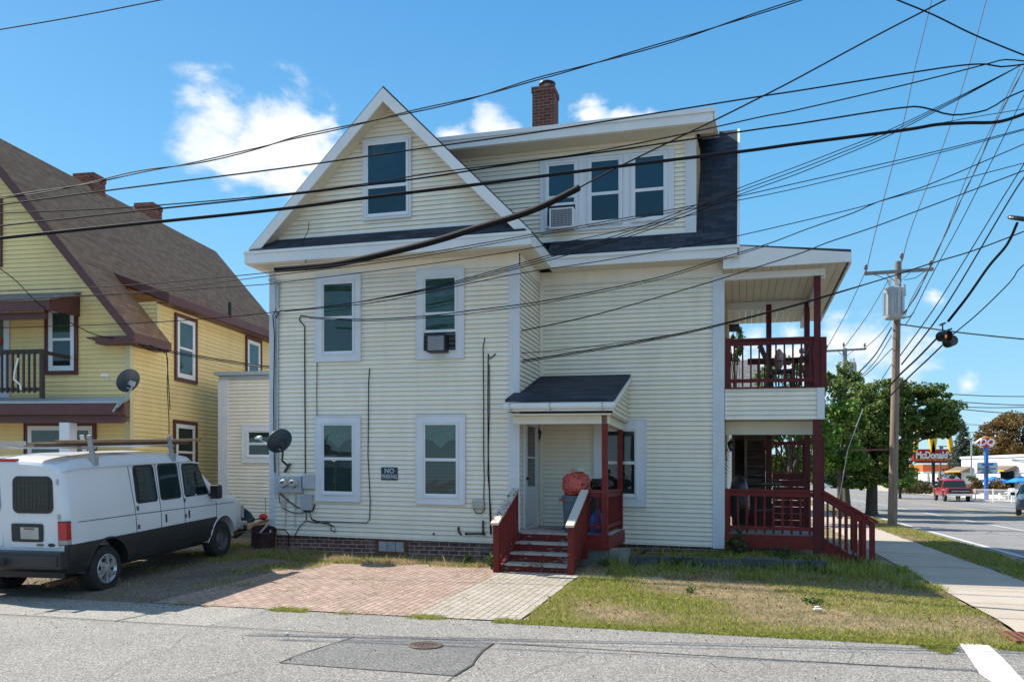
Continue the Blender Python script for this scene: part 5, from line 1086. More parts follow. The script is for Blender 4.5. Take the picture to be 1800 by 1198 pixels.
wallwire('second black cord just right of the doubled one near the red stairs', [(861, 640), (861.5, 720), (858, 830), (864, 900), (865, 940)], 1.2, .035)
wallwire('small loop of cable under the beige junction box', [(834, 893), (838, 901), (847, 902), (853, 895), (852, 884)], 1.5, .05)
wallwire('tangle of cable fanning out under the electric meters', [(494, 866), (505, 876), (520, 888), (535, 896), (545, 899), (552, 897), (556, 885)], 2.2, .05)
wallwire('second cable of the tangle sagging under the meters', [(492, 868), (493, 880), (500, 893), (515, 900), (530, 902), (545, 897), (550, 912), (556, 916), (575, 920), (590, 924)], 1.5, .04)
wallwire('black cable curving from the tangle down to the brick foundation', [(540, 899), (540, 915), (530, 922), (524, 932), (520, 940)], 1.6, .035)
wallwire('knotted cable ends dangling below the left ground floor window', [(540, 914), (556, 918), (580, 918), (584, 924), (583, 930), (590, 934), (591, 928)], 1.6, .04)
wallwire('thin vertical pipe below the left electric meter', [(505, 865), (504, 900), (503, 925)], 2.4, .03, mt='galv', name='pipe', cat='pipe')
wallwire('thin vertical pipe below the right electric meter', [(521, 865), (520.5, 900), (520.5, 925)], 2.4, .03, mt='galv', name='pipe', cat='pipe')
wallwire('black cable arching over the siding edge at the left corner', [(491, 930), (503, 930), (509, 938), (509, 960)], 1.8, .04)
kn = MB(W)
for (px, py) in ((487, 496), (491, 501), (495, 548), (480, 494)): kn.lathe([(0, -.03), (.04, -.02), (.045, .02), (0, .04)], P(px, py, .1), seg=10)
tag(obj('weatherhead', kn, M['galv']), 'weathered service head and clamps at the top left corner of the cream wall', 'weatherhead')
# wall lanterns
def lantern(label, c, k=1.0, out=Vector((-G.s, -G.c, 0))):
    r_ = thing('wall_lantern', label, 'wall lamp', c); q = c+out*.12*k
    m = MB(W); m.lathe([(.0, 0), (.05*k, 0), (.05*k, .02*k), (.02*k, .03*k), (0, .03*k)], c, ax=out, seg=12); m.tube([c+out*.02, c+out*.08*k+Vector((0, 0, -.07*k)), q+Vector((0, 0, -.02*k))], .01*k, 6); m.tube([c+Vector((0, 0, 0)), c+Vector((0, 0, -.2*k)), c+out*.03+Vector((0, 0, -.26*k))], .012*k, 6); obj('bracket', m, M['black'], r_)
    m = MB(W); m.lathe([(.0, -.02*k), (.045*k, 0), (.075*k, .14*k), (.07*k, .145*k)], q, seg=6); obj('lamp_glass', m, M['vglass'], r_)
    m = MB(W); m.lathe([(.095*k, .13*k), (.09*k, .15*k), (.03*k, .22*k), (.012*k, .23*k), (.015*k, .26*k), (0, .28*k)], q, seg=6); m.lathe([(0, -.06*k), (.02*k, -.04*k), (.05*k, 0), (.048*k, .01*k)], q, seg=6)
    for i in range(6):
        a = 2*math.pi*i/6; d_ = Vector((math.cos(a), math.sin(a), 0)); m.bar(q+d_*.047*k, q+d_*.078*k+Vector((0, 0, .14*k)), .008*k)
    obj('lamp_frame', m, M['black'], r_)
u, z = H.N(948, 772, 1.6); lantern('black wall lantern beside the white entry door', H(u, 1.585, z), 1.0)
n_, z_ = H.U(1280, 768, UR); lantern('small black wall lantern in the lower side porch', H(UR+.02, 3.0, 2.4), .9, out=Vector((G.c, -G.s, 0)))
# bin, bags and blue cooler on the entry porch
def blob(c, r, sq, disp, seed, sub=4):
    bm = bmesh.new(); bmesh.ops.create_icosphere(bm, subdivisions=sub, radius=1)
    m = MB(W)
    for v in bm.verts:
        d = v.co.normalized(); k = 1+disp*noise.fractal(d*2.2+Vector((seed, 0, 0)), 1.0, 2.0, 4)+disp*.5*abs(noise.noise(d*7+Vector((0, seed, 0)))); m.v.append(Vector(c)+Vector((d.x*r*sq[0]*k, d.y*r*sq[1]*k, d.z*r*sq[2]*k)))
    for f in bm.faces: m.face([v.index for v in f.verts])
    bm.free(); return m
def bag(c, r, sq, seed):
    # slumped film bag: creased ridges running up to a gathered top
    bm = bmesh.new(); bmesh.ops.create_icosphere(bm, subdivisions=6, radius=1); m = MB(W)
    for v in bm.verts:
        d = v.co.normalized(); az = math.atan2(d.y, d.x); q = Vector((seed, 0, 0))
        k = 1+.14*noise.noise(d*1.6+q)+.10*(1-abs(noise.noise(d*3.3+q))*2.6)*.6-.05*abs(noise.noise(Vector((az*2.4, d.z*1.1, seed)))*3)+.03*(1-abs(noise.noise(d*9+q))*3)
        k *= 1+.10*max(0, -d.z)-.22*max(0, d.z)**3
        m.v.append(Vector(c)+Vector((d.x*r*sq[0]*k, d.y*r*sq[1]*k, d.z*r*sq[2]*k)))
    for f in bm.faces: m.face([v.index for v in f.verts])
    bm.free(); return m
bc = H(1.08, .0, FZ); cn = thing('trash_can', 'round grey plastic trash can on the entry porch', 'trash can', bc); m = MB(W)
m.lathe([(0, .01), (.19, .01), (.20, .03), (.235, .56), (.25, .565), (.255, .60), (.25, .66), (.255, .68), (.235, .68), (.23, .58), (.0, .57)], bc, seg=36); obj('bin_body', m, M['can'], cn, smooth=35)
for s_ in (-1, 1): m = MB(W); m.bar(bc+Vector((s_*.25, 0, .57)), bc+Vector((s_*.25, 0, .63)), .10, .04); obj('handle', m, M['can'], cn)
bgc = H(1.10, .0, FZ+.90); m = bag(bgc, .25, (1.05, 1.0, 1.05), 3.1); ob = obj('garbage_bag', m, M['orange'], smooth=60); tag(ob, 'orange plastic garbage bag stuffed on top of the grey trash can', 'garbage bag')
fp = MB(W); q_ = bgc+Vector((-.15, -.12, -.2)); fp.slab([tuple(q_), tuple(q_+Vector((-.17, -.03, -.10))), tuple(q_+Vector((-.13, -.02, -.14))), tuple(q_+Vector((.02, 0, -.09)))], (0, .012, 0)); o = obj('bag_corner', fp, M['orange'], ob); 
fp = MB(W)
for k in range(5): fp.bar(bgc+Vector((-.1+k*.055, -.02, .22)), bgc+Vector((-.12+k*.06, -.06+.02*k, .29)), .07, .012)
obj('litter', fp, M['beige'], ob)
m = bag(H(1.5, .3, FZ+.90), .2, (1.15, 1.0, .6), 8.2); tag(obj('garbage_bag', m, M['blackbag'], smooth=60), 'black garbage bag behind the orange one at the porch railing', 'garbage bag')
m = MB(H); m.box(1.28, 1.68, .15, .5, FZ, FZ+.72); o = obj('storage_tote', m, M['black']); tag(o, 'black storage tote under the black garbage bag', 'tote'); md_ = o.modifiers.new('bev', 'BEVEL'); md_.width = .03
m = MB(W); tc_ = H(1.53, -.15, FZ); m.lathe([(0, 0), (.12, .0), (.135, .04), (.14, .25), (.12, .33), (.05, .38), (.045, .42), (0, .42)], tc_, seg=24); tk = obj('gas_cylinder', m, M['blue'], smooth=40); tag(tk, 'blue gas cylinder behind the balusters of the entry porch', 'gas cylinder')
m = MB(H); m.slab([(.72, .5, FZ), (.90, .5, FZ), (.92, .62, FZ+.50), (.87, .62, FZ+.52)], (0, .03, 0)); tag(obj('black_board', m, M['black']), 'black board leaning behind the grey trash can', 'board')
# side porch contents
def chair(label, o_, face, k=1.0, mt='black'):
    r_ = thing('patio_chair', label, 'chair', o_); d = Vector((math.cos(face), math.sin(face), 0)); s_ = Vector((-d.y, d.x, 0)); o_ = Vector(o_)
    m = MB(W); m.bar(o_+d*-.2+Vector((0, 0, .42)), o_+d*.24+Vector((0, 0, .44)), .48, .05); obj('seat', m, M[mt], r_)
    bk = MB(W)
    for i in range(6): bk.bar(o_+d*-.2+s_*(-.2+i*.08)+Vector((0, 0, .45)), o_+d*-.42+s_*(-.22+i*.088)+Vector((0, 0, .98)), .03, .02)
    bk.bar(o_+d*-.42+s_*-.25+Vector((0, 0, .98)), o_+d*-.42+s_*.25+Vector((0, 0, .98)), .05, .03); obj('backrest', bk, M[mt], r_)
    for a in (-1, 1):
        for b in (-.2, .22): m = MB(W); m.bar(o_+d*b+s_*a*.22, o_+d*b+s_*a*.22+Vector((0, 0, .42)), .03); obj('leg', m, M[mt], r_)
        m = MB(W); m.bar(o_+d*-.25+s_*a*.25+Vector((0, 0, .62)), o_+d*.2+s_*a*.25+Vector((0, 0, .62)), .04, .02); obj('armrest', m, M[mt], r_)
    return r_
fa = -_a
chair('black slatted patio chair on the upper side porch with a cushion', H(4.85, 2.7, UF), fa+.1)
m = blob(H(4.80, 2.62, UF+.66), .2, (.35, 1.0, 1.1), .1, 5.5, 3); tag(obj('cushion', m, mat('patterned_cushion', (.45, .17, .12), .9, 14, .1, col2=(.42, .47, .5))), 'grey and rust patterned cushion on the black patio chair', 'cushion')
tb = thing('patio_table', 'round black table at the right end of the upper side porch', 'table', H(5.3, 3.1, UF)); m = MB(W); m.lathe([(0, .70), (.30, .70), (.31, .72), (.30, .74), (0, .74)], H(5.2, 3.1, UF), seg=28); obj('tabletop', m, M['black'], tb)
for i in range(3):
    a = i*2.1; m = MB(W); m.bar(H(5.2, 3.1, UF)+Vector((math.cos(a)*.06, math.sin(a)*.06, .7)), H(5.2, 3.1, UF)+Vector((math.cos(a)*.22, math.sin(a)*.22, 0)), .03); obj('leg', m, M['black'], tb)
m = MB(W); m.lathe([(0, 0), (.04, 0), (.05, .05), (.02, .1), (.055, .13), (.06, .19), (.03, .23), (0, .23)], H(5.28, 3.1, UF+.742), seg=16); tag(obj('jar', m, M['paleblue'], smooth=50), 'small pale glass jar on the round black table', 'jar')
gr_ = thing('covered_grill', 'black covered grill against the house in the lower side porch', 'grill', H(3.98, 2.6, LF)); m = blob(H(4.02, 2.6, LF+.62), .34, (.62, .9, 1.55), .08, 2.2, 3); obj('cover', m, M['blackbag'], gr_, smooth=60)
chair('dark chair in the lower side porch behind the red balusters', H(4.4, 3.3, LF), fa+2.2)
# ================================================================ poles, wires and street on the right
def gat(px, Y, z=0.0): return Vector(((px-CX)/F*Y, Y, z))
def insulator(mb, c, k=1.0): mb.lathe([(0, 0), (.02*k, 0), (.02*k, .08*k), (.05*k, .09*k), (.055*k, .13*k), (.03*k, .15*k), (.045*k, .18*k), (.02*k, .22*k), (0, .23*k)], c, seg=10)
def transformer(par, c, r, h, T=None):
    m = MB(W); m.lathe([(0, 0), (r*.9, 0), (r, .04), (r, h), (r*1.05, h+.02), (r*1.02, h+.05), (r*.5, h+.12), (0, h+.13)], c, seg=24); t = obj('transformer', m, M['gbox'], par, smooth=40)
    f_ = MB(W)
    for i in range(12):
        a = 2*math.pi*i/12; d = Vector((math.cos(a), math.sin(a), 0)); f_.bar(c+d*(r+.02)+Vector((0, 0, .12)), c+d*(r+.02)+Vector((0, 0, h-.08)), .05, .015, up=tuple(d))
    obj('cooling_fins', f_, M['galv'], t)
    for dx in (-.5, .4): b = MB(W); insulator(b, c+Vector((dx*r, -.05, h+.08)), 1.3); obj('bushing', b, M['white'], t)
    return t
Yp = 27.4; pb = gat(1568, Yp, .0); ptp = at(1579, 460, Yp)
pole = thing('utility_pole', 'weathered wooden utility pole with a grey transformer on the near verge', 'utility pole', pb)
m = MB(W); m.tube([pb+Vector((0, 0, -.3)), pb.lerp(ptp, .5), ptp], [.155, .135, .105], 16); obj('pole_shaft', m, M['pole'], pole, smooth=40)
m = MB(W); m.bar(at(1518, 481, Yp-.15), at(1640, 473, Yp-.15), .12, .10); ca = obj('crossarm', m, M['greywood'], pole)
m = MB(W); m.bar(at(1555, 478, Yp-.18), at(1573, 494, Yp-.12), .03); m.bar(at(1602, 477, Yp-.18), at(1583, 494, Yp-.12), .03); obj('brace', m, M['galv'], ca)
for px, py in ((1522, 479), (1585, 459), (1636, 472)): m = MB(W); insulator(m, at(px, py, Yp-.15), 1.3); obj('insulator', m, M['steelrim'], ca)
transformer(pole, at(1571, 560, Yp-.28), .31, .98)
m = MB(W); m.tube([at(1590, 520, Yp-.2), at(1589, 500, Yp-.2)], .055, 8); obj('arrester', m, M['galv'], pole)
m = MB(W); m.tube([at(1521, 478, Yp-.1), at(1545, 485, Yp-.2), at(1560, 492, Yp-.2), at(1563, 502, Yp-.2)], .012, 5); m.tube([at(1636, 470, Yp-.1), at(1610, 488, Yp-.2), at(1590, 492, Yp-.2)], .012, 5); m.tube([at(1582, 560, Yp-.15), at(1600, 556, Yp-.15), at(1606, 549, Yp-.15)], .02, 5); obj('jumper_wire', m, M['wire'], pole)
m = MB(W); m.tube([at(1568, 790, Yp), at(1490, 790.5, Yp)], .028, 8); gb = obj('guy_strut', m, M['rust'], pole); m = MB(W); m.tube([at(1517, 718, Yp), at(1490, 790, Yp), at(1474, 882, Yp)], .014, 6); obj('guy_wire', m, M['galv'], gb)
Y2 = 52.0
pl2 = thing('utility_pole', 'distant grey utility pole with one transformer above the maple', 'utility pole', gat(1483, Y2)); m = MB(W); m.tube([gat(1483, Y2), at(1485, 612, Y2)], [.20, .14], 12); obj('pole_shaft', m, M['greywood'], pl2)
m = MB(W); m.bar(at(1450, 617, Y2), at(1522, 613, Y2), .13, .12); ca = obj('crossarm', m, M['greywood'], pl2); m = MB(W); m.bar(at(1472, 617, Y2-.1), at(1484, 626, Y2-.1), .04); m.bar(at(1500, 616, Y2-.1), at(1487, 626, Y2-.1), .04); obj('brace', m, M['galv'], ca)
for px, py in ((1453, 615), (1483, 611), (1520, 612)): m = MB(W); insulator(m, at(px, py, Y2), 1.6); obj('insulator', m, M['steelrim'], ca)
transformer(pl2, at(1498, 661, Y2-.3), .24, .85)
m = MB(W); m.tube([gat(1478, 47, 0), at(1478, 826, 47)], .22, 10); tag(obj('timber_post', m, M['greywood'], smooth=40), 'thick grey post stub standing behind the guy wire', 'post')
# ---- overhead lines; each is its own thing
def wire(label, pts, Y0, Y1, wpx=2.0, mt='wire', twist=0, name='overhead_wire', cat='overhead wire', group=None, seg=6):
    """control points measured in the photo, strung between distances Y0 and Y1"""
    xs = np.array([p[0] for p in pts], float); ys = np.array([p[1] for p in pts], float); t = np.r_[0, np.cumsum(np.hypot(np.diff(xs), np.diff(ys)))]; T_ = t/t[-1]; out = []; n = max(24, int(t[-1]/14)); R_ = []
    P3 = [at(x, y, Y0+(Y1-Y0)*s) for x, y, s in zip(xs, ys, T_)]
    def cr(p0, p1, p2, p3, s): return .5*((2*p1)+(p2-p0)*s+(2*p0-5*p1+4*p2-p3)*s*s+(3*p1-p0-3*p2+p3)*s**3)
    for i in range(len(P3)-1):
        a = P3[max(i-1, 0)]; b = P3[i]; c = P3[i+1]; d = P3[min(i+2, len(P3)-1)]; k = max(2, int((T_[i+1]-T_[i])*n))
        for j_ in range(k): out.append(cr(a, b, c, d, j_/k))
    out.append(P3[-1]); mb = MB(W); rad = [wpx/2*q.y/F for q in out]
    if twist:
        for ph in (0, math.pi):
            tw_ = []
            L = 0
            for i, q in enumerate(out):
                if i: L += (out[i]-out[i-1]).length
                a = L*2.2+ph; tw_.append(q+Vector((0, math.cos(a), math.sin(a)))*rad[i]*1.05)
            mb.tube(tw_, [r*.62 for r in rad], 5)
    else: mb.tube(out, rad, seg)
    return tag(obj(name, mb, M[mt]), label, cat, group)
wire('short wire crossing the top left corner of the sky', [(-60, 61), (0, 52), (140, 28), (283, 0), (330, -9)], 9, 9, 2)
wire('twisted cable rising from the left over the gable peak to the top edge', [(-50, 355), (0, 348), (133, 327), (245, 302), (350, 285), (456, 260), (515, 243), (617, 221), (712, 199), (832, 172), (940, 140), (1000, 124), (1100, 96), (1200, 67), (1300, 34), (1405, 0), (1450, -16)], 11, 9, 3.4, twist=1)
wire('black cable just above the dormer roof, second overhead from the top', [(-50, 367), (0, 360), (210, 332), (480, 298), (636, 276), (769, 257), (940, 233), (1122, 204), (1340, 169), (1400, 160), (1607, 127), (1690, 115), (1734, 113), (1760, 117.5), (1810, 112)], 11, 10, 2.6)
wire('upper of two cables meeting over the top of the gable window', [(-50, 381), (0, 375), (224, 364.5), (480, 343), (642, 323), (769, 303), (1010, 272), (1180, 240), (1340, 205), (1400, 193.5), (1600, 147), (1734, 113), (1767, 105), (1812, 109)], 11.2, 10, 2.2)
wire('lower of two cables meeting over the gable window, wavy at its right end', [(-50, 404), (0, 397), (231, 372), (480, 345.5), (642, 326), (769, 309), (904, 288), (1091, 263), (1340, 226), (1400, 218), (1580, 190), (1627, 190), (1674, 202), (1734, 193.5), (1767, 173.6), (1812, 154)], 11.2, 10, 2.8)
wire('thickest black cable crossing the gable and the dormer windows', [(-50, 424), (0, 418.5), (245, 393), (480, 369), (642, 348), (832, 325), (1091, 292), (1306, 266), (1400, 253), (1587, 229), (1647, 219), (1700, 216), (1757, 214), (1812, 196)], 11, 9.8, 5.6, seg=10)
wire('thin grey wire above the thickest cable at the right edge', [(1640, 219), (1700, 208), (1810, 190)], 10, 9.8, 1.2)
wire('thick black cable guard sleeve slanting across the front of the cream house', [(485, 473), (540, 469), (600, 462), (700, 440), (770, 422), (830, 403), (935, 370), (1018, 330)], 15.5, 12.6, 11.5, name='cable_guard', cat='cable guard', seg=14)
wire('wire climbing from the end of the black guard sleeve to the top edge', [(1016, 331), (1076, 299), (1178, 249), (1259, 210), (1337, 171), (1400, 138.6), (1533, 66.8), (1620, 21.7), (1662, 0), (1690, -14)], 12.6, 10.5, 2.8, mt='wire')
wire('wire falling from the top edge to the upper right corner', [(1560, -9), (1577, 0), (1640, 26), (1714, 62), (1812, 102)], 9.5, 9.5, 2.6)
wire('left fine copper-coloured line dropping to the left end of the pole crossarm', [(1650, -60), (1638, 0), (1607, 127), (1587, 220), (1542, 395), (1523, 476)], 12, 27.2, 1.4, mt='pink')
wire('right fine copper-coloured line dropping to the top of the near pole', [(1752, -60), (1734, 0), (1700, 127), (1660, 250), (1602, 400), (1586, 458)], 12, 27.2, 1.4, mt='pink')
wire('braided dark line running down from the right edge to the right end of the crossarm', [(1806, 105), (1795, 130), (1750, 217), (1720, 287), (1690, 350), (1667, 400), (1636, 466), (1610, 520), (1588, 552)], 11, 27, 2.6, mt='wirebrown', twist=1)
wire('thin straight line just left of the braided one', [(1792, 122), (1745, 220), (1700, 310), (1668, 395), (1640, 460), (1605, 520), (1589, 560)], 11, 27, 1.3, mt='wirebrown')
wire('thin line running just right of the braided one to the transformer', [(1806, 155), (1745, 280), (1684, 400), (1640, 480), (1606, 548), (1592, 570)], 11, 27, 1.5)
for i, (dy, s_) in enumerate(((0, 'uppermost'), (6, 'middle'), (12, 'lowest'))):
    wire(s_+' of three service wires fanning from the upper left window toward the right', [(500, 546), (560, 540), (627, 531), (749, 507+dy*.3), (845, 482+dy*.5), (960, 450+dy*.7), (1100, 408+dy*.8), (1225, 360+dy), (1306, 328+dy), (1400, 293+dy*1.1), (1480, 262+dy*1.0), (1560, 230+dy*.8), (1677, 174+dy*.4), (1800, 112)], 15.8, 11, 1.5)
wire('long wire passing under the gable eaves from the yellow house', [(-40, 514), (0, 512), (240, 500), (480, 478), (700, 452), (929, 413), (1225, 360), (1400, 322), (1650, 265), (1810, 224)], 16, 11, 1.6)
wire('its close twin just below the long wire under the gable eaves', [(-40, 528), (0, 526), (240, 513), (480, 484), (700, 457), (929, 417), (1225, 365), (1400, 331), (1650, 269), (1810, 226)], 16, 11, 1.4)
wire('wire over the head of the upper left window of the cream house', [(-40, 530), (0, 528), (240, 515), (460, 500), (496, 496), (700, 471), (849, 450), (1000, 424), (1119, 399), (1225, 376), (1290, 362)], 16, 13.5, 1.5)
wire('single wire from the left edge to the clamp left of the upper left window', [(-30, 577), (0, 576), (224, 568.6), (400, 557), (500, 546)], 15.5, 15.8, 1.5)
wire('doubled wire rising past the recessed wall toward the right edge', [(500, 547), (640, 534), (749, 514), (905, 482), (1060, 458), (1200, 434), (1308, 412), (1500, 367), (1560, 350), (1680, 318), (1810, 284)], 15.8, 11, 1.5)
wire('sagging cable across both upper windows and up past the side porch roof', [(543, 557), (640, 561), (749, 555), (840, 544), (960, 528), (1150, 489), (1272, 452), (1351, 428), (1420, 402), (1500, 374), (1543, 355), (1634, 324), (1810, 249)], 15.6, 11, 1.8)
wire('second strand just under the sagging cable across the upper windows', [(543, 559), (640, 564), (749, 558.5), (840, 549), (960, 532), (1150, 493), (1272, 456), (1351, 431)], 15.6, 13.4, 1.3)
wire('wire leaving the cord near the return wall for the upper right', [(853, 594), (932, 578), (1050, 552), (1233, 500), (1313, 475), (1410, 444), (1452, 427), (1533, 400), (1614, 370), (1694, 340), (1810, 296)], 15.4, 11, 2.0)
wire('thin wire from the hook near the return wall running nearly level', [(863, 622), (900, 621), (960, 617), (1060, 606), (1180, 588), (1300, 562)], 15.3, 14, 1.4)
for dy, s_, wd in ((0, 'upper strand of the low cable pair from the yellow house to the right edge', 2.3), (3, 'lower strand of the low cable pair from the yellow house to the right edge', 1.7)):
    wire(s_, [(243, 605+dy), (330, 622+dy), (460, 642+dy), (557, 649+dy), (649, 652+dy), (738, 650+dy), (849, 641+dy), (960, 627+dy), (1180, 589+dy*.8), (1365, 544+dy*.7), (1440, 523+dy*.6), (1553, 490), (1639, 462), (1712, 440), (1812, 402)], 17.5, 12, wd)
wire('drooping drop wire on the front of the yellow house', [(0, 472), (30, 495), (73, 538), (130, 570), (165, 587), (200, 594), (238, 592)], 17.2, 18.1, 1.8, name='drop_wire')
wire('thin drop wires down the side wall of the yellow house', [(236, 600), (260, 613), (292, 622), (294, 680), (297, 740), (297, 790)], 18.3, 19.0, 1.6, name='drop_wire')
wire('bundled drop wire beside the upper side window of the yellow house', [(236, 596), (262, 606), (290, 619), (293, 624), (299, 720)], 18.3, 19.0, 1.6, name='drop_wire')
wire('thinner black line right of the near pole going down to the tree', [(1810, 268), (1800, 288), (1755, 360), (1700, 450), (1640, 545), (1582, 625)], 12, 30, 2.0)
wire('thicker black line right of the near pole going down to the tree', [(1812, 292), (1800, 312), (1769, 360), (1680, 510), (1640, 570), (1585, 640)], 12, 30, 2.8)
wire('heavy span wire that carries the hanging traffic signals', [(1788, 392), (1770, 430), (1738, 468), (1700, 522), (1667, 564)], 11.5, 14, 5.0)
wire('lower end of the heavy span wire below the signals', [(1645, 596), (1612, 630), (1582, 658), (1562, 680)], 14, 27, 3.4)
wire('cable below the second signal slanting down to the maple', [(1656, 607), (1630, 632), (1599, 661), (1560, 700)], 14, 27, 2.8)
wire('thin cable rising from the signals to the right edge', [(1672, 590), (1720, 550), (1775, 496), (1790, 474), (1810, 458)], 14, 12, 2.0)
wire('cable leaving the near pole below the transformer for the right edge', [(1583, 570), (1620, 575), (1678, 583), (1740, 590), (1812, 597)], 27, 12, 2.6)
GG = 'thin lines strung between the two utility poles'
for i, (a_, b_, l_) in enumerate((((1520, 480), (1452, 614), 'thin line from the left crossarm end to the distant pole'), ((1560, 495), (1484, 610), 'thin line from the near pole top to the distant pole top'), ((1575, 550), (1520, 612), 'thin line from the transformer to the right arm of the distant pole'), ((1567, 576), (1504, 660), 'thick drooping cable from the near pole to the distant transformer'), ((1567, 590), (1505, 668), 'second drooping cable below the thick one between the poles'), ((1568, 612), (1470, 690), 'lowest thin cable between the poles over the maple'), ((1567, 640), (1500, 720), 'cable entering the maple crown left of the near pole'))):
    mid_ = ((a_[0]+b_[0])/2, (a_[1]+b_[1])/2+6+3*(i > 2)); wire(l_, [a_, mid_, b_], 27.3, 52, 1.4 if i != 3 else 2.4, mt='wirebrown' if i < 3 else 'wire', group=GG)
for i, (y0, y1, l_) in enumerate(((692, 696.5, 'topmost of the distant wires at the right edge'), (704, 712, 'second of the distant wires at the right edge'), (714, 715, 'third, level one of the distant wires at the right edge'), (716, 728, 'fourth, slanting one of the distant wires at the right edge'), (744, 747, 'distant wire level with the spruce top'), (757, 762, 'lowest faint wire behind the spruce'))):
    wire(l_, [(1664, y0), (1740, (y0+y1)/2+1.5), (1812, y1)], 70, 60, 1.7 if i < 4 else 1.1)
# ---- hanging traffic signals and slack ring
def signal(label, px, py, Y, ax, lit):
    c = at(px, py, Y); r_ = thing('traffic_signal', label, 'traffic signal', c+Vector((0, 0, -.15))); A = Vector(ax).normalized(); m = MB(W)
    m.lathe([(0, -.10), (.07, -.09), (.09, -.06), (.095, 0), (.09, .06), (.095, .07), (.095, .13), (.089, .13), (.089, .065), (.04, .06)], c, ax=A, seg=24); obj('housing', m, M['black'], r_, smooth=45)
    m = MB(W); m.lathe([(0, .07), (.022, .068), (.032, .062)], c, ax=A, seg=20); obj('lens', m, lit, r_)
    m = MB(W); m.tube([c+Vector((0, 0, .1)), c+Vector((0, 0, .24))], .012, 6); m.bar(c+Vector((-.05, 0, .2)), c+Vector((.05, 0, .24)), .03); obj('hanger', m, M['black'], r_); return r_
am = bpy.data.materials.new('lit_amber'); am.use_nodes = True; am.node_tree.nodes['Principled BSDF'].inputs['Base Color'].default_value = (.6, .2, .02, 1); am.node_tree.nodes['Principled BSDF'].inputs['Emission Color'].default_value = (1, .38, .03, 1); am.node_tree.nodes['Principled BSDF'].inputs['Emission Strength'].default_value = .2
signal('upper left hanging black signal with a lit amber lens', 1657, 591, 14, (.35, -1, -.15), am); signal('lower right hanging black signal, seen dark', 1668, 601, 14.2, (.9, .5, .35), M['black'])
m = MB(W); rc = at(1800, 385, 10.5); A = Vector((.1, -.42, .9)).normalized(); u_ = A.cross(Vector((0, 1, 0))).normalized(); v_ = A.cross(u_)
m.tube([rc+(u_*math.cos(a)+v_*math.sin(a)*.75)*.185 for a in np.linspace(0, 2*math.pi, 28)], .024, 8); 
for a in np.linspace(0, math.pi, 5)[:-1]: m.bar(rc+(u_*math.cos(a)+v_*math.sin(a)*.75)*.18, rc-(u_*math.cos(a)+v_*math.sin(a)*.75)*.18, .02)
tag(obj('cable_storage_ring', m, M['black']), 'black spoked cable storage ring hanging at the right edge', 'cable ring')

# ================================================================ vehicles on the main road
def vehicle(name, label, cat, T, secs, wheels, r, paint, arch=.08):
    root = thing(name, label, cat, T.o); mb = MB(T); rings = []
    for (x, zb, zbelt, zt, hb, ht) in secs:
        P = [(-hb*.92, zb), (-hb, zb+.12), (-hb, (zb+zbelt)/2+.05), (-hb*.97, zbelt), (-ht, zt-.05), (-ht*.88, zt), (0, zt+.015)]; P = P+[(-a, b) for a, b in P[-2::-1]]; rings.append([mb.p(x, a, b) for a, b in P])
    for a, b in zip(rings, rings[1:]):
        for k in range(len(a)-1): mb.face((a[k], a[k+1], b[k+1], b[k]))
        mb.face((a[-1], a[0], b[0], b[-1]))
    mb.face(rings[0][::-1]); mb.face(rings[-1]); body = obj('body', mb, paint, root, smooth=32)
    if wheels: cut_arches(body, T, [(x, s_*(wheels[2]), r) for x in wheels[:2] for s_ in (-1, 1)], r+arch, .5)
    if wheels:
        for x in wheels[:2]:
            for s_ in (-1, 1): wheel(T, x, s_*(wheels[2]-.12), r, r, .22, s_, root, 'plain')
    return root
# red pickup driving away
Tp = Local(gat(1673, 62, .0), (math.sin(_a)+.03, math.cos(_a), 0), k=.9)
pk = vehicle('pickup_truck', 'dark red pickup truck with its bed open, driving away on the main road', 'pickup truck', Tp, [(-2.9, .55, 1.02, 1.10, .96, .93), (-2.85, .5, 1.08, 1.13, 1.0, .96), (-.98, .45, 1.10, 1.14, 1.01, .97), (-.96, .45, 1.18, 1.78, 1.01, .80), (-.7, .45, 1.18, 1.92, 1.01, .78), (.9, .45, 1.18, 1.92, 1.01, .78), (1.6, .45, 1.15, 1.35, 1.0, .86), (2.7, .5, 1.08, 1.18, .96, .88), (2.85, .55, .9, 1.05, .9, .8)], (-1.75, 1.9, 1.0), .39, M['truckred'])
b = MB(Tp); b.box(-2.93, -2.86, -.80, .80, .74, 1.13); o = obj('tailgate', b, M['black'], pk)
b = MB(Tp); b.box(-2.95, -2.2, -.75, .6, .86, .93); obj('lumber_load', b, M['beige'], o)
b = MB(Tp); b.box(-3.08, -2.9, -.98, .98, .50, .68); obj('rear_bumper', b, M['chrome'], pk)
for s_ in (-1, 1):
    b = MB(Tp); b.box(-2.97, -2.86, s_*.90-.07, s_*.90+.07, .78, 1.08); obj('tail_light', b, M['redlens'], pk)
    b = MB(Tp); b.box(.55, .7, s_*1.16-.1, s_*1.16+.1, 1.15, 1.38); obj('mirror', b, M['black'], pk)
b = MB(Tp); b.poly([(-1.005, -.86, 1.24), (-1.005, .86, 1.24), (-.985, .74, 1.76), (-.985, -.74, 1.76)]); obj('rear_window', b, M['vglass'], pk)
b = MB(Tp); b.poly([(-.6, 1.0, 1.24), (1.1, 1.0, 1.24), (.85, .83, 1.80), (-.5, .83, 1.80)]); obj('side_window', b, M['vglass'], pk)
b = MB(Tp); b.box(-2.97, -2.94, -.18, .18, .56, .66); obj('number_plate', b, M['white'], pk)
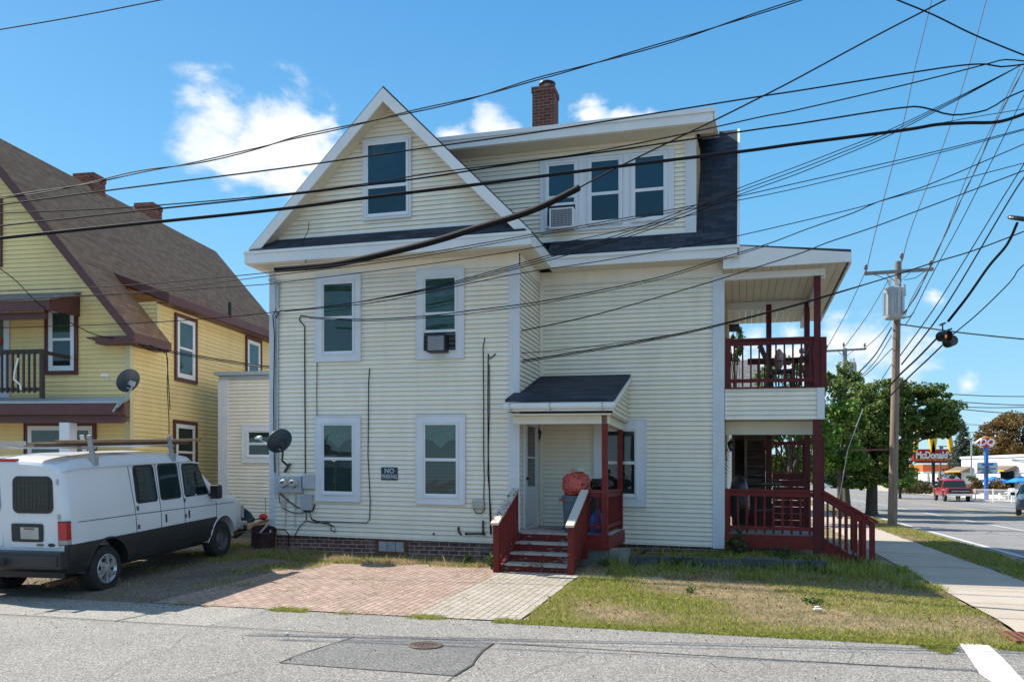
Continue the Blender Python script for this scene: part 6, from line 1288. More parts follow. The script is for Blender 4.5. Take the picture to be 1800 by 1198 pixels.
# slate hatchback coming in at the right edge
Ts = Local(gat(1822, 36.6, .01), (-.92, -.40, 0), k=1.0); Ts = Local(gat(1824, 37.8, .01), (-math.sin(_a)-.35, -math.cos(_a), 0))
su = vehicle('hatchback', 'slate coloured hatchback cut by the right edge of the view', 'car', Ts, [(-2.1, .35, .9, 1.0, .8, .7), (-1.95, .3, .95, 1.35, .86, .62), (-1.5, .25, .95, 1.52, .88, .62), (.2, .25, .95, 1.56, .89, .62), (.55, .25, .95, 1.46, .89, .60), (1.25, .25, .92, 1.02, .88, .72), (1.95, .28, .78, .90, .84, .7), (2.1, .35, .66, .76, .72, .6)], (-1.3, 1.3, .88), .33, M['carslate'])
for s_ in (-1, 1):
    b = MB(Ts); b.poly([(-1.6, s_*.885, .99), (1.0, s_*.885, .97), (.35, s_*.655, 1.44), (-1.4, s_*.655, 1.46)]); obj('side_window', b, M['vglass'], su); b = MB(Ts); b.box(.72, .9, s_*1.0-.09, s_*1.0+.09, .93, 1.08); obj('mirror', b, M['black'], su)
b = MB(Ts); b.poly([(.62, -.6, 1.46), (.62, .6, 1.46), (1.28, .72, 1.02), (1.28, -.72, 1.02)]); obj('windscreen', b, M['vglass'], su)
# parked cars far away
cols = [(.75, .76, .78), (.12, .13, .16), (.65, .66, .68), (.70, .71, .72), (.25, .05, .05), (.5, .52, .55)]
for i, (px, Y, ang, ci, l_) in enumerate(((1592, 128, .3, 0, 'white parked car left of the flowering bushes'), (1625, 132, .3, 3, 'pale parked car behind the flowering bushes'), (1455, 150, .2, 0, 'white parked car seen under the maple crown left'), (1468, 154, 1.2, 1, 'dark parked car under the maple crown'), (1478, 158, .2, 2, 'silver parked car under the maple beside the post stub'), (1648, 130, .3, 5, 'grey parked car behind the dark sign post'))):
    Tc = Local(gat(px, Y, .02), (math.cos(ang), math.sin(ang), 0)); pm = mat('parked_car_paint', cols[ci], .3, 3, .1, coat=.5)
    cr_ = vehicle('parked_car', l_, 'car', Tc, [(-2.2, .35, .85, .95, .8, .7), (-1.7, .25, .92, 1.1, .86, .66), (-1.2, .25, .92, 1.45, .88, .62), (.3, .25, .92, 1.48, .88, .62), (1.1, .25, .9, .98, .87, .7), (2.1, .3, .7, .8, .8, .7)], None, .33, pm)
    b = MB(Tc); b.box(-1.3, .6, -.86, .86, .98, 1.36); obj('windows', b, M['vglass'], cr_)
    for x in (-1.3, 1.3):
        b = MB(Tc); b.lathe([(.32, -.88), (.32, .88)], Tc(x, 0, .32), ax=Tc(0, 1, 0)-Tc.o, seg=14); obj('wheel_pair', b, M['tyre'], cr_)

# ================================================================ the far side: signs, restaurant, canopy
# dark red restaurant sign
Ym = 105.; k = Ym/F
def ats(px, py, Y): return at(px, py, Y)
sg = thing('restaurant_sign', 'dark red restaurant sign with yellow arches and white lettering on a black pole', 'sign', gat(1640, Ym))
b = MB(W); pts = [(1604, 789), (1679.5, 789), (1676, 811), (1607.5, 811)]; P_ = [tuple(at(x, y, Ym)) for x, y in pts]; b.slab(P_, (0, .8, 0)); obj('sign_panel', b, M['mcred'], sg)
b = MB(W); b.bar(gat(1640.5, Ym+.4), at(1640.5, 811, Ym+.4), .32); obj('sign_pole', b, M['black'], sg)
b = MB(W); b.bar(at(1609, 812.3, Ym+.3), at(1675, 812.3, Ym+.3), .5, .15); obj('sign_ledge', b, M['black'], sg)
text("McDonald's", (at(1641.5, 799.8, Ym-.02), (1, 0, 0), (0, 0, 1)), 1.28, 'letter', sg, .04, sx=.80, bold=.035)
text('BILLIONS  AND  BILLIONS  SERVED', (at(1641.5, 807.3, Ym-.02), (1, 0, 0), (0, 0, 1)), .42, 'yellow', sg, .03, sx=.76)
for (x0, x1) in ((1609.5, 1641), (1641, 1674)):     # arches mostly hidden by the maple
    aw = MB(W); N_ = 20; pr_ = None; xm = (x0+x1)/2; hw = (x1-x0)/2
    for i in range(N_+1):
        t = -1+2*i/N_; x = xm+hw*t; y = 793-52*(1-abs(t)**2.6); w2 = 2.6+2.4*(1-min(1, 1.25*(1-abs(t)))) 
        q = at(x, y, Ym-.25); k1 = [len(aw.v)+j for j in range(4)]; hw_ = w2*k*(.75)
        aw.v += [q+Vector((-hw_, 0, -.1)), q+Vector((hw_, 0, -.1)), q+Vector((hw_, .4, -.1)), q+Vector((-hw_, .4, -.1))]
        if pr_:
            for j in range(4): aw.face((pr_[j], pr_[(j+1) % 4], k1[(j+1) % 4], k1[j]))
        pr_ = k1
    obj('arch', aw, M['yellow'], sg, smooth=50)
# lozenge sign on the blue pole
Yd = 63.; kd = Yd/F
dq = thing('lozenge_sign', 'red lozenge sign with white initials on a tall blue pole', 'sign', gat(1733.5, Yd))
b = MB(W); b.bar(gat(1733.5, Yd), at(1733.5, 786, Yd), .24); obj('sign_pole', b, M['signblue'], dq)
def lozenge(cx_, cy_, hw, hh, y, th, mt, par, name):
    P_ = []
    for i in range(40):
        a = 2*math.pi*i/40; c_, s_ = math.cos(a), math.sin(a); x = hw*math.copysign(abs(c_)**1.0, c_); z = hh*(1-abs(c_)**1.5)*(1 if s_ >= 0 else -1)*(.55+.45*abs(s_)); P_.append(tuple(at(cx_+x, cy_-z, y)))
    b = MB(W); b.slab(P_, (0, th, 0)); return obj(name, b, M[mt], par)
fa_ = lozenge(1734, 777.5, 18.5, 11, Yd, .3, 'letter', dq, 'sign_rim'); lozenge(1734, 777.2, 17.2, 9.8, Yd-.03, .02, 'dqred', dq, 'sign_face')
for s_, mt_n, cyy in ((1, 'sorange', 767.6), (-1, 'signblue', 787.2)):
    b = MB(W); up_ = []; lo_ = []
    for i in range(15):
        t = -1+2*i/14; x = 1734+t*13+(3 if s_ > 0 else -4); up_.append(at(x, cyy-s_*(1-t*t)*1.9+s_*1.2, Yd-.05)); lo_.append(at(x, cyy-s_*(1-t*t)*.1+s_*1.6+.6, Yd-.05))
    i0 = len(b.v); b.v += up_+lo_
    for i in range(14): b.face((i, i+1, 15+i+1, 15+i))
    obj('stripe', b, M[mt_n], dq)
text('DQ', (at(1734, 777.2, Yd-.06), (1, 0, 0), (0, 0, 1)), .72, 'letter', dq, .02, sx=1.05, bold=.02, shear=.25)
b = MB(W); c0 = at(1716.5, 832.5, Yd); c1 = at(1752.5, 812, Yd); pts = rounded(None, c0.x, c1.x, c0.z, c1.z, .12); b.slab([(x, Yd-.1, z) for x, z in pts], (0, .2, 0)); ms_ = obj('message_board', b, M['gbox'], dq)
pts = rounded(None, c0.x+.05, c1.x-.05, c0.z+.05, c1.z-.05, .1); b = MB(W); b.slab([(x, Yd-.115, z) for x, z in pts], (0, .012, 0)); obj('board_face', b, M['paleblue'], ms_)
b = MB(W); b.box(at(1724, 0, Yd).x, at(1745, 0, Yd).x, Yd-.13, Yd-.116, at(0, 817.6, Yd).z, at(0, 814, Yd).z); obj('board_header', b, M['signblue'], ms_)
for s_, y in (('NEW', 820.2), ('MAPLE COOKIE', 823.6), ('SHAKE', 826.8), ('BLIZZARD', 830)): text(s_, (at(1734.5, y, Yd-.12), (1, 0, 0), (0, 0, 1)), .16, 'black', dq, .004, sx=1.25, bold=.006)
# white restaurant building behind the patio
Yb = 74.; 
bd = thing('restaurant_building', 'low white flat-roofed restaurant building behind the blue umbrellas', 'building', gat(1745, Yb)); P0_ = at(1690, 858, Yb); P1_ = at(1840, 858, 64)
rv = (Vector((P1_.x, P1_.y, 0))-Vector((P0_.x, P0_.y, 0))); L_ = rv.length; rv.normalize(); R_F = Frame((P0_.x, P0_.y), rv.x, -rv.y)
zt0 = at(0, 806, Yb).z; b = MB(R_F); b.box(0, L_+4, 0, 12, 0, zt0); obj('wall', b, M['whitewall'], bd)
b = MB(R_F); b.box(-.1, L_+4.1, -.1, .0, zt0-.0, zt0+.2); b.box(-.02, L_+4, -.08, -.001, zt0-1.35, zt0-1.25); obj('parapet_trim', b, M['sash'], bd)
for u0, u1 in ((1.0, 2.4),): b = MB(R_F); b.box(u0-2.2, u0-.9, -1.0, -.1, 0.1, 2.0); b.box(u0-3.4, u0-.8, -1.1, -.1, 2.0, 2.1); 
b = MB(R_F)
for u in (5.0, ): b.box(u+.1, u+1.6, -.12, -.02, .3, 2.4); 
o = obj('window', b, M['vglass'], bd)
for i, u in enumerate((.0, 5.4)):
    b = MB(R_F); b.hexa([(u-.6, -1.1, 2.35), (u-.6, -1.1, 2.5), (u-.6, -.11, 2.5), (u-.6, -.11, 2.9), (u+1.6, -1.1, 2.35), (u+1.6, -1.1, 2.5), (u+1.6, -.11, 2.5), (u+1.6, -.11, 2.9)]); obj('awning', b, mat('brown_awning', (.16, .12, .09), .8, 4, .2), bd)
    b = MB(R_F); b.box(u-.7, u+1.4, -1.15, -1.105, 2.38, 2.5); obj('awning_lamp', b, M['yellow'], bd)
# hedge mounds, umbrellas, white railing
for i, (px, Y, tilt, l_) in enumerate(((1746, 66, 0, 'left blue patio umbrella beside the blue sign pole'), (1779, 68, 0, 'middle blue patio umbrella, partly hidden'), (1795, 62, 0, 'right blue patio umbrella at the edge of the view'))):
    c = at(px, 836 if i != 1 else 838, Y); r_ = thing('patio_umbrella', l_, 'umbrella', gat(px, Y), 'blue umbrellas on the restaurant patio'); m = MB(W); m.tube([gat(px, Y, 0), c], .025, 6); obj('pole', m, M['galv'], r_)
    m = MB(W); m.lathe([(0, .0), (.2, -.06), (1.15, -.42), (1.15, -.50), (1.13, -.44), (0, -.04)], c, seg=8); obj('canopy', m, M['umb'], r_)
fx = MB(G); r_ = thing('patio_railing', 'long white metal railing in front of the umbrella patio', 'railing', G(23.6, 60, 0)); fn = lambda t: gat(1700, 60.5).lerp(gat(1850, 55), t)
m = MB(W); m.bar(fn(-.12)+Vector((0, 0, .93)), fn(1)+Vector((0, 0, .93)), .04); m.bar(fn(-.12)+Vector((0, 0, .12)), fn(1)+Vector((0, 0, .12)), .03); obj('rail', m, M['white'], r_)
m = MB(W)
for i in range(78): q = fn(-.12+1.12*i/77); m.bar(q+Vector((0, 0, .12)), q+Vector((0, 0, .93)), .016)
obj('bars', m, M['white'], r_)
for i in range(6): m = MB(W); q = fn(-.12+1.12*i/5); m.bar(q, q+Vector((0, 0, 1.0)), .06); obj('post', m, M['white'], r_)
for i, (px, Y, l_) in enumerate(((1762, 63, 'white patio chair left of the umbrella pole'), (1772, 63.5, 'white patio chair between the umbrellas'), (1786, 60, 'white patio chair nearest the right edge'))):
    chair(l_, gat(px, Y, 0), 2.5+i, mt='white')
m = MB(W); m.lathe([(0, .7), (.45, .7), (.45, .74), (0, .74)], gat(1778, 60.5), seg=20); m.tube([gat(1778, 60.5), gat(1778, 60.5, .7)], .04, 6); tag(obj('patio_table', m, M['white']), 'white round patio table behind the white railing', 'table')
# orange station canopy
r_ = thing('station_canopy', 'orange edged filling station canopy beyond the dark red sign', 'canopy', gat(1660, 150)); c0 = at(1622, 829, 150); c1 = at(1695, 820, 150)
m = MB(W); m.box(c0.x, c1.x, 150, 162, c0.z+.12, c1.z+.45); obj('fascia_panel', m, M['canopy'], r_); m = MB(W); m.box(c0.x+.1, c1.x-.1, 150.1, 161.9, c0.z-.25, c0.z+.119); obj('soffit_panel', m, M['white'], r_)
for px in (1632, 1652, 1684): m = MB(W); m.bar(gat(px, 154), Vector((gat(px, 154).x, 154, c0.z-.2)), .35); obj('column', m, M['white'], r_)
m = MB(W); w0 = at(1648, 0, 168).x; w1 = at(1692, 0, 168).x; m.box(w0, w1, 168, 176, 0, 3.8); o = obj('shop', m, M['whitewall']); tag(o, 'plain white shop building under the orange canopy', 'building'); 
m = MB(W); m.box(w0-.3, w1+.3, 167.8, 168, 3.4, 3.9); obj('parapet', m, M['canopy'], o)
# lamp posts and small signs
r_ = thing('street_lamp', 'grey lamp post with a short arm beside the lozenge sign', 'street lamp', gat(1707.5, 68)); m = MB(W); m.tube([gat(1707.5, 68), at(1707.5, 773, 68)], [.09, .07], 8); obj('pole', m, M['galv'], r_); m = MB(W); m.tube([at(1707.5, 775, 68), at(1700, 770, 68)], .04, 6); m.bar(at(1703, 770, 68), at(1697, 768.5, 68), .18, .1); obj('lamp_head', m, M['gbox'], r_)
m = MB(W); q = at(1706.5, 838, 67.8); m.bar(q+Vector((-.4, 0, 0)), q+Vector((.4, 0, 0)), .02, .2); obj('street_name_plate', m, mat('green_sign', (.01, .12, .05), .5, 3, .1), r_)
m = MB(W); m.tube([gat(1653, 115), at(1653, 783, 115)], .12, 8); m.bar(at(1649, 784, 115), at(1664, 784, 115), .12); m.bar(at(1652.5, 786.5, 115), at(1658, 786.5, 115), .05, .35); tag(obj('signal_mast', m, M['steelrim']), 'dark mast with a small signal box above the dark red sign', 'signal mast')
m = MB(W); m.tube([gat(1634, 96), at(1634, 838, 96)], .07, 6); tag(obj('sign_post', m, M['galv']), 'thin pale post in front of the flowering bushes', 'post')
r_ = thing('warning_sign', 'grey back of a diamond warning sign near the red pickup', 'sign', gat(1682, 75)); m = MB(W); m.tube([gat(1682, 75), at(1682, 838, 75)], .03, 6); obj('post', m, M['galv'], r_)
q = at(1682, 844, 74.95); m = MB(W); m.slab([tuple(q+Vector((-.42, 0, 0))), tuple(q+Vector((0, 0, .42))), tuple(q+Vector((.42, 0, 0))), tuple(q+Vector((0, 0, -.42)))], (0, .02, 0)); obj('plate', m, M['galv'], r_)
r_ = thing('pump_sign', 'small red and white roadside price sign under the canopy', 'sign', gat(1652, 120)); m = MB(W); q = at(1651, 841, 120); m.bar(q+Vector((-.4, 0, 0)), q+Vector((.4, 0, 0)), .1, .45); obj('panel', m, M['dqred'], r_); m = MB(W); m.bar(gat(1651, 120.1), q, .1); obj('post', m, M['galv'], r_)
m = MB(W); m.box(23.6*G.c-60*-G.s, 0, 0, 0, 0, 0) if False else None
# lumber, tub, string trimmer at the left corner of the cream house
for k_, (x0, y0, x1, y1, Y0, Y1, w_, l_) in enumerate(((398, 940, 476, 918, 16.0, 16.9, .14, 'lowest long plank in the woodpile by the annex'), (402, 935, 478, 912, 16.2, 17.1, .14, 'upper long plank in the woodpile by the annex'), (408, 928, 470, 914, 16.7, 17.3, .12, 'shorter plank on the back of the woodpile by the annex'), (455, 938, 478, 912, 16.2, 16.4, .05, 'thin pale stick leaning on the woodpile'))):
    m = MB(W); m.bar(at(x0, y0, Y0), at(x1, y1, Y1), w_, .05 if k_ < 3 else .02); tag(obj('plank', m, M['lumber'] if k_ < 3 else M['beige']), l_, 'plank')
tb_ = at(417, 925, 17.6); m = MB(W); m.lathe([(0, .0), (.02, 0), (.20, .02), (.28, .5), (.30, .5), (.29, .52), (.18, .03), (0, .02)], tb_+Vector((-.1, 0, -.1)), ax=(.5, -.5, .5), seg=28)
tag(obj('plastic_tub', m, M['can'], smooth=35), 'grey ribbed plastic tub lying on its side in front of the van', 'tub')
st_ = thing('string_trimmer', 'red string trimmer lying on the woodpile by the annex', 'string trimmer', at(463, 911, 16.9)); m = blob(at(463, 908, 16.9), .075, (1.1, .8, .9), .35, 4.4, 3); obj('engine', m, M['dqred'], st_, smooth=50); m = MB(W); m.tube([at(460, 910, 16.9), at(425, 918, 16.7)], .015, 6); m.bar(at(448, 911, 16.85), at(440, 915, 16.8), .07, .05); obj('shaft', m, M['black'], st_); m = MB(W); m.tube([at(466, 905, 16.9), at(467, 890, 16.9), at(466, 874, 16.9)], .006, 5); obj('antenna', m, M['black'], st_)
m = MB(W); m.lathe([(0, 0), (.22, 0), (.24, .02), (.25, .36), (.265, .37), (.25, .39), (.22, .05), (0, .04)], at(462, 960, 16.3)+Vector((0, 0, .0)), ax=(.15, -.25, 1), seg=28); tag(obj('metal_tub', m, mat('rusty_enamel', (.055, .02, .02), .7, 8, .5), smooth=40), 'dark rusty metal tub against the left corner of the cream house', 'tub')
# ================================================================ vegetation
def leafmesh(name, P, S, mt, parent=None, droop=.5, origin=None, long=1.6):
    """many small folded leaves: P positions, S sizes"""
    n = len(P); d = RNG.normal(size=(n, 3)); d[:, 2] -= droop*.3; d /= np.linalg.norm(d, axis=1, keepdims=True); a = RNG.normal(size=(n, 3)); a -= (a*d).sum(1, keepdims=True)*d; a /= np.linalg.norm(a, axis=1, keepdims=True)
    S = S[:, None]; v = np.stack([P-a*S*.5, P+d*S*.5*long*.55+a*S*.0, P+a*S*.5, P-d*S*.5*long*.55], 1).reshape(-1, 3)
    return rawmesh(name, v, np.arange(n*4).reshape(-1, 4), mt, parent, origin)
def rawmesh(name, v, f, mt, parent=None, origin=None):
    me = bpy.data.meshes.new(name); k = f.shape[1]; off = np.zeros(3)
    if parent is not None: off = np.array(parent.location)
    elif origin is not None: off = np.array(origin)
    me.vertices.add(len(v)); me.vertices.foreach_set('co', (v-off).astype(np.float32).ravel()); me.loops.add(f.size); me.loops.foreach_set('vertex_index', f.astype(np.int32).ravel()); me.polygons.add(len(f)); me.polygons.foreach_set('loop_start', (np.arange(len(f))*k).astype(np.int32)); me.polygons.foreach_set('loop_total', np.full(len(f), k, np.int32)); me.update(); me.validate()
    me.materials.append(mt); o = bpy.data.objects.new(name, me); C.objects.link(o)
    if parent is not None: o.parent = parent
    elif origin is not None: o.location = origin
    return o
def crownpts(c, R, n, clumps=60, csize=.22, hollow=.55):
    """leaf clumps spread over an uneven crown"""
    c = np.array(c); R = np.array(R); K = RNG.normal(size=(clumps, 3)); K /= np.linalg.norm(K, axis=1, keepdims=True); K *= (RNG.uniform(hollow, 1.0, clumps)**.6)[:, None]; K[:, 2] = np.where(K[:, 2] < -.6, -.6+RNG.uniform(0, .2, clumps), K[:, 2])
    idx = RNG.integers(0, clumps, n); cs = RNG.uniform(.55, 1.35, clumps)[idx][:, None]*csize; q = RNG.normal(size=(n, 3)); q /= np.linalg.norm(q, axis=1, keepdims=True); q *= (RNG.uniform(0, 1, n)**.45)[:, None]
    return c+(K[idx]+q*cs*np.array([1, 1, .75]))*R
def tree(name, label, base, c, R, n, leaf, mt, cl=60, cs=.22, tr=.2, group=None, barkm='bark'):
    base = Vector(base); r_ = thing(name, label, 'tree', base, group); c = Vector(c); m = MB(W)
    m.tube([base+Vector((0, 0, -.1)), base.lerp(c, .35), c+Vector((0, 0, R[2]*.3))], [tr*1.15, tr*.85, tr*.2], 10)
    for i in range(9):
        a = i*2.4; s = base.lerp(c, .42+.06*i); e = c+Vector((math.cos(a)*R[0]*.75, math.sin(a)*R[1]*.75, R[2]*(-.25+.12*i))); m.tube([s, s.lerp(e, .5)+Vector((0, 0, .15)), e], [tr*.42, tr*.25, tr*.07], 6)
    obj('trunk', m, M[barkm], r_, smooth=50); P = crownpts(c, R, n, cl, cs); leafmesh('crown', P, RNG.uniform(.6, 1.3, n)*leaf, M[mt], r_); return r_
def lobes(name, label, base, L, leaf, mt, tr, group=None):
    # crown of several lobes over one trunk with limbs reaching into each
    base = Vector(base); r_ = thing(name, label, 'tree', base, group); m = MB(W); P = []; fork = base+Vector((.05, 0, 2.0))
    m.tube([base+Vector((0, 0, -.1)), base+Vector((0, 0, .25)), base+Vector((.02, 0, 1.2)), fork], [tr*1.45, tr*1.05, tr*.95, tr*.8], 12)
    for (c, R, n, cl, cs) in L:
        c = Vector(c); m.tube([fork-Vector((0, 0, .3)), fork.lerp(c, .5)+Vector((0, 0, .25)), c], [tr*.55, tr*.4, tr*.15], 8)
        for i in range(6):
            a = i*2.4; s = fork.lerp(c, .4+.1*i); e = c+Vector((math.cos(a)*R[0]*.75, math.sin(a)*R[1]*.75, R[2]*(-.3+.18*i))); m.tube([s, s.lerp(e, .5)+Vector((0, 0, .15)), e], [tr*.22, tr*.15, tr*.05], 6)
        P.append(crownpts(c, R, n, cl, cs))
    obj('trunk', m, M['bark'], r_, smooth=50); P = np.concatenate(P); leafmesh('crown', P, RNG.uniform(.6, 1.3, len(P))*leaf, M[mt], r_); return r_
lobes('maple_tree', 'large green street maple behind the near utility pole', gat(1532, 36.5, 0), [(at(1525, 775, 36.3), (1.8, 1.9, 2.1), 21000, 110, .22), (at(1598, 722, 36.8), (2.0, 2.0, 1.32), 20000, 120, .21), (at(1543, 812, 36.8), (1.2, 1.5, 1.15), 9000, 45, .27), (at(1500, 830, 36.5), (1.15, 1.4, 1.0), 8000, 45, .27), (at(1638, 748, 36.8), (1.05, 1.2, .8), 5000, 30, .3), (at(1545, 700, 36.5), (1.4, 1.6, 1.1), 5000, 35, .25)], .13, 'leaf', .25)
tree('maple_tree', 'green tree behind the side porch, left of the large maple', gat(1490, 44, 0), at(1478, 735, 44), (2.0, 2.4, 3.0), 16000, .17, 'leaf', 90, .22, .18)
tree('young_tree', 'bright green low tree under the large maple crown', gat(1582, 70, 0), at(1582, 840, 70), (1.7, 1.8, 1.1), 4500, .18, 'leafb', 50, .25, .12)
tree('small_maple', 'bright green small tree right beside the side porch stairs', gat(1476, 33, 0), at(1474, 770, 33), (1.1, 1.2, 1.9), 6000, .15, 'leafb', 50, .25, .10)
tree('backyard_tree', 'green tree seen through the railing of the upper porch', G(6.3, 17, 0), at(1372, 668, 34), (1.0, 1.3, 1.1), 1500, .14, 'leaf', 26, .3, .06)
tree('backyard_tree', 'green tree seen through the lower porch behind the half wall', G(5.4, 13, 0), at(1392, 780, 29), (1.5, 1.5, 1.7), 8000, .14, 'leafb', 50, .25, .14)
tree('backyard_tree', 'dark leafy twigs beside the house wall behind the upper porch', gat(1300, 30, 0), at(1289, 600, 30), (.35, .6, 1.2), 900, .14, 'leafd', 16, .3, .06)
for i, (px, py, rx, rz, Y, n, l_) in enumerate(((1772, 772, 3.0, 2.6, 92, 9000, 'russet autumn tree behind the restaurant, nearest the lozenge sign'), (1800, 765, 3.6, 3.2, 90, 9000, 'russet autumn tree at the far right edge'), (1742, 792, 2.5, 1.8, 95, 5000, 'olive autumn tree low behind the lozenge sign'))):
    tree('autumn_tree', l_, gat(px, Y), at(px, py, Y), (rx, rx, rz), n, .24, 'leafo' if i < 2 else 'leafd', 70, .25, .22, 'autumn trees behind the restaurant')
# spruce with whorled boughs
def spruce(label, base, h, r, n):
    r_ = thing('spruce_tree', label, 'tree', base); m = MB(W); base = Vector(base); m.tube([base, base+Vector((0, 0, h))], [.22, .02], 8); P = []
    for i in range(n):
        t = i/n; z = h*(.12+.86*t); L = r*(1-t)**.8*random.uniform(.6, 1.15); a = i*2.399; d = Vector((math.cos(a), math.sin(a), -.18)); e = base+Vector((0, 0, z))+d*L; m.tube([base+Vector((0, 0, z)), e], [.04, .01], 4)
        kk = int(26*L)+6; s = np.linspace(.12, 1, kk)[:, None]; pts = np.array(base+Vector((0, 0, z)))+np.array(d)*L*s; P.append(pts+RNG.normal(size=(kk, 3))*np.array([.12, .12, .10])*(1.2-s*.5)); P.append(pts+RNG.normal(size=(kk, 3))*.1+np.array([0, 0, -.14]))
    obj('trunk', m, M['bark'], r_); P = np.concatenate(P); leafmesh('crown', P, RNG.uniform(.16, .34, len(P)), M['needle'], r_, 1.5, long=.8); return r_
spruce('tall grey green spruce between the two roadside signs', gat(1693, 100), at(0, 737, 100).z, 2.9, 150)
spruce('small pale spruce behind the warning sign', gat(1677, 105), at(0, 828, 105).z, 1.6, 60)
# flowering bushes and hedges across the road
for i, (px, py, Y, r, mt, l_) in enumerate(((1612, 857, 92, 1.5, 'shrub', 'flowering pink bush left of the thin pale post'), (1624, 858, 94, 1.1, 'shrub', 'flowering bush right at the thin pale post'), (1596, 858, 98, 1.2, 'shrub', 'low yellow green bush left of the flowering bush'), (1728, 855, 66, 1.35, 'leafo', 'rounded brown bush at the foot of the blue sign pole'), (1756, 857, 68, .8, 'leafo', 'small reddish bush beside the rounded brown one'))):
    Pp = crownpts(at(px, py, Y), (r, r, r*.7), 1800, 25, .35, .2); Pp[:, 2] = np.maximum(Pp[:, 2], .02); o = leafmesh('bush', Pp, RNG.uniform(.12, .25, len(Pp)), M[mt], origin=tuple(gat(px, Y, 0))); tag(o, l_, 'bush')
# far woods as one mass and a lone shed roof seen through the upper porch
n = 26000; az = RNG.uniform(math.radians(-75), math.radians(75), n); d_ = RNG.uniform(230, 300, n); hh = 5.5+2.5*np.sin(az*23)+2*np.sin(az*57+1)+1.5*np.sin(az*131); Pz = RNG.uniform(0, 1, n)**.7*np.maximum(hh, 2)
o = leafmesh('far_woods', np.stack([np.sin(az)*d_, np.cos(az)*d_, Pz], 1), RNG.uniform(1.2, 2.4, n), M['leafd'], origin=(0, 0, 0)); o['kind'] = 'stuff'
r_ = thing('neighbour_house', 'grey shingled roof seen through the upper porch railing', 'house', G(5.2, 30, 0)); a0 = at(1287, 634, 40); a1 = at(1329, 632, 40); m = MB(W); m.slab([(a0.x-4, 40, a0.z), (a1.x, 40, a1.z), (a1.x, 37, a0.z-2.2), (a0.x-4, 37, a0.z-2.2)], (0, 0, -.12)); obj('roof', m, M['grey_sh'], r_)
m = MB(W); m.box(a0.x-3.8, a1.x-.2, 37.3, 44, 0, a0.z-2.3); m.slab([(a1.x-.2, 37.3, a0.z-2.3), (a1.x-.2, 42.5, a0.z-2.3), (a1.x-.2, 40, a1.z-.15)], (-.1, 0, 0)); obj('wall', m, M['whitewall'], r_); m = MB(W); m.slab([(a0.x-4, 40.01, a0.z), (a1.x, 40.01, a1.z), (a1.x, 43, a0.z-2.2), (a0.x-4, 43, a0.z-2.2)], (0, 0, -.12)); obj('roof', m, M['grey_sh'], r_)
# ---- grass: one blade is one thin triangle pair
def blades(name, pts, h, wd, mt, lean=.5, label=None):
    n = len(pts); a = RNG.uniform(0, 2*math.pi, n); sx = np.stack([np.cos(a), np.sin(a), np.zeros(n)], 1)*wd[:, None]*.5; b = RNG.uniform(0, 2*math.pi, n); l = np.abs(RNG.normal(0, lean, n)); tip = pts+np.stack([np.cos(b)*l, np.sin(b)*l, np.ones(n)], 1)*h[:, None]; mid = pts+(tip-pts)*np.array([.35, .35, .6])
    v = np.stack([pts-sx, pts+sx, mid+sx*.7, tip, mid-sx*.7], 1).reshape(-1, 3); o = rawmesh(name, v, np.arange(n*5).reshape(-1, 5), mt, origin=(0, 0, 0)); o['kind'] = 'stuff'; return o
def scatter(n, u0, u1, n0, n1, keep=None, zf=gz, dz=0):
    out = []
    for _ in range(n):
        u = random.uniform(u0, u1); v = random.uniform(n0, n1)
        if keep is None or keep(u, v): q = G(u, v, zf(u, v)+dz); out.append(tuple(q))
    return np.array(out)
nf = lambda u, v, s, o_: noise.noise(Vector((u*s, v*s, o_)))
U1 = lambda v: 6.93+.08*math.sin(v*3)
lawn = lambda u, v: (u > 1.52+.10*nf(u, v, 2.5, 1)+.05*(v < -5)) and u < U1(v)-.0 and v < -1.72+.12*nf(u, 0, 2, 6)+1.5*max(0, u-6.2) and v > -5.44-.06*nf(u, 0, 3, 4) and not (v < -5.2 and u > 6.85)
def lk(u, v):  # dry straw in the middle of the lawn
    return nf(u, v, .75, 5.5)*1.1+.34*math.exp(-((u-4.8)/1.7)**2-((v+3.5)/1.0)**2)-.06*(v < -4.8)+.10-.22*math.exp(-((u-1.9)/.9)**2)
P1 = scatter(78000, 1.3, 7.05, -5.55, -1.1, lambda u, v: lawn(u, v) and lk(u, v)+random.uniform(-.3, .3) < .04)
hfn = np.array([1.0]); hN = RNG.uniform(.025, .065, len(P1)); blades('grass', P1, hN, RNG.uniform(.004, .008, len(P1)), M['grassg'], .75)
P2 = scatter(70000, 1.3, 7.05, -5.55, -1.1, lambda u, v: lawn(u, v) and lk(u, v)+random.uniform(-.4, .4) > -.05)
blades('dry_grass', P2, RNG.uniform(.015, .045, len(P2)), RNG.uniform(.003, .007, len(P2)), M['grassd'], 1.1)
PC = scatter(13000, 1.75, 6.5, -.75, 1.5, lambda u, v: nf(u, v, 1.5, 91)+random.uniform(-.3, .3) > -.05 and not (-.31 < v < .02 and random.random() < .75), dz=.0)
blades('bed_weeds', PC, RNG.uniform(.08, .30, len(PC))**1.0*.85, RNG.uniform(.006, .014, len(PC)), M['grassg'], .5)
P3 = scatter(26000, 1.9, 6.95, -1.6, 1.55, lambda u, v: nf(u, v, 1.2, 2)+random.uniform(-.35, .35) > .02 and not (-.32 < v < .02))
blades('weedy_grass', P3, RNG.uniform(.04, .14, len(P3)), RNG.uniform(.005, .011, len(P3)), M['grassg'], .6)
PD = scatter(16000, 1.5, 6.3, -1.75, -.3, lambda u, v: nf(u, v, 1.1, 12)+random.uniform(-.35, .35) > .0); blades('bed_straw', PD, RNG.uniform(.02, .10, len(PD)), RNG.uniform(.004, .008, len(PD)), M['grassd'], 1.0)
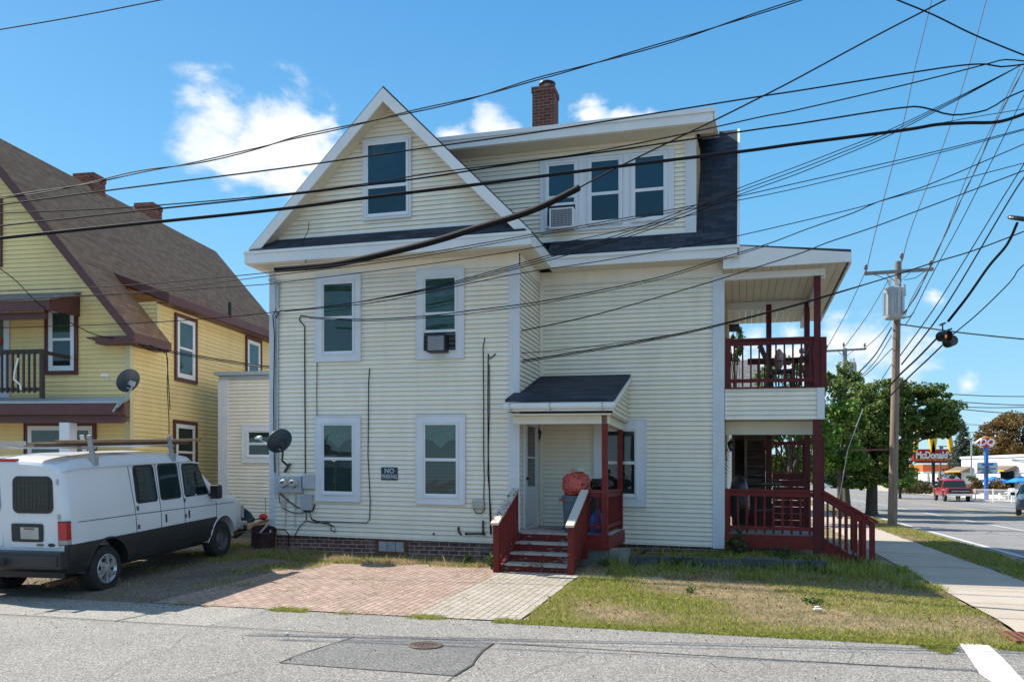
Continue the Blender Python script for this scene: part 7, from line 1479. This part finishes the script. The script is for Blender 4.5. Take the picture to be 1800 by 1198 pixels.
# left ground: weeds by the foundation, between van and house, and in the drive
P4 = scatter(42000, -5.9, .1, -1.35, -.02, lambda u, v: nf(u, v, 1.6, 8)+random.uniform(-.35, .35) > -.12+.5*abs((v+.75)) and v > -1.2+.15*nf(u, 0, 2, 2))
blades('foundation_weeds', P4, RNG.uniform(.03, .11, len(P4))*np.where(RNG.uniform(0, 1, len(P4)) > .97, 2, 1), RNG.uniform(.004, .010, len(P4)), M['grassd'], .6)
P5 = scatter(26000, -6.5, .1, -1.3, -.02, lambda u, v: nf(u, v, 1.3, 18)+random.uniform(-.3, .3) > .05)
blades('foundation_weeds', P5, RNG.uniform(.03, .10, len(P5)), RNG.uniform(.005, .012, len(P5)), M['grassg'], .6)
P6 = scatter(60000, -7.6, -3.2, -4.6, 1.8, lambda u, v: nf(u, v, .9, 28)+random.uniform(-.3, .3)+.28*math.exp(-((u+3.9)/.25)**2)+.04*(v+1.5) > .32)
blades('drive_weeds', P6, RNG.uniform(.02, .09, len(P6)), RNG.uniform(.004, .009, len(P6)), M['grassg'], .8)
P6 = scatter(40000, -9.5, -3.2, -5.3, 1.8, lambda u, v: nf(u, v, .8, 38)+random.uniform(-.3, .3)+.05*(v+1.5) > .26)
blades('dry_drive_weeds', P6, RNG.uniform(.02, .08, len(P6)), RNG.uniform(.004, .009, len(P6)), M['grassd'], .9)
# tufts in the paver joints, along the street edge
P7 = scatter(60000, -3.7, 1.6, -5.5, -1.2, lambda u, v: (abs((u*9.7) % 1-.5) > .36 or abs((v*9.7) % 1-.5) > .40) and nf(u, v, 1.4, 48)+.22*math.exp(-((u-.3)/.7)**2)+random.uniform(-.14, .14) > .07)
blades('joint_grass', P7, RNG.uniform(.010, .035, len(P7)), RNG.uniform(.003, .007, len(P7)), M['grassd'], 1.0)
P8 = scatter(24000, -3.8, 7.0, -5.56, -5.34, lambda u, v: nf(u, 0, 1.6, 58)+random.uniform(-.15, .15) > (.18 if u < 1.2 else -.4) and not 6.0 < u < 6.5)
blades('edge_grass', P8, RNG.uniform(.015, .05, len(P8)), RNG.uniform(.004, .008, len(P8)), M['grassg'], .9)
P9 = scatter(9000, 5.75, 6.25, -5.95, -5.3, lambda u, v: (v+5.3)*.8 > -.5+abs(u-5.95)*1.6+random.uniform(-.1, .1) and u < 6.12, zf=lambda u, v: .012); blades('edge_grass', P9, RNG.uniform(.012, .035, len(P9)), RNG.uniform(.004, .009, len(P9)), M['grassg'], 1.1)
# verge between sidewalk and road
PA = scatter(60000, 8.36, 9.5, -3.4, 22, lambda u, v: random.random() < 1.3/(1+.12*max(0, v)) and nf(u, v, 1.0, 68)+random.uniform(-.3, .3) > -.22 and abs(u-8.93) < .5+.12*nf(0, v, 1.5, 3), zf=zs)
blades('verge_grass', PA, RNG.uniform(.03, .09, len(PA)), RNG.uniform(.007, .013, len(PA)), M['grassg'], .8)
PB = scatter(26000, 8.4, 9.5, 2.5, 26, lambda u, v: nf(u, v, .8, 78)+random.uniform(-.3, .3) > -.1, zf=zs); blades('verge_grass', PB, RNG.uniform(.03, .07, len(PB)), RNG.uniform(.009, .016, len(PB)), M['grassd'], .9)
# single weeds with broad leaves
def weed(label, c, h, n, mt='leafb', sz=.05, sp=.12, name='weed', cat='weed'):
    r_ = thing(name, label, cat, c); c = Vector(c); m = MB(W); P = []
    for i in range(n):
        a = random.uniform(0, 6.28); L = h*random.uniform(.5, 1); e = c+Vector((math.cos(a)*sp*random.uniform(.3, 1), math.sin(a)*sp*random.uniform(.3, 1), L)); m.tube([c, c.lerp(e, .5)+Vector((0, 0, .02)), e], [.006, .005, .002], 5)
        for k in range(9): q = c.lerp(e, random.uniform(.25, 1)); P.append([q.x+random.gauss(0, .03), q.y+random.gauss(0, .03), q.z+random.gauss(0, .02)])
    obj('stem', m, M['bark'], r_); P = np.array(P); leafmesh('foliage', P, RNG.uniform(.6, 1.3, len(P))*sz, M[mt], r_); return r_
weed('leafy weed left of the bottom post of the red stairs', G(-.12, -1.35, gz(-.12, -1.35)), .28, 9)
weed('green weed beside the lower right corner of the brick foundation', G(-.75, -.9, .17), .18, 7)
weed('tall leafy vine climbing the left end of the lower porch railing', G(3.98, 1.35, .1), .75, 16, 'leafd', .085, .24)
weed('bushy green weed in front of the side porch skirt', G(4.75, .9, .1), .42, 16, 'leafd', .05, .28)
weed('low green weed spreading over the granite edging', G(3.3, -.25, .12), .26, 12, 'leafb', .04, .25)
weed('green weed clump under the stone pier', G(1.75, -.75, .16), .22, 12, 'leafb', .04, .2)
weed('dry weed standing at the foot of the stair riser', G(.85, -1.7, .15), .2, 4, 'leafo', .02, .06)
weed('tiny green plant growing in the middle of the dry lawn', G(3.35, -2.95, gz(3.3, -2.9)), .10, 8, 'leafb', .035, .05)
weed('flat green plant on the right of the dry lawn', G(4.95, -3.4, gz(4.9, -3.4)), .10, 12, 'leafb', .035, .2)
weed('leafy weed growing over the second granite block', G(2.95, -.42, .14), .24, 12, 'leafd', .045, .25)
weed('straggly weed at the right end of the granite blocks', G(5.3, -.35, .1), .38, 12, 'leafd', .04, .3)
weed('pale weed before the middle granite blocks', G(3.9, -.5, .1), .2, 12, 'leafb', .035, .3)
# litter and fallen leaves
for i, (px, py, w_) in enumerate(((1432, 1071, .09), (1434, 1067, .05), (500, 1114, .03))):
    q = gpt(px, py, .09 if i < 2 else 0.01); m = MB(W); m.box(q.x, q.x+w_, q.y, q.y+.05, q.z, q.z+.012); tag(obj('litter', m, M['white']), ['flat scrap of white paper lying in the dry lawn', 'small white scrap beside the larger paper scrap', 'tiny white scrap on the street asphalt'][i], 'litter')
nl = 260; q = []
for _ in range(nl):
    u = random.uniform(1.6, 6.8); v = random.uniform(-5.4, -1.2); q.append(tuple(G(u, v, gz(u, v)+.03)))
o = leafmesh('fallen_leaves', np.array(q), RNG.uniform(.02, .045, nl), M['leafo'], origin=(0, 0, 0)); o['kind'] = 'stuff'
nl = 900; q = []
for _ in range(nl):
    u = random.uniform(-10, 9); v = random.choice([random.uniform(-5.8, -5.4), random.uniform(-8, -5.4)]); q.append(tuple(G(u, v, .012)))
o = leafmesh('street_debris', np.array(q), RNG.uniform(.008, .022, nl), M['leafo'], origin=(0, 0, 0)); o['kind'] = 'stuff'
